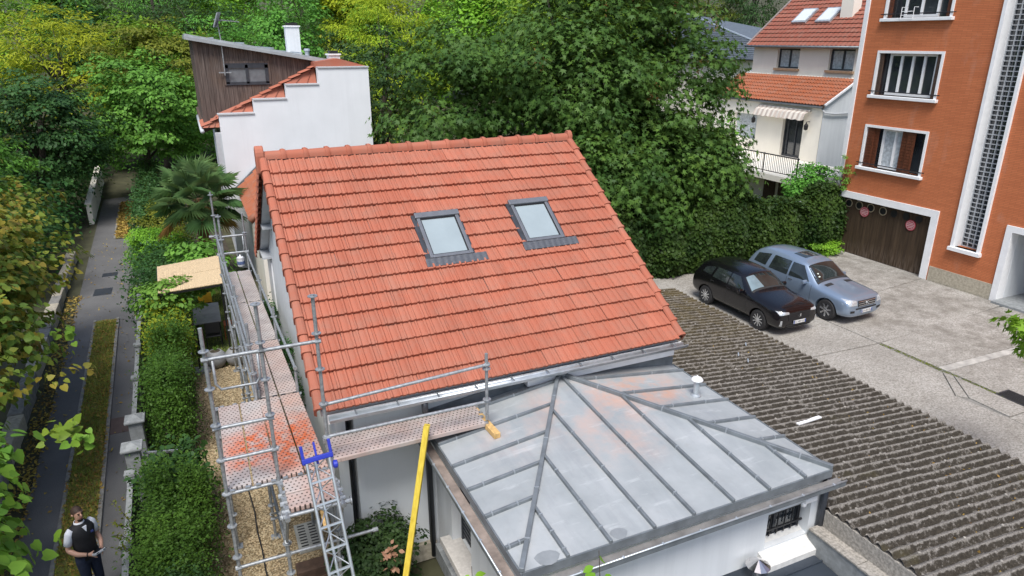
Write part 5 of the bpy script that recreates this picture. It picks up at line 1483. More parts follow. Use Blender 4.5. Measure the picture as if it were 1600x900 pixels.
t = thing('garden_table', (-.3, 20.5, 0), 'long grey topped garden table under the reed canopy', 'table')
tt = MB().box((-.66, 19.72, .72), (.05, 21.35, .75)).build('table_top', M['table_grey'] if 'table_grey' in M else simple('table_grey', (.34, .33, .32), .6, var=.15), t, bevel=.008)
for x in (-.6, 0):
    for y in (19.8, 21.27): MB().box((x - .025, y - .025, .03), (x + .025, y + .025, .719)).build('leg', M['black'], t)
t = thing('garden_bench', (-.98, 20.3, 0), 'grey plank bench beside the garden table', 'bench')
MB().box((-1.12, 19.5, .42), (-.82, 21.0, .46)).build('seat', bpy.data.materials['table_grey'], t, bevel=.006)
for y in (19.62, 20.88): MB().box((-1.08, y - .03, .03), (-.86, y + .03, .419)).build('leg', M['black'], t)
def chair(x, y, rz_, mat, label):
    t = thing('garden_chair', (0, 0, 0), label, 'chair')
    MB().box((-.2, -.2, .43), (.2, .2, .455)).build('seat', mat, t, bevel=.01)
    MB().box((-.19, .175, .55), (.19, .2, .86)).build('backrest', mat, t, bevel=.01)
    for a_ in (-.18, .18):
        for b_ in (-.18, .18): MB().tube([(a_ * 1.08, b_ * 1.08, 0), (a_, b_, .43)] + ([(a_, b_ + .01, .86)] if b_ > 0 else []), .012, 6).build('leg', mat, t)
    t.location = (x, y, .03); t.rotation_euler = (0, 0, rz_)
M['chair_o'] = simple('orange_chair', (.40, .09, .025), .5); M['chair_y'] = simple('yellow_chair', (.45, .28, .02), .5)
chair(.3, 20.2, R(-90), M['chair_o'], 'orange red metal chair at the long side of the table')
chair(-.3, 21.75, R(0), M['chair_y'], 'yellow metal chair at the far end of the table')
chair(-.2, 19.5, R(180), M['black'], 'black metal chair at the near end of the table')
for x, y, lb in ((-.21, 18.28, 'grey round planter beside the parasol base'), (.27, 18.25, 'grey round planter beside the scaffold poles')):
    t = thing('round_planter', (x, y, .02), lb, 'planter')
    MB().lathe([(.12, 0), (.2, .05), (.265, .2), (.25, .34), (.17, .44), (.15, .455)], (x, y, .02), 20).build('bowl', simple('planter_grey', (.24, .25, .26), .55, var=.12) if 'planter_grey' not in bpy.data.materials else bpy.data.materials['planter_grey'], t, smooth=True)
    MB().lathe([(.14, .0), (.1, .015), (.02, .03)], (x, y, .47), 14).build('soil_top', M['soil'], t)
    rng = np.random.default_rng(int(x * 100) + 60); n_ = 14
    me = leaf_mesh('sprig', np.tile([x, y, .48], (n_, 1)) - np.array([x, y, .02]), rng.normal(size=(n_, 3)) * .4, rng.normal(size=(n_, 3)) * .4 + [0, 0, 1], rng.uniform(.08, .16, n_), rng.random(n_), LONG)
    link('sprig', me, LF['mid'], t)
t = thing('parasol_base', (-.62, 18.15, .02), 'flat grey slab base with a short pole on the gravel', 'parasol base')
MB().box((-.86, 17.95, .02), (-.38, 18.3, .1)).build('slab', M['concrete_post'], t, bevel=.01)
MB().tube([(-.62, 18.15, .1), (-.62, 18.15, .42)], .022, 8).build('pole', M['black'], t)
p = onZ(293, 538, .45)
t = thing('watering_jug', (-.93, 19.25, .03), 'white plastic jug hanging beside the bench', 'jug')
MB().lathe([(.1, 0), (.13, .05), (.13, .22), (.05, .3), (.045, .34)], (-.93, 19.25, .03), 14).build('body', M['white_paint'], t, smooth=True)
MB().tube([(-.83, 19.25, .12), (-.77, 19.25, .2), (-.83, 19.25, .3)], .014, 6).build('handle', M['white_paint'], t)
MB().tube([(-.93, 19.25, .36), (-.93, 19.25, .42)], .05, 8).build('lid', M['wood_new'], t)
t = thing('storage_pail', (-.9, 18.35, .02), 'pale grey pail beside the flat parasol base', 'pail')
MB().lathe([(.10, 0), (.125, .28), (.135, .285), (.135, .3), (.11, .3)], (-.9, 18.35, .02), 16).build('body', M['white_paint'], t, smooth=True, auto=40)
MB().tube([(-1.02, 18.35, .3), (-.9, 18.35, .4), (-.78, 18.35, .3)], .007, 5).build('handle', M['galv'], t)
# ================================================================ parked cars
def paint(name, c, metal, rough, coat=1.0):
    k = NT(name); k.col(c); k.b.inputs['Coat Weight'].default_value = coat; k.b.inputs['Coat Roughness'].default_value = .04
    k.bump(k.noise(3, 2), .02, .01)
    return k.fin(rough, metal, .5)
M['paint_blue'] = paint('silver_blue_paint', (.26, .34, .45), .55, .32)
M['paint_black'] = paint('black_paint_gloss', (.004, .0035, .005), .0, .2, .35)
M['car_glass'] = simple('car_glass', (.02, .026, .026), .03, 0, 1.0, var=.4, scale=3)
M['headlamp'] = simple('headlamp', (.50, .53, .55), .08, .3, .9, var=.3, scale=25)
M['silver_trim'] = simple('silver_trim', (.62, .64, .66), .22, .9, var=.1)
M['plate'] = simple('plate_white', (.70, .71, .70), .5, var=.05)
M['plate_blue'] = simple('plate_blue', (.03, .07, .35), .5, var=.05)
M['sticker'] = simple('sticker', (.55, .62, .55), .5, var=.1)

def evaluated(me, mods):
    o = bpy.data.objects.new('tmp', me); COL.objects.link(o)
    made = mods(o) or []
    bpy.context.view_layer.update()
    dg = bpy.context.evaluated_depsgraph_get()
    res = bpy.data.meshes.new_from_object(o.evaluated_get(dg))
    for x in made + [o]: bpy.data.objects.remove(x)
    return res

def car(name, label, L, Wf, Hf, st, axles, wr, body_mat, loc, rot, style):
    t = thing(name, (0, 0, 0), label, 'car')
    Hl = L / 2
    mb = MB(); ringn = 14
    rings = []
    for f, zb, hb, zm, hm, zs, hs, zt, ht, cr in st:
        y = f - Hl
        h = [(0, zb), (hb, zb), (hm * .985, zb + .17), (hm, zm), (hs, zs), (ht + (hs - ht) * .12, zt - .07), (ht * .86, zt - .005), (0, zt + cr)]
        h = [(x * Wf, z * Hf) for x, z in h]
        rings.append([(x, y, z) for x, z in h] + [(-x, y, z) for x, z in h[-2:0:-1]])
    n_ = len(rings[0])
    mb.add([p for r_ in rings for p in r_], [(i * n_ + j, i * n_ + (j + 1) % n_, (i + 1) * n_ + (j + 1) % n_, (i + 1) * n_ + j) for i in range(len(rings) - 1) for j in range(n_)] + [tuple(range(n_))[::-1], tuple(range((len(rings) - 1) * n_, len(rings) * n_))])
    me = mb.mesh(name + '_ctl')
    bm = bmesh.new(); bm.from_mesh(me); bmesh.ops.recalc_face_normals(bm, faces=bm.faces); bm.to_mesh(me); bm.free()
    solid = evaluated(me, lambda o: setattr(o.modifiers.new('s', 'SUBSURF'), 'levels', 2) or None)
    cut = MB()
    for ya in axles:
        for s_ in (-1, 1): cut.lathe([(wr * 1.2, .60 * s_), (wr * 1.2, 1.2 * s_)], (0, ya - Hl, wr * .98), 28, 'X')
    cme = cut.mesh('cut'); bm = bmesh.new(); bm.from_mesh(cme); bmesh.ops.recalc_face_normals(bm, faces=bm.faces); bm.to_mesh(cme); bm.free()
    def mods(o):
        c = bpy.data.objects.new('cutter', cme); COL.objects.link(c)
        m = o.modifiers.new('b', 'BOOLEAN'); m.operation = 'DIFFERENCE'; m.object = c; m.solver = 'EXACT'
        return [c]
    bod = evaluated(solid, mods)
    bod.materials.clear(); bod.materials.append(body_mat)
    bod.polygons.foreach_set('use_smooth', [True] * len(bod.polygons)); bod.set_sharp_from_angle(angle=R(40))
    body = link('body', bod, None, t)
    bvh = BVHTree.FromPolygons([v.co.copy() for v in solid.vertices], [tuple(p.vertices) for p in solid.polygons])
    def cast(o, d):
        h = bvh.ray_cast(Vector(o), Vector(d)); return h[0]
    def patch(nm, q, axis, mat, par=body, off_=.006, n=10, m=6, lbl=None):
        """q: 4 corners in the view plane, thrown onto the body"""
        q = [Vector(p) for p in q]; pts = []; ok = True
        for j in range(m + 1):
            for i in range(n + 1):
                u, v = i / n, j / m
                a_, b_ = q[0].lerp(q[1], u), q[3].lerp(q[2], u); c_ = a_.lerp(b_, v)
                if axis in 'lr':
                    sg = 1 if axis == 'l' else -1
                    h = cast((sg * 4, c_.x - Hl, c_.y), (-sg, 0, 0)); dv = Vector((sg, 0, 0))
                elif axis == 't': h = cast((c_.x, c_.y - Hl, 5), (0, 0, -1)); dv = Vector((0, -.5, .85))
                else: h = cast((c_.x, -8, c_.y), (0, 1, 0)); dv = Vector((0, -1, .1))
                if h is None: h = Vector((c_.x, c_.y - Hl, 0)) if axis == 't' else Vector((0, 0, 0)); ok = False
                pts.append(h + dv * off_)
        if not ok: return None
        mb = MB(); mb.add(pts, [(j * (n + 1) + i, j * (n + 1) + i + 1, (j + 1) * (n + 1) + i + 1, (j + 1) * (n + 1) + i) for j in range(m) for i in range(n)])
        return mb.build(nm, mat, par, smooth=True)
    H = Hf
    for sd_ in 'lr':
        for q in style['side']: patch('side_window', [(f, z * H) for f, z in q], sd_, M['car_glass'])
        for f in style['seams']: patch('door_seam', [(f, .42 * H), (f + .012, .42 * H), (f + .012, 1.06 * H), (f, 1.06 * H)], sd_, M['rubber'], off_=.002, n=1, m=12)
        for f, z in style['handles']:
            patch('door_handle', [(f, z * H), (f + .17, z * H), (f + .17, (z + .03) * H), (f, (z + .03) * H)], sd_, M['silver_trim'] if body_mat == M['paint_blue'] else M['black'], off_=.03, n=4, m=2)
        patch('sill_trim', [(.75 + .35, .26 * H), (L - 1.5, .26 * H), (L - 1.5, .36 * H), (1.1, .36 * H)], sd_, style['sill'], off_=.008, n=14, m=2)
    ws = patch('windscreen', style['ws'], 't', M['car_glass'], n=14, m=10, off_=.006)
    if style.get('shade') is not None: patch('painted_reflection', style['shade'], 't', M['reflection_grey'] if 'reflection_grey' in M else M.setdefault('reflection_grey', simple('reflected_grey', (.17, .23, .26), .2)), ws or body, off_=.012, n=6, m=8)  # pale windscreen reflection painted as a grey patch on the glass
    for q in style.get('dots', []): patch('sticker', q, 't', M['sticker'], ws or body, off_=.014, n=2, m=2)
    if 'sunroof' in style: patch('sunroof', style['sunroof'], 't', M['car_glass'])
    for q in style.get('vents', []): patch('bonnet_vent', q, 't', M['rubber'], n=4, m=3)
    patch('wiper_cowl', style['cowl'], 't', M['rubber'], n=12, m=2, off_=.008)
    for s_ in (-1, 1):
        q = [(s_ * x, z * H) for x, z in style['lamp']]
        if s_ < 0: q = [q[1], q[0], q[3], q[2]]
        patch('headlight', q, 'f', M['headlamp'], off_=.012, n=8, m=5)
        q = [(s_ * x, z * H) for x, z in style['fog']]
        if s_ < 0: q = [q[1], q[0], q[3], q[2]]
        patch('fog_light', q, 'f', style['fogm'], off_=.01, n=4, m=3)
        bx = MB().box((s_ * (style['mx'] - .02), style['my'] - Hl, style['mz'] * H), (s_ * (style['mx'] + .2), style['my'] - Hl + .1, style['mz'] * H + .15)).build('wing_mirror', body_mat, t, bevel=.045)
    gz0, gz1, gw = style['grille']
    gr = patch('grille', [(-gw, gz0 * H), (gw, gz0 * H), (gw * 1.05, gz1 * H), (-gw * 1.05, gz1 * H)], 'f', M['rubber'], off_=.008, n=10, m=5)
    for i in range(style['bars']):
        z = gz0 + (gz1 - gz0) * (i + .5) / style['bars']
        patch('grille_bar', [(-gw * .97, (z - .012) * H), (gw * .97, (z - .012) * H), (gw * .97, (z + .012) * H), (-gw * .97, (z + .012) * H)], 'f', style['barm'], gr or body, off_=.018, n=8, m=2)
    lz = (gz0 + gz1) / 2 * H + style['lz']
    h = cast((0, -8, lz), (0, 1, 0))
    if h:
        c_ = h + Vector((0, -.03, 0))
        if style['badge'] == 'star':
            o = MB().lathe([(.062, -.006), (.074, -.006), (.074, .006), (.062, .006)], c_, 20, 'Y', cap=False).build('badge_ring', M['silver_trim'], t)
            mb = MB()
            for a_ in (90, 210, 330): mb.bar(c_, c_ + Vector((math.cos(R(a_)) * .064, 0, math.sin(R(a_)) * .064)), .014, .008)
            mb.build('badge_star', M['silver_trim'], o)
        else:
            mb = MB(); P_ = [(-.045, -.06), (-.015, -.03), (-.03, .02), (-.005, .07), (.04, .05), (.015, .02), (.05, .01), (.02, -.015), (.04, -.06), (.0, -.03)]
            mb.prism([(c_.x + x, c_.y, c_.z + z) for x, z in P_], (0, -.008, 0)); mb.build('badge', M['silver_trim'], t)
    pz = style['plate'] * H
    h = cast((0, -8, pz), (0, 1, 0)); py = h.y - .03
    pl = MB().box((-.26, py - .012, pz - .055), (.26, py, pz + .055)).build('number_plate', M['plate'], t)
    for a_ in (-.26, .225): MB().box((a_, py - .015, pz - .055), (a_ + .035, py - .0125, pz + .055)).build('plate_band', M['plate_blue'], pl)
    cu = bpy.data.curves.new('plate_text', 'FONT'); cu.body = style['reg']; cu.size = .095; cu.align_x = 'CENTER'; cu.align_y = 'CENTER'; cu.extrude = .001
    ob = bpy.data.objects.new('tmp', cu); COL.objects.link(ob); bpy.context.view_layer.update()
    tm = bpy.data.meshes.new_from_object(ob.evaluated_get(bpy.context.evaluated_depsgraph_get())); bpy.data.objects.remove(ob)
    for v in tm.vertices: v.co = Vector((v.co.x, py - .0145 - v.co.z, pz + v.co.y))
    tm.materials.clear(); link('plate_lettering', tm, M['black'], pl)
    # lower intake and lip
    patch('lower_intake', style['intake'], 'f', M['rubber'], off_=.006, n=10, m=3)
    if 'lip' in style: patch('bumper_lip', style['lip'], 'f', M['silver_trim'], off_=.02, n=12, m=2)
    # wheels
    for ya in axles:
        for s_ in (-1, 1):
            wx = s_ * (.955 * Wf - .235); c_ = (wx, ya - Hl, wr)
            prof = [(wr * .62, 0.0), (wr * .93, .0), (wr, .03), (wr, .19), (wr * .93, .225), (wr * .66, .225), (wr * .62, .2)]
            w_ = MB().lathe([(r_, h_ * s_) for r_, h_ in prof], c_, 30, 'X').build('wheel', M['rubber'], t, smooth=True, auto=40)
            MB().lathe([(.02, .17 * s_), (wr * .62, .15 * s_), (wr * .66, .20 * s_), (wr * .64, .228 * s_), (wr * .60, .215 * s_)], c_, 26, 'X', cap=False).build('rim', M['dark_metal'], w_, smooth=True)
            mb = MB(); nsp = style['spokes']
            for k_ in range(nsp):
                a_ = 2 * math.pi * k_ / nsp + .2; d_ = Vector((0, math.cos(a_), math.sin(a_)))
                mb.bar(Vector(c_) + Vector((.205 * s_, 0, 0)) + d_ * .03, Vector(c_) + Vector((.215 * s_, 0, 0)) + d_ * wr * .63, style['spw'], .02, (1, 0, 0))
            mb.lathe([(.0, .225 * s_), (.055, .22 * s_), (.06, .19 * s_)], c_, 14, 'X'); mb.build('spokes', M['silver_trim'], w_)
    MB().box((-.62 * Wf, .5 - Hl, .20), (.62 * Wf, L - .5 - Hl, .5)).build('underbody', M['rubber'], t)
    t.location = loc; t.rotation_euler = (0, 0, rot); t.scale = (.885, .885, .885)
    return t
#      f    zb   hb   zm   hm   zs   hs   zt   ht  crown
st = [(0.00, .36, .52, .52, .72, .70, .72, .84, .60, .02), (.05, .27, .72, .54, .88, .78, .84, .93, .72, .02), (.26, .24, .82, .62, .95, .90, .90, 1.01, .80, .02), (.85, .24, .85, .68, .96, .98, .92, 1.07, .81, .03),
      (1.22, .24, .85, .70, .96, 1.01, .93, 1.11, .80, .035), (1.40, .24, .85, .72, .96, 1.04, .935, 1.15, .78, .04), (1.98, .24, .85, .72, .96, 1.06, .935, 1.62, .67, .04), (2.22, .24, .85, .72, .96, 1.07, .935, 1.715, .68, .045),
      (3.0, .24, .85, .72, .96, 1.09, .935, 1.77, .69, .045), (3.9, .24, .85, .72, .96, 1.12, .93, 1.755, .67, .04), (4.38, .26, .83, .72, .95, 1.14, .91, 1.69, .64, .03), (4.60, .29, .81, .70, .935, 1.12, .89, 1.38, .68, .02), (4.72, .34, .79, .68, .91, 1.02, .86, 1.12, .74, .02), (4.78, .40, .68, .62, .82, .82, .78, .96, .66, .02)]
car('silver_blue_car', 'silver blue estate SUV with a glass sunroof parked on the yard', 4.78, 1.0, 1.0, st, (.86, 3.775), .365, M['paint_blue'], (17.75, 15.38, .03), R(3),
    dict(side=[[(1.72, 1.12), (2.62, 1.11), (2.60, 1.60), (2.14, 1.58)], [(2.70, 1.11), (3.56, 1.14), (3.46, 1.63), (2.67, 1.61)], [(3.74, 1.18), (4.34, 1.22), (4.24, 1.53), (3.62, 1.63)]],
         seams=(1.56, 2.66, 3.6), handles=((2.4, 1.0), (3.36, 1.03)), sill=M['rubber'], ws=[(-.80, 1.45), (.80, 1.45), (.65, 2.02), (-.65, 2.02)], sunroof=[(-.36, 2.42), (.36, 2.42), (.36, 2.95), (-.36, 2.95)],
         dots=[[(-.60, 1.56), (-.52, 1.56), (-.52, 1.6), (-.60, 1.6)], [(-.56, 1.66), (-.50, 1.66), (-.50, 1.7), (-.56, 1.7)]],
         vents=[[(-.66, 1.12), (-.32, 1.12), (-.32, 1.27), (-.66, 1.27)], [(.32, 1.12), (.66, 1.12), (.66, 1.27), (.32, 1.27)]], cowl=[(-.80, 1.385), (.80, 1.385), (.80, 1.455), (-.80, 1.455)],
         lamp=[(.48, .72), (.82, .74), (.85, .93), (.52, .90)], fog=[(.56, .46), (.76, .48), (.76, .56), (.56, .54)], fogm=M['rubber'], mx=.93, my=1.75, mz=1.04, grille=(.66, .88, .43), bars=3, barm=M['silver_trim'], lz=.0, badge='star',
         plate=.50, reg='DY-457-ZL', intake=[(-.52, .57), (.52, .57), (.52, .625), (-.52, .625)], spokes=7, spw=.06))
st2 = []
for s_ in st:
    f, zb, hb, zm, hm, zs, hs, zt, ht, cr = s_
    f2 = f * 4.45 / 4.78
    if f > 1.3: f2 += .06 if f < 3 else 0
    z2 = zt * .93 if zt > 1.2 else zt
    if f == 4.35: z2 = 1.44
    if f == 4.58: z2 = 1.22
    st2.append((min(f2, 4.45), zb, hb, zm, hm, zs, hs, z2, ht, cr))
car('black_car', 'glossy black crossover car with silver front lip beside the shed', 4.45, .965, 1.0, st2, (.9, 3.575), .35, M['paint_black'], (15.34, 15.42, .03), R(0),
    dict(side=[[(1.72, 1.12), (2.50, 1.11), (2.48, 1.50), (2.12, 1.48)], [(2.56, 1.11), (3.32, 1.14), (3.22, 1.50), (2.53, 1.50)], [(3.42, 1.17), (3.88, 1.2), (3.8, 1.38), (3.32, 1.49)]],
         seams=(1.50, 2.52, 3.36), handles=((2.3, .98), (3.16, 1.0)), sill=M['rubber'], ws=[(-.77, 1.44), (.77, 1.44), (.62, 1.97), (-.62, 1.97)], shade=[(-.75, 1.46), (-.22, 1.46), (-.28, 1.95), (-.61, 1.95)],  # shade holds the corners of the painted windscreen reflection
         cowl=[(-.76, 1.38), (.76, 1.38), (.76, 1.45), (-.76, 1.45)], lamp=[(.46, .80), (.80, .78), (.83, .89), (.48, .87)], fog=[(.70, .30), (.80, .32), (.78, .60), (.72, .60)], fogm=M['headlamp'], mx=.89, my=1.70, mz=1.03,
         grille=(.56, .82, .46), bars=5, barm=M['black'], lz=.02, badge='lion', plate=.50, reg='GC-487-GM', intake=[(-.55, .34), (.55, .34), (.5, .42), (-.5, .42)], lip=[(-.70, .275), (.70, .275), (.66, .315), (-.66, .315)], spokes=10, spw=.035))

# ================================================================ the man flying the camera
def person():
    t = thing('person', (0, 0, 0), 'man in black vest and white polo shirt holding a remote controller, looking up', 'person')
    V, Eg, Rd = [], [], []
    def v(p, r, parent=None):
        V.append(p); Rd.append(r if isinstance(r, tuple) else (r, r))
        if parent is not None: Eg.append((parent, len(V) - 1))
        return len(V) - 1
    pel = v((0, 0, .95), (.16, .12)); sp = v((0, .0, 1.14), (.155, .115), pel); chs = v((0, .0, 1.34), (.14, .10), sp); nb = v((0, .015, 1.48), (.07, .06), chs)
    nk = v((0, .0, 1.545), .056, nb); jw = v((0, -.024, 1.605), (.058, .072), nk); hd = v((0, -.012, 1.67), (.074, .094), jw); tp_ = v((0, .004, 1.735), (.058, .074), hd)
    for s_ in (-1, 1):
        sh = v((s_ * .175, .01, 1.415), .052, chs); el = v((s_ * .265, .05, 1.14), .047, sh); fa = v((s_ * .21, -.12, 1.09), .042, el); wr_ = v((s_ * .12, -.27, 1.085), .029, fa); pm = v((s_ * .085, -.325, 1.09), (.036, .026), wr_)
        for k_, (dx, ln) in enumerate(((.026, .062), (.009, .07), (-.009, .066), (-.026, .052))):
            a_ = v((s_ * (.07 + dx * .3), -.355 - .006 * k_, 1.075 - .012 * k_), .0095, pm); v((s_ * (.045 + dx * .2), -.37 - .005 * k_, 1.068 - .014 * k_), .0085, a_)
        th_ = v((s_ * .07, -.315, 1.122), .0105, pm); v((s_ * .045, -.335, 1.132), .009, th_)
        hp = v((s_ * .092, 0, .88), .098, pel); kn = v((s_ * .105, -.015, .50), .066, hp); an = v((s_ * .11, .02, .10), .043, kn); v((s_ * .125, -.13, .04), .04, an)
    me = bpy.data.meshes.new('body'); me.from_pydata(V, Eg, [])
    def mods(o):
        m = o.modifiers.new('skin', 'SKIN'); m.use_smooth_shade = True
        for i, sv in enumerate(o.data.skin_vertices[0].data): sv.radius = Rd[i]; sv.use_root = (i == 0)
        o.modifiers.new('sub', 'SUBSURF').levels = 2
    bpy.context.view_layer.objects.active = None
    o = bpy.data.objects.new('tmpman', me); COL.objects.link(o); 
    bm = bmesh.new(); bm.from_mesh(me); bm.verts.layers.skin.verify(); bm.to_mesh(me); bm.free()
    bpy.data.objects.remove(o)
    res = evaluated(me, mods)
    res.polygons.foreach_set('use_smooth', [True] * len(res.polygons)); res.materials.clear()
    body = link('body', res, simple('skin', (.50, .29, .205), .55, var=.08), t)
    def rings(nm, R_, mat, n=18, cap=False):
        mb = MB(); vs = []
        for cx, cy, z, a_, b_ in R_:
            for k_ in range(n):
                q = 2 * math.pi * k_ / n; vs.append((cx + a_ * math.cos(q), cy + b_ * math.sin(q), z))
        fs = [(i * n + k_, i * n + (k_ + 1) % n, (i + 1) * n + (k_ + 1) % n, (i + 1) * n + k_) for i in range(len(R_) - 1) for k_ in range(n)]
        mb.add(vs, fs); o = mb.build(nm, mat, t, smooth=True)
        m = o.modifiers.new('s', 'SOLIDIFY'); m.thickness = .006
        return o
    vest = simple('black_vest', (.010, .010, .013), .75, var=.3, scale=20); white = simple('white_polo', (.66, .68, .74), .8, var=.06); jean = simple('navy_jeans', (.012, .018, .04), .85, var=.3, scale=30)
    rings('vest', [(0, .0, .90, .178, .142), (0, 0, 1.0, .18, .145), (0, 0, 1.14, .182, .146), (0, 0, 1.30, .20, .156), (0, .0, 1.38, .212, .15), (0, .01, 1.44, .195, .13), (0, .012, 1.485, .125, .105), (0, .015, 1.51, .088, .085)], vest)
    rings('collar', [(0, .012, 1.475, .098, .09), (0, .01, 1.535, .074, .076)], white)
    MB().prism([(-.035, -.128, 1.475), (.035, -.128, 1.475), (0, -.158, 1.395)], (0, .02, 0)).build('shirt_front', white, t)
    for s_ in (-1, 1):
        MB().tube([(s_ * .155, .01, 1.455), (s_ * .20, .015, 1.40), (s_ * .225, .03, 1.31), (s_ * .245, .043, 1.23)], [.055, .068, .066, .066], 14).build('sleeve', white, t, smooth=True)
        MB().tube([(s_ * .085, .0, .96), (s_ * .094, 0, .86), (s_ * .10, -.01, .68), (s_ * .106, -.015, .50), (s_ * .11, .01, .28), (s_ * .112, .02, .10)], [.115, .112, .09, .078, .068, .062], 14).build('trouser_leg', jean, t, smooth=True)
        MB().tube([(s_ * .112, .07, .05), (s_ * .115, .0, .06), (s_ * .125, -.12, .045), (s_ * .13, -.17, .035)], [.04, .052, .046, .03], 10).build('shoe', M['black'], t, smooth=True)
        MB().lathe([(0.0, 0), (.013, .004), (.018, .02), (.010, .035)], (s_ * .083, -.0, 1.655), 8).build('ear', body.data.materials[0], t, smooth=True)
        MB().lathe([(0, -.006), (.011, -.003), (.011, .003), (0, .006)], (s_ * .03, -.098, 1.682), 8, 'Y').build('eye', M['black'], t)
        MB().bar((s_ * .016, -.104, 1.70), (s_ * .048, -.092, 1.702), .01, .008).build('eyebrow', M['hair'] if 'hair' in M else M.setdefault('hair', simple('brown_hair', (.035, .018, .011), .7, var=.3, scale=60)), t)
    rings('waist', [(0, 0, .84, .18, .135), (0, 0, .94, .176, .138)], jean)
    MB().tube([(0, -.098, 1.69), (0, -.116, 1.662), (0, -.118, 1.652)], [.009, .014, .012], 8).build('nose', body.data.materials[0], t, smooth=True)
    MB().bar((-.024, -.1, 1.622), (.024, -.1, 1.622), .014, .01).build('mouth', simple('lips', (.32, .12, .10), .5), t)
    # hair cap and short beard hug the head
    mb = MB(); vs = []; n = 18
    for i in range(7):
        ph = i / 6 * 1.6
        for k_ in range(n):
            q = 2 * math.pi * k_ / n
            fr = max(0, -math.sin(q)); p2 = min(ph, 1.6 - .62 * fr)
            vs.append((.087 * math.sin(p2) * math.cos(q), .006 + .108 * math.sin(p2) * math.sin(q) , 1.69 + .095 * math.cos(p2)))
    mb.add(vs, [(i * n + k_, i * n + (k_ + 1) % n, (i + 1) * n + (k_ + 1) % n, (i + 1) * n + k_) for i in range(6) for k_ in range(n)]); mb.build('hair', M['hair'], t, smooth=True)
    mb = MB(); vs = []
    for j in range(4):
        for k_ in range(11):
            q = math.pi * (1.18 + .64 * k_ / 10); z = 1.606 - .016 * j
            vs.append((.076 * (1 - .10 * j) * math.cos(q), -.026 + .088 * (1 - .07 * j) * math.sin(q), z))
    mb.add(vs, [(j * 11 + k_, j * 11 + k_ + 1, (j + 1) * 11 + k_ + 1, (j + 1) * 11 + k_) for j in range(3) for k_ in range(10)]); mb.build('beard', M['hair'], t, smooth=True)
    MB().box((.07, -.152, 1.33), (.115, -.146, 1.365)).build('vest_emblem', simple('emblem_blue', (.05, .07, .25), .6), t)
    mb = MB(); mb.tube([(-.125, -.268, 1.085), (-.118, -.28, 1.087)], .036, 12); mb.build('wrist_watch', M['black'], t)
    return t
man = person()
man.location = (-2.27, 10.22, .05); man.rotation_euler = (0, 0, R(38)); man.scale = (.84, .86, .98)
t = thing('remote_controller', (0, 0, 0), 'pale grey remote controller held in both hands by the man', 'remote controller')
cg = simple('controller_grey', (.48, .50, .52), .5, var=.08)
MB().box((-.085, -.06, -.018), (.085, .055, .018)).build('shell', cg, t, bevel=.012)
MB().box((-.07, -.045, .0185), (.07, .02, .024)).build('screen', M['glass_dark'], t)
for s_ in (-1, 1):
    MB().tube([(s_ * .055, .036, .018), (s_ * .055, .036, .045)], .006, 8).build('stick', M['black'], t)
    MB().bar((s_ * .05, -.06, .005), (s_ * .06, -.12, .02), .02, .008).build('antenna', M['black'], t)
q = Matrix.Rotation(R(38), 4, 'Z') @ Vector((0, -.325, 1.078))
t.location = Vector((-2.27, 10.22, .05)) + q; t.rotation_euler = (R(-25), 0, R(38))
# ================================================================ vegetation
# ---- grass and fallen leaves on the planting strips
def scatter(name, n, xr, yr, z, kind, size, label, cat, shape, seed, up=1.0, lanewise=True):
    rng = np.random.default_rng(seed)
    y = rng.uniform(*yr, n); x = rng.uniform(*xr, n)
    if lanewise: x = x - .036 * (y - 12)
    p = np.stack([x, y, np.full(n, z) + rng.uniform(0, .02, n)], 1)
    nor = rng.normal(size=(n, 3)) * .5 + [0, 0, up]; tip = rng.normal(size=(n, 3))
    if shape is BLADE: nor = rng.normal(size=(n, 3)) + [0, 0, .1]; tip = rng.normal(size=(n, 3)) * .5 + [0, 0, 1]
    me = leaf_mesh(name, p, nor, tip, rng.uniform(.6, 1.3, n) * size, rng.random(n), shape)
    return props(link(name, me, LF[kind]), label, cat, kind='stuff')
scatter('strip_grass', 15000, (-3.02, -2.48), (7, 23), .04, 'grass', .085, 'patchy short grass growing on the near planting strip', 'grass', BLADE, 1)
scatter('strip_leaves', 3600, (-3.05, -2.45), (7, 23), .055, 'dead', .07, 'dry fallen leaves on the near planting strip', 'fallen leaves', KITE, 2)
scatter('far_strip_leaves', 3000, (-2.82, -2.2), (33.7, 41.4), .055, 'dead', .11, 'brown fallen leaves on the far planting strip', 'fallen leaves', KITE, 3)
scatter('lane_leaves', 420, (-3.65, -1.85), (7, 34), .008, 'dead', .075, 'scattered fallen leaves on the lane asphalt', 'fallen leaves', KITE, 4)
scatter('edge_leaves', 1900, (-4.0, -3.6), (7, 26), .02, 'dead', .08, 'drift of fallen leaves along the left edge of the lane', 'fallen leaves', KITE, 5)
scatter('lawn_grass', 16000, (-.95, 1.1), (18.2, 25.5), .03, 'grass', .07, 'green lawn grass around the garden table', 'grass', BLADE, 6, lanewise=False)
scatter('bed_plants', 2600, (-1.75, -.95), (7, 18), .02, 'dark', .09, 'low ground cover under the hedge', 'ground cover', KITE, 7, lanewise=False)

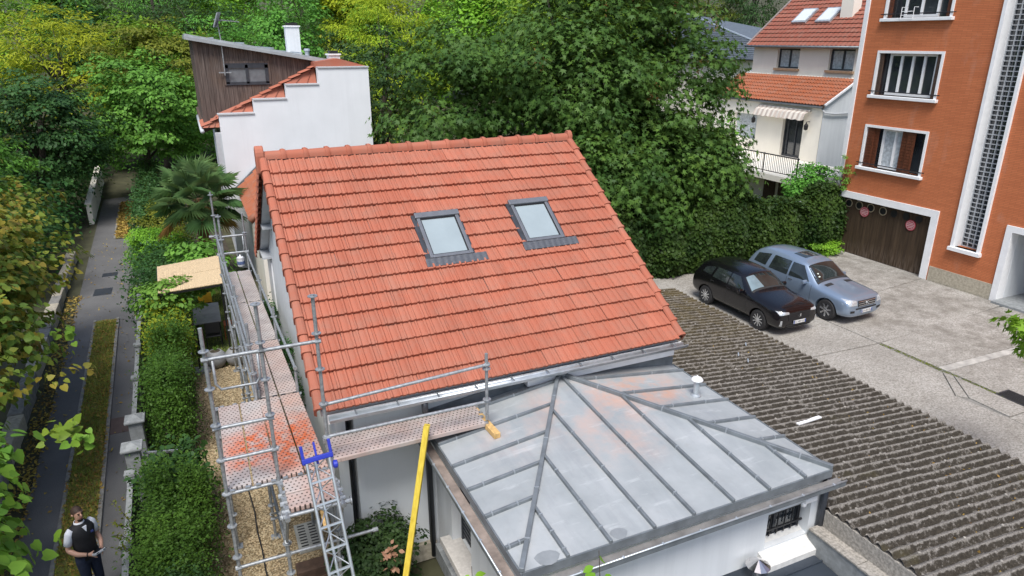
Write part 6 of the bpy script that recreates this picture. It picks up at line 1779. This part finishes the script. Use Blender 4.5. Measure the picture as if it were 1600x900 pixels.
# ---- hedges and shrubs
def hedge(name, x0, x1, y0, y1, h, kind, label, cat, seed, n, size, shape=KITE, z0=.05, wob=.2, sx=0.0, rag=.13, dense=True, group=None):
    """clipped-ish mass of leaves with an uneven top and twiggy stems"""
    rng = np.random.default_rng(seed)
    t = thing(name, ((x0 + x1) / 2, (y0 + y1) / 2, 0), label, cat, group)
    b = np.array([(x0 + x1) / 2, (y0 + y1) / 2, 0])
    ph = rng.uniform(0, 6.28, 4)
    u, v = rng.random(n), rng.random(n)
    face = rng.random(n)
    X = x0 + (x1 - x0) * u; Y = y0 + (y1 - y0) * v
    top = h * (1 + wob * (np.sin(Y * 2.3 + ph[0]) * .6 + np.sin(Y * 5.1 + X * 3 + ph[1]) * .5 + np.sin(X * 4 + ph[2]) * .3))
    Z = np.zeros(n); N = np.zeros((n, 3))
    ft = face < .5; fl = (face >= .5) & (face < .62); fr = (face >= .62) & (face < .82); fn = (face >= .82) & (face < .93)
    Z[ft] = top[ft]; N[ft] = [0, 0, 1]
    zz = z0 + (top - z0) * rng.random(n) ** .8
    for mk, ax, val, nv in ((fl, 0, x0, (-1, 0, .3)), (fr, 0, x1, (1, 0, .3)), (fn, 1, y0, (0, -1, .3)), (face >= .93, 1, y1, (0, 1, .3))):
        Z[mk] = zz[mk]; N[mk] = nv
        (X if ax == 0 else Y)[mk] = val
    # pull edges in so the mass is rounded
    P = np.stack([X, Y, Z], 1)
    cx, cy = (x0 + x1) / 2, (y0 + y1) / 2
    ex = (P[:, 0] - cx) / ((x1 - x0) / 2)
    P[:, 2] -= np.clip(np.abs(ex) - .55, 0, 1) ** 2 * (.9 * (x1 - x0) * .5) * ft
    P += rng.normal(size=P.shape) * rag * np.array([1, 1, 1.1]) - N * (rng.random((n, 1)) ** 2) * .16
    P[:, 0] += sx * (P[:, 1] - y0) + np.minimum(.5, (x1 - x0) * .5) * (.22 * np.sin(P[:, 1] * 2.1 + ph[3]) + .16 * np.sin(P[:, 1] * 5.3 + ph[1])) * (P[:, 0] > (x0 + x1) / 2)
    N = N + rng.normal(size=N.shape) * .55 + np.array([0, 0, .25]); T = rng.normal(size=N.shape) + np.array([0, 0, .15]) + N * .3
    pat = .5 + .25 * np.sin(P[:, 0] * 3.3 + ph[0]) * np.sin(P[:, 1] * 2.9 + ph[1]) + .2 * np.sin(P[:, 1] * 7 + ph[2] + P[:, 2] * 5)
    me = leaf_mesh('foliage', P - b, N, T, size * rng.uniform(.6, 1.3, n), np.clip(pat * .6 + rng.random(n) * .45 - .05, 0, 1), shape)
    link('foliage', me, LF[kind], t)
    mb = MB()
    for i in range(max(6, int((y1 - y0) * 3))):
        x, y = rng.uniform(x0 + .15, x1 - .15), rng.uniform(y0 + .1, y1 - .1)
        mb.tube([(x, y, 0), (x + rng.normal() * .08, y + rng.normal() * .08, h * .5), (x + rng.normal() * .14, y + rng.normal() * .14, h * .92)], [.02, .014, .006], 5)
    o = mb.build('stems', M['bark'], t); o['kind'] = 'stuff'
    return t
hedge('privet_hedge', -1.5, -.90, 13.95, 17.4, 1.55, 'hedge', 'clipped green privet hedge between concrete fence and gravel', 'hedge', 31, 24000, .056)
hedge('golden_shrub', -1.55, -.95, 17.35, 18.95, 1.5, 'hedge_y', 'golden yellow shrub at the end of the privet hedge', 'shrub', 32, 5600, .08, wob=.2, rag=.15)
hedge('laurel_shrub', -1.45, -.80, 11.35, 12.35, 1.15, 'dark', 'dark leaved laurel shrub beside the open gate', 'shrub', 33, 2200, .13, LONG if False else OVAL, rag=.14)
hedge('leafy_hedge', -1.42, -.72, 8.9, 11.35, 1.35, 'hedge', 'loose mixed green hedge beside the standing man', 'hedge', 34, 21000, .05, rag=.15, wob=.18)
hedge('dark_evergreen', -1.36, -.62, 6.8, 8.9, 1.2, 'dark', 'dark fine leaved evergreen hedge at the foot of the gravel', 'hedge', 35, 11000, .045, rag=.12)
hedge('gable_hedge', .93, 1.28, 12.6, 17.2, 1.9, 'dark', 'dark hedge squeezed between scaffold deck and gable wall', 'hedge', 36, 9000, .06, rag=.07)
hedge('lane_hedge', -2.55, -1.75, 30.4, 44, 1.7, 'dark', 'dark hedge along the lane beyond the round shrub', 'hedge', 37, 9000, .13, sx=-.02)
hedge('far_thicket', -9.5, -5.5, 29, 50, 1.9, 'dark', 'dark thicket beyond the low wall of the lane', 'thicket', 40, 16000, .2, rag=.35, wob=.3)
hedge('lane_end_thicket', -4.6, 2.2, 51, 53, 2.6, 'mid', 'leafy thicket closing the far end of the lane', 'thicket', 56, 9000, .18, rag=.3, wob=.25)
hedge('planting_under_tree', -1.55, -.95, 19.0, 21.6, .95, 'mid', 'low leafy planting beneath the young garden tree', 'shrub', 38, 4200, .09, rag=.18)
hedge('pavilion_hedge', -2.2, -.6, 22.2, 26.0, 1.5, 'dark', 'dark shrubbery behind the reed canopy', 'shrub', 39, 8000, .10, rag=.2)
# long shoots reaching out of the hedge over the fence
t = thing('hedge_shoots', (-1.5, 10.2, .9), 'thin yellow green shoots sticking out over the fence', 'shoots')
rng = np.random.default_rng(77); mb = MB(); L5 = []
for (u0, v0), (u1, v1) in (((206, 820), (172, 782)), ((206, 830), (176, 820)), ((205, 845), (173, 838)), ((207, 862), (180, 858))):
    a_, b_ = onZ(u0, v0, 1.05), onZ(u1, v1, 1.35); m_ = a_.lerp(b_, .5) + Vector((0, 0, .06))
    mb.tube([a_, m_, b_], [.006, .005, .003], 5)
    n_ = 46; f = rng.random(n_)[:, None]
    P = np.array(a_)[None] * (1 - f) + np.array(b_)[None] * f + rng.normal(size=(n_, 3)) * .02 + np.array([0, 0, .05]) * np.sin(f * 3.14)
    L5.append([P, rng.normal(size=(n_, 3)) + [0, 0, .8], rng.normal(size=(n_, 3)), rng.uniform(.03, .06, n_), rng.random(n_)])
mb.build('twigs', M['bark'], t); L5 = cat_leaves(L5)
link('leaves', leaf_mesh('leaves', L5[0] - np.array([-1.5, 10.2, .9]), *L5[1:], KITE), LF['olive'], t)

def bush(name, c, rad, kind, label, seed, n=90, per=42, size=.08, cr=.3, cat='shrub', shape=KITE, **kw):
    return tree(name, (c[0], c[1], 0), c, rad, kind, label, cat, seed, n, per, cr, size, shape, r0=.035, nlimb=8, **kw)
bush('round_shrub', (-1.6, 26.2, 1.15), (.95, .95, 1.0), 'bright', 'rounded bright green shrub beside the lane fence', 41, 220, 70, .07, .26)
bush('yellow_green_bush', (-1.3, 30.2, 1.2), (.95, 1.0, 1.0), 'olive', 'yellow green bush in front of the palm', 42, 110, 50, .10, .34)
bush('broadleaf_bush', (-.2, 22.9, 1.5), (.75, .6, .9), 'mid', 'broad leaved bush behind the reed canopy', 43, 50, 30, .17, .35, shape=OVAL)
bush('rose_bush', (1.75, 8.72, .62), (.52, .36, .68), 'rose', 'dark rose bush against the white house wall', 44, 120, 46, .065, .2, shape=OVAL)
bush('clematis_bush', (1.35, 8.75, .5), (.35, .35, .55), 'rose', 'smaller dark bush behind the ladder hoist', 45, 60, 40, .06, .18, shape=OVAL)
rng = np.random.default_rng(46); n_ = 30
c_ = np.array([1.83, 8.3, .95]); P = c_ + rng.normal(size=(n_, 3)) * np.array([.06, .05, .12])
single_me = leaf_mesh('young_shoot', P - c_, rng.normal(size=(n_, 3)) * .5 + [0, -.5, .8], rng.normal(size=(n_, 3)) + [0, -.5, 0], rng.uniform(.07, .12, n_), rng.uniform(.6, 1, n_), OVAL)
props(link('young_shoot', single_me, m_leaf('pink_leaf', [(.20, .24, .03), (.42, .20, .13), (.45, .25, .18)], .3), None, c_), 'pinkish young shoot on the rose bush', 'shoot')
tree('young_garden_tree', (-.62, 19.1, 0), (-1.05, 19.3, 1.75), (.85, .7, .55), 'mid', 'slender young tree leaning over the garden bench', 'tree', 47, 46, 34, .28, .12, OVAL, r0=.022, nlimb=12, flat=.45)

# ---- palm
def palm():
    t = thing('fan_palm', (-.05, 25.2, 0), 'fan palm with a shaggy trunk beside the stepped white house', 'palm tree')
    c = Vector((-.05, 25.2, 3.15)); rng = np.random.default_rng(50)
    MB().tube([(-.05, 25.2, 0), (-.05, 25.2, 1.5), c], [.17, .2, .16], 12).build('trunk', simple('palm_fibre', (.14, .075, .03), .95, var=.4, scale=18, bump=.8), t, smooth=True)
    for i in range(40):
        az = i * 2.39996; el = R(78 - 118 * (i / 39.) ** .9)
        d = Vector((math.cos(az) * math.cos(el), math.sin(az) * math.cos(el), math.sin(el)))
        st_ = c + d * .15; L_ = rng.uniform(.65, .95); hub = st_ + d * L_ + Vector((0, 0, -.06))
        MB().tube([st_, st_.lerp(hub, .5) + Vector((0, 0, .04)), hub], [.018, .013, .01], 5).build('leaf_stalk', M['palm_stalk'] if 'palm_stalk' in M else M.setdefault('palm_stalk', simple('palm_stalk', (.09, .12, .04), .6)), t)
        side = d.cross(Vector((0, 0, 1)));
        if side.length < .05: side = Vector((1, 0, 0))
        side.normalize(); nn_ = side.cross(d).normalized()
        mb = MB(); nb = 26
        for j in range(nb):
            a_ = R(-135 + 270 * j / (nb - 1)); dr = d * math.cos(a_) + side * math.sin(a_)
            ln = rng.uniform(.62, .8) * (1 - .15 * abs(a_) / 2.4)
            tipp = hub + dr * ln - Vector((0, 0, .10 + .12 * abs(math.sin(a_)))) + nn_ * .05
            midp = hub + dr * ln * .5 + nn_ * .05
            w = dr.cross(nn_).normalized() * .022
            mb.add([hub, midp + w, tipp, midp - w], [(0, 1, 2), (0, 2, 3)])
        me = mb.mesh('frond', off(t)); at = me.attributes.new('rnd', 'FLOAT', 'FACE')
        at.data.foreach_set('value', list(np.clip(rng.random(len(me.polygons)) * .5 + (.4 if i < 22 else .0), 0, 1)))
        link('frond', me, LF['palm'] if i < 37 else LF['dead'], t)
palm()

# ---- ivy wall behind the cars, shrubs by the brick corner
def ivy():
    t = thing('ivy_wall', (18.5, 19.9, 0), 'garden wall smothered in dark green ivy behind the parked cars', 'ivy wall')
    MB().box((11.2, 19.8, 0), (23.4, 20.0, 2.1)).build('masonry', M['grey_render'], t)
    rng = np.random.default_rng(52); n = 46000
    X = rng.uniform(11, 23.55, n); f = rng.random(n)
    bul = .30 + .22 * np.sin(X * 1.7) * np.sin(X * .9 + 1) + .12 * np.sin(X * 4.3)
    hz = 2.3 + .28 * np.sin(X * 1.1 + .6) + .16 * np.sin(X * 3.1) 
    Z = rng.random(n) * hz; fr = f < .68
    Y = 19.72 - bul * np.sin(np.clip(Z / hz, 0, 1) * 2.6 + .35) * 1.4 - rng.random(n) * .16
    Y = np.where(fr, Y, rng.uniform(19.4, 20.4, n)); Z = np.where(fr, Z, hz + rng.normal(size=n) * .06)
    P = np.stack([X, Y, np.maximum(Z, .03)], 1) + rng.normal(size=(n, 3)) * .05
    N = np.where(fr[:, None], np.array([[0, -1, .5]]), np.array([[0, -.2, 1]])) + rng.normal(size=(n, 3)) * .45
    T = rng.normal(size=(n, 3)) * .7 + np.array([0, -.2, -.6])
    pat = .5 + .3 * np.sin(X * 2.1 + Z * 3) * np.sin(X * 5 - Z * 2.2)
    me = leaf_mesh('ivy', P - np.array([18.5, 19.9, 0]), N, T, rng.uniform(.07, .14, n), np.clip(pat * .5 + rng.random(n) * .5, 0, 1), HEART)
    link('ivy', me, LF['ivy'], t)
ivy()
bush('corner_shrub', (23.3, 20.9, 2.1), (1.1, .9, 1.05), 'mid', 'leafy green shrub rising at the corner of the brick block', 53, 150, 50, .12, .36, shape=OVAL)
bush('ground_ivy_clump', (22.6, 19.1, .25), (.75, .5, .35), 'bright', 'bright green clump at the foot of the ivy by the garage', 54, 60, 40, .09, .2)
bush('climber_patch', (23.38, 19.45, 3.0), (.12, .4, .9), 'mid', 'thin climber creeping up the white corner of the brick block', 55, 30, 24, .08, .14)

# ---- the big maple
MC = (14.4, 25.2, 5.6)
def maple_extra(rng):
    L = [list(crown_leaves(rng, c, r, int(n * .8), 60, .85, .19, shell=.45, flat=.95, up=.3, droop=.15)[:5]) for c, r, n in
         (((9.4, 25.5, 5.2), (2.6, 2.6, 3.6), 150), ((17.4, 23.2, 5.6), (2.9, 2.8, 3.4), 160), ((15.8, 21.8, 3.6), (2.8, 2.0, 2.6), 150), ((18.2, 21.9, 2.9), (1.6, 1.4, 2.0), 80), ((13.2, 22.4, 6.2), (3.2, 2.2, 3.2), 150), ((16.0, 24.4, 9.6), (3.2, 2.6, 1.8), 110), ((14.6, 20.4, 2.7), (2.3, .9, 1.9), 110), ((17.6, 20.6, 3.2), (1.6, .8, 1.3), 60), ((12.4, 20.6, 3.0), (1.6, 1.0, 2.0), 70))]
    return cat_leaves(L)
maple = tree('maple_tree', (14.2, 24.6, 0), MC, (5.6, 3.6, 5.0), 'maple', 'huge dark green maple tree towering behind the red roof', 'tree', 60, 300, 62, .95, .19, MAPLE, r0=.3, extra=maple_extra, nlimb=26, shell=.5, flat=.95, up=.3, droop=.15)
# hanging seed bunches, orange-brown
rng = np.random.default_rng(61)
for i, (u, v, Y) in enumerate([(1035, 60, 23), (1000, 10, 23.5), (1060, 20, 22.5), (835, 92, 22), (940, 5, 23), (1118, 35, 22.5), (1090, 100, 21.5), (1020, 145, 21.2)]):
    c = np.array(onY(u, v, Y)); n_ = 46
    P = rng.normal(size=(n_, 3)) * np.array([.16, .16, .2])
    me = leaf_mesh('seed_bunch', P, rng.normal(size=(n_, 3)), rng.normal(size=(n_, 3)) + [0, 0, -1.2], rng.uniform(.08, .14, n_), rng.random(n_), KITE)
    o = link('seed_bunch', me, bpy.data.materials.get('seed_leaf') or m_leaf('seed_leaf', [(.16, .12, .03), (.28, .17, .05), (.26, .12, .06)], .3), maple, c); o['kind'] = 'stuff'
tree('laurel_tree', (7.4, 30.5, 0), (7.7, 30.0, 4.4), (2.1, 2.2, 4.4), 'dark', 'dark dense tree just right of the stepped white house', 'tree', 62, 260, 56, .55, .17, KITE, r0=.16)
tree('willow_tree', (10.6, 40, 0), (10.4, 39.0, 6.8), (3.0, 2.6, 5.2), 'yellow', 'bright yellow green weeping tree behind the white house', 'tree', 63, 260, 60, .7, .2, LONG, r0=.2, droop=1.4)
tree('lime_shoot', (9.4, 18.9, 0), (9.3, 19.0, 2.6), (.5, .5, .8), 'bright', 'light green sapling at the right verge of the red roof', 'tree', 64, 26, 20, .22, .17, MAPLE, r0=.03)
tree('terrace_tree', (23.4, 25.8, 0), (22.6, 25.2, 3.0), (.8, .8, 1.9), 'bright', 'thin yellow green tree in front of the terrace railing', 'tree', 65, 30, 24, .4, .16, OVAL, r0=.06)

# ---- linden by the lane
def lind_extra(rng):
    L = [list(crown_leaves(rng, c, r, n, 27, .42, .125, shell=.45, flat=.5)[:5]) for c, r, n in
         (((-4.9, 16.2, 3.7), (2.2, 2.6, 1.4), 230), ((-4.35, 13.2, 3.4), (1.7, 1.7, 1.3), 160), ((-5.6, 19.5, 4.0), (2.4, 2.4, 1.9), 220), ((-4.55, 10.6, 2.7), (1.5, 1.4, 1.2), 140), ((-4.6, 8.4, 3.0), (1.1, 1.2, 1.0), 90), ((-7.4, 18.5, 5.3), (2.3, 2.6, 1.7), 190), ((-6.2, 13.5, 4.9), (1.8, 2.2, 1.4), 140))]
    return cat_leaves(L)
tree('turning_linden', (-5.6, 15.6, 0), (-5.6, 15.2, 3.6), (2.6, 4.6, 2.2), 'autumn', 'linden tree with yellowing and browning leaves over the lane', 'tree', 70, 520, 30, .45, .125, HEART, r0=.15, extra=lind_extra, flat=.45, nlimb=24)
tree('green_linden', (-4.6, 5.4, 0), (-3.35, 6.7, 4.0), (1.3, 1.7, 1.15), 'linden', 'linden tree with large fresh green leaves close to the lane', 'tree', 71, 230, 20, .32, .115, HEART, r0=.13, flat=.5, nlimb=18, extra=lambda rng: cat_leaves([list(crown_leaves(rng, c, r, n, 10, .28, .15, shell=.3, flat=.45)[:5]) for c, r, n in (((-2.25, 6.0, 4.0), (.3, .6, .3), 12), ((-2.9, 8.6, 3.6), (.55, .6, .4), 20), ((-2.35, 5.0, 4.5), (.4, .5, .4), 12))]))
# fresh shoots over the lane
for i, (u, v, z, n_, s_) in enumerate([(100, 672, 3.2, 22, .13), (100, 522, 3.0, 14, .14), (122, 690, 3.2, 12, .12)]):
    rng = np.random.default_rng(72 + i); c = np.array(onZ(u, v, z))
    P = rng.normal(size=(n_, 3)) * np.array([.13, .1, .08])
    me = leaf_mesh('linden_spray', P, rng.normal(size=(n_, 3)) * .4 + [0, -.4, 1], rng.normal(size=(n_, 3)) + [.5, 0, -.2], rng.uniform(.75, 1.2, n_) * s_, rng.uniform(.6, 1, n_), HEART)
    props(link('linden_spray', me, LF['linden'], None, c), 'light green spray of linden leaves hanging over the lane', 'leaf spray', 'linden sprays over the lane')

# ---- trees lining the far lane
tree('lane_dark_tree', (-7.0, 38, 0), (-6.0, 37.5, 4.0), (2.6, 2.4, 3.0), 'dark', 'dark blue green tree on the left of the far lane', 'tree', 80, 240, 60, .6, .17, OVAL, r0=.18)
tree('lane_green_tree', (-2.5, 44, 0), (-1.9, 42.5, 4.3), (3.1, 2.6, 3.2), 'mid', 'bright green layered tree over the far lane', 'tree', 81, 260, 64, .65, .20, OVAL, r0=.2, flat=.7)
tree('lane_olive_tree', (-1.6, 47, 0), (-1.0, 47.0, 6.6), (3.6, 2.6, 2.6), 'olive', 'olive yellow tree rising behind the layered green tree', 'tree', 82, 240, 60, .65, .2, KITE, r0=.2)
tree('left_hedge_tree', (-9.5, 34, 0), (-8.6, 33, 3.0), (2.4, 2.6, 3.0), 'mid', 'green leafy tree left of the dark lane tree', 'tree', 83, 180, 50, .6, .18, KITE, r0=.16)
tree('lane_shrub_tree', (-7.5, 28, 0), (-6.9, 27, 2.2), (1.9, 2.4, 2.0), 'dark', 'dark rounded shrub tree behind the yellowing linden', 'tree', 84, 160, 50, .5, .15, KITE, r0=.1)

# ---- the wood on the slope behind: shared crowns, one object per tree
FM = []
for i, (nc, pr, sh) in enumerate(((230, 40, KITE), (230, 40, OVAL), (260, 36, LONG))):
    rng = np.random.default_rng(90 + i)
    L = crown_leaves(rng, (0, 0, 7.2), (3.6, 3.6, 5.0), nc, pr, .95, .34, shell=.5, lump=.35, flat=.85)
    FM.append((leaf_mesh('crown', *L[:5], sh), limbs(MB(), (0, 0, 0), (0, 0, 9), L[5], .22, rng, 14).mesh('trunk', smooth=True)))
for a_, b_ in FM: b_.materials.append(M['bark']); a_.materials.append(LF['mid'])
def forest(x, y, s, kind, seed):
    rr_ = random.Random(seed)
    t = bpy.data.objects.new('forest_tree', None); COL.objects.link(t); t.empty_display_size = .3
    t.location = (x, y, hill(x, y) + .02); t.rotation_euler = (0, 0, rr_.uniform(0, 6.28)); t.scale = (s * rr_.uniform(.9, 1.15), s * rr_.uniform(.9, 1.15), s * rr_.uniform(.85, 1.15))
    cr, tr = FM[rr_.randrange(3)]
    o = bpy.data.objects.new('crown', cr); COL.objects.link(o); o.parent = t
    o.material_slots[0].link = 'OBJECT'; o.material_slots[0].material = LF[kind]
    o = bpy.data.objects.new('trunk', tr); COL.objects.link(o); o.parent = t
    nm = {'yellow': 'yellow green tree in the wood behind the houses', 'bright': 'bright green tree in the wood behind the houses', 'mid': 'mid green tree in the wood behind the houses', 'dark': 'dark green tree in the wood behind the houses', 'olive': 'olive green tree in the wood behind the houses'}[kind]
    props(t, nm, 'tree', 'trees of the wood: ' + kind)
rf_ = random.Random(101); k_ = 0
for row, (dist, step) in enumerate(((54, 4.6), (66, 5.6), (82, 7.0), (104, 9))):
    az = -21.0
    while az < 64:
        a_ = R(az + rf_.uniform(-1, 1)); d_ = dist + rf_.uniform(-4, 4)
        x, y = d_ * math.sin(a_), d_ * math.cos(a_)
        az += math.degrees(step / dist)
        if row == 0 and az > 17: continue
        if 36 < x < 64 and 36 < y < 72: continue
        if x > 22 and y < 40: continue
        top = y
        kind = rf_.choices(['yellow', 'bright', 'mid', 'dark', 'olive'], [3, 6, 4, 2, 1] if az < 0 else [1, 5, 5, 4, 1] if az < 22 else [1, 6, 4, 2, 1])[0]
        forest(x, y, (.82, .95, 1.1, 1.25)[row] * rf_.uniform(.85, 1.15), kind, 200 + k_); k_ += 1

# ---- sprigs close to the annex and at the right edge of the yard
def sprig(name, base, top, n, size, kind, label, seed, shape=OVAL, sprd=.06, cat='sprig'):
    rng = np.random.default_rng(seed); base, top = Vector(base), Vector(top)
    t = thing(name, base, label, cat)
    MB().tube([base, base.lerp(top, .5) + Vector((.02, 0, 0)), top], [.012, .008, .004], 6).build('stem', M['bark'], t)
    f = rng.uniform(.25, 1, n)[:, None]
    P = np.array(base)[None] * (1 - f) + np.array(top)[None] * f
    a_ = rng.uniform(0, 6.28, n); dr = np.stack([np.cos(a_), np.sin(a_), rng.uniform(-.5, .2, n)], 1)
    P = P + dr * sprd
    me = leaf_mesh('leaves', P - np.array(base), dr * .3 + np.array([0, -.3, .9]) + rng.normal(size=(n, 3)) * .2, dr + np.array([0, 0, -.5]), rng.uniform(.75, 1.2, n) * size, rng.uniform(.2, .8, n), shape)
    link('leaves', me, LF[kind], t)
    return t
p = onY(936, 858, 5.05); q = onY(950, 1000, 5.05)
sprig('plum_sprig', (q.x, 5.05, .3), (p.x, 5.05, p.z - .02), 26, .17, 'bright', 'single leafy sprig rising in front of the annex gutter', 300)
p = onX(737, 885, 2.5); sprig('wall_sprig', (p.x, p.y, .1), p, 8, .13, 'bright', 'small green sprig beside the annex side window', 301, sprd=.04)
t = tree('vine_tree', (13.3, 5.4, 0), (13.2, 6.05, 3.25), (.75, .75, .55), 'bright', 'bright green vine foliage at the edge of the yard', 'vine', 302, 34, 26, .22, .15, MAPLE, r0=.05, nlimb=12)
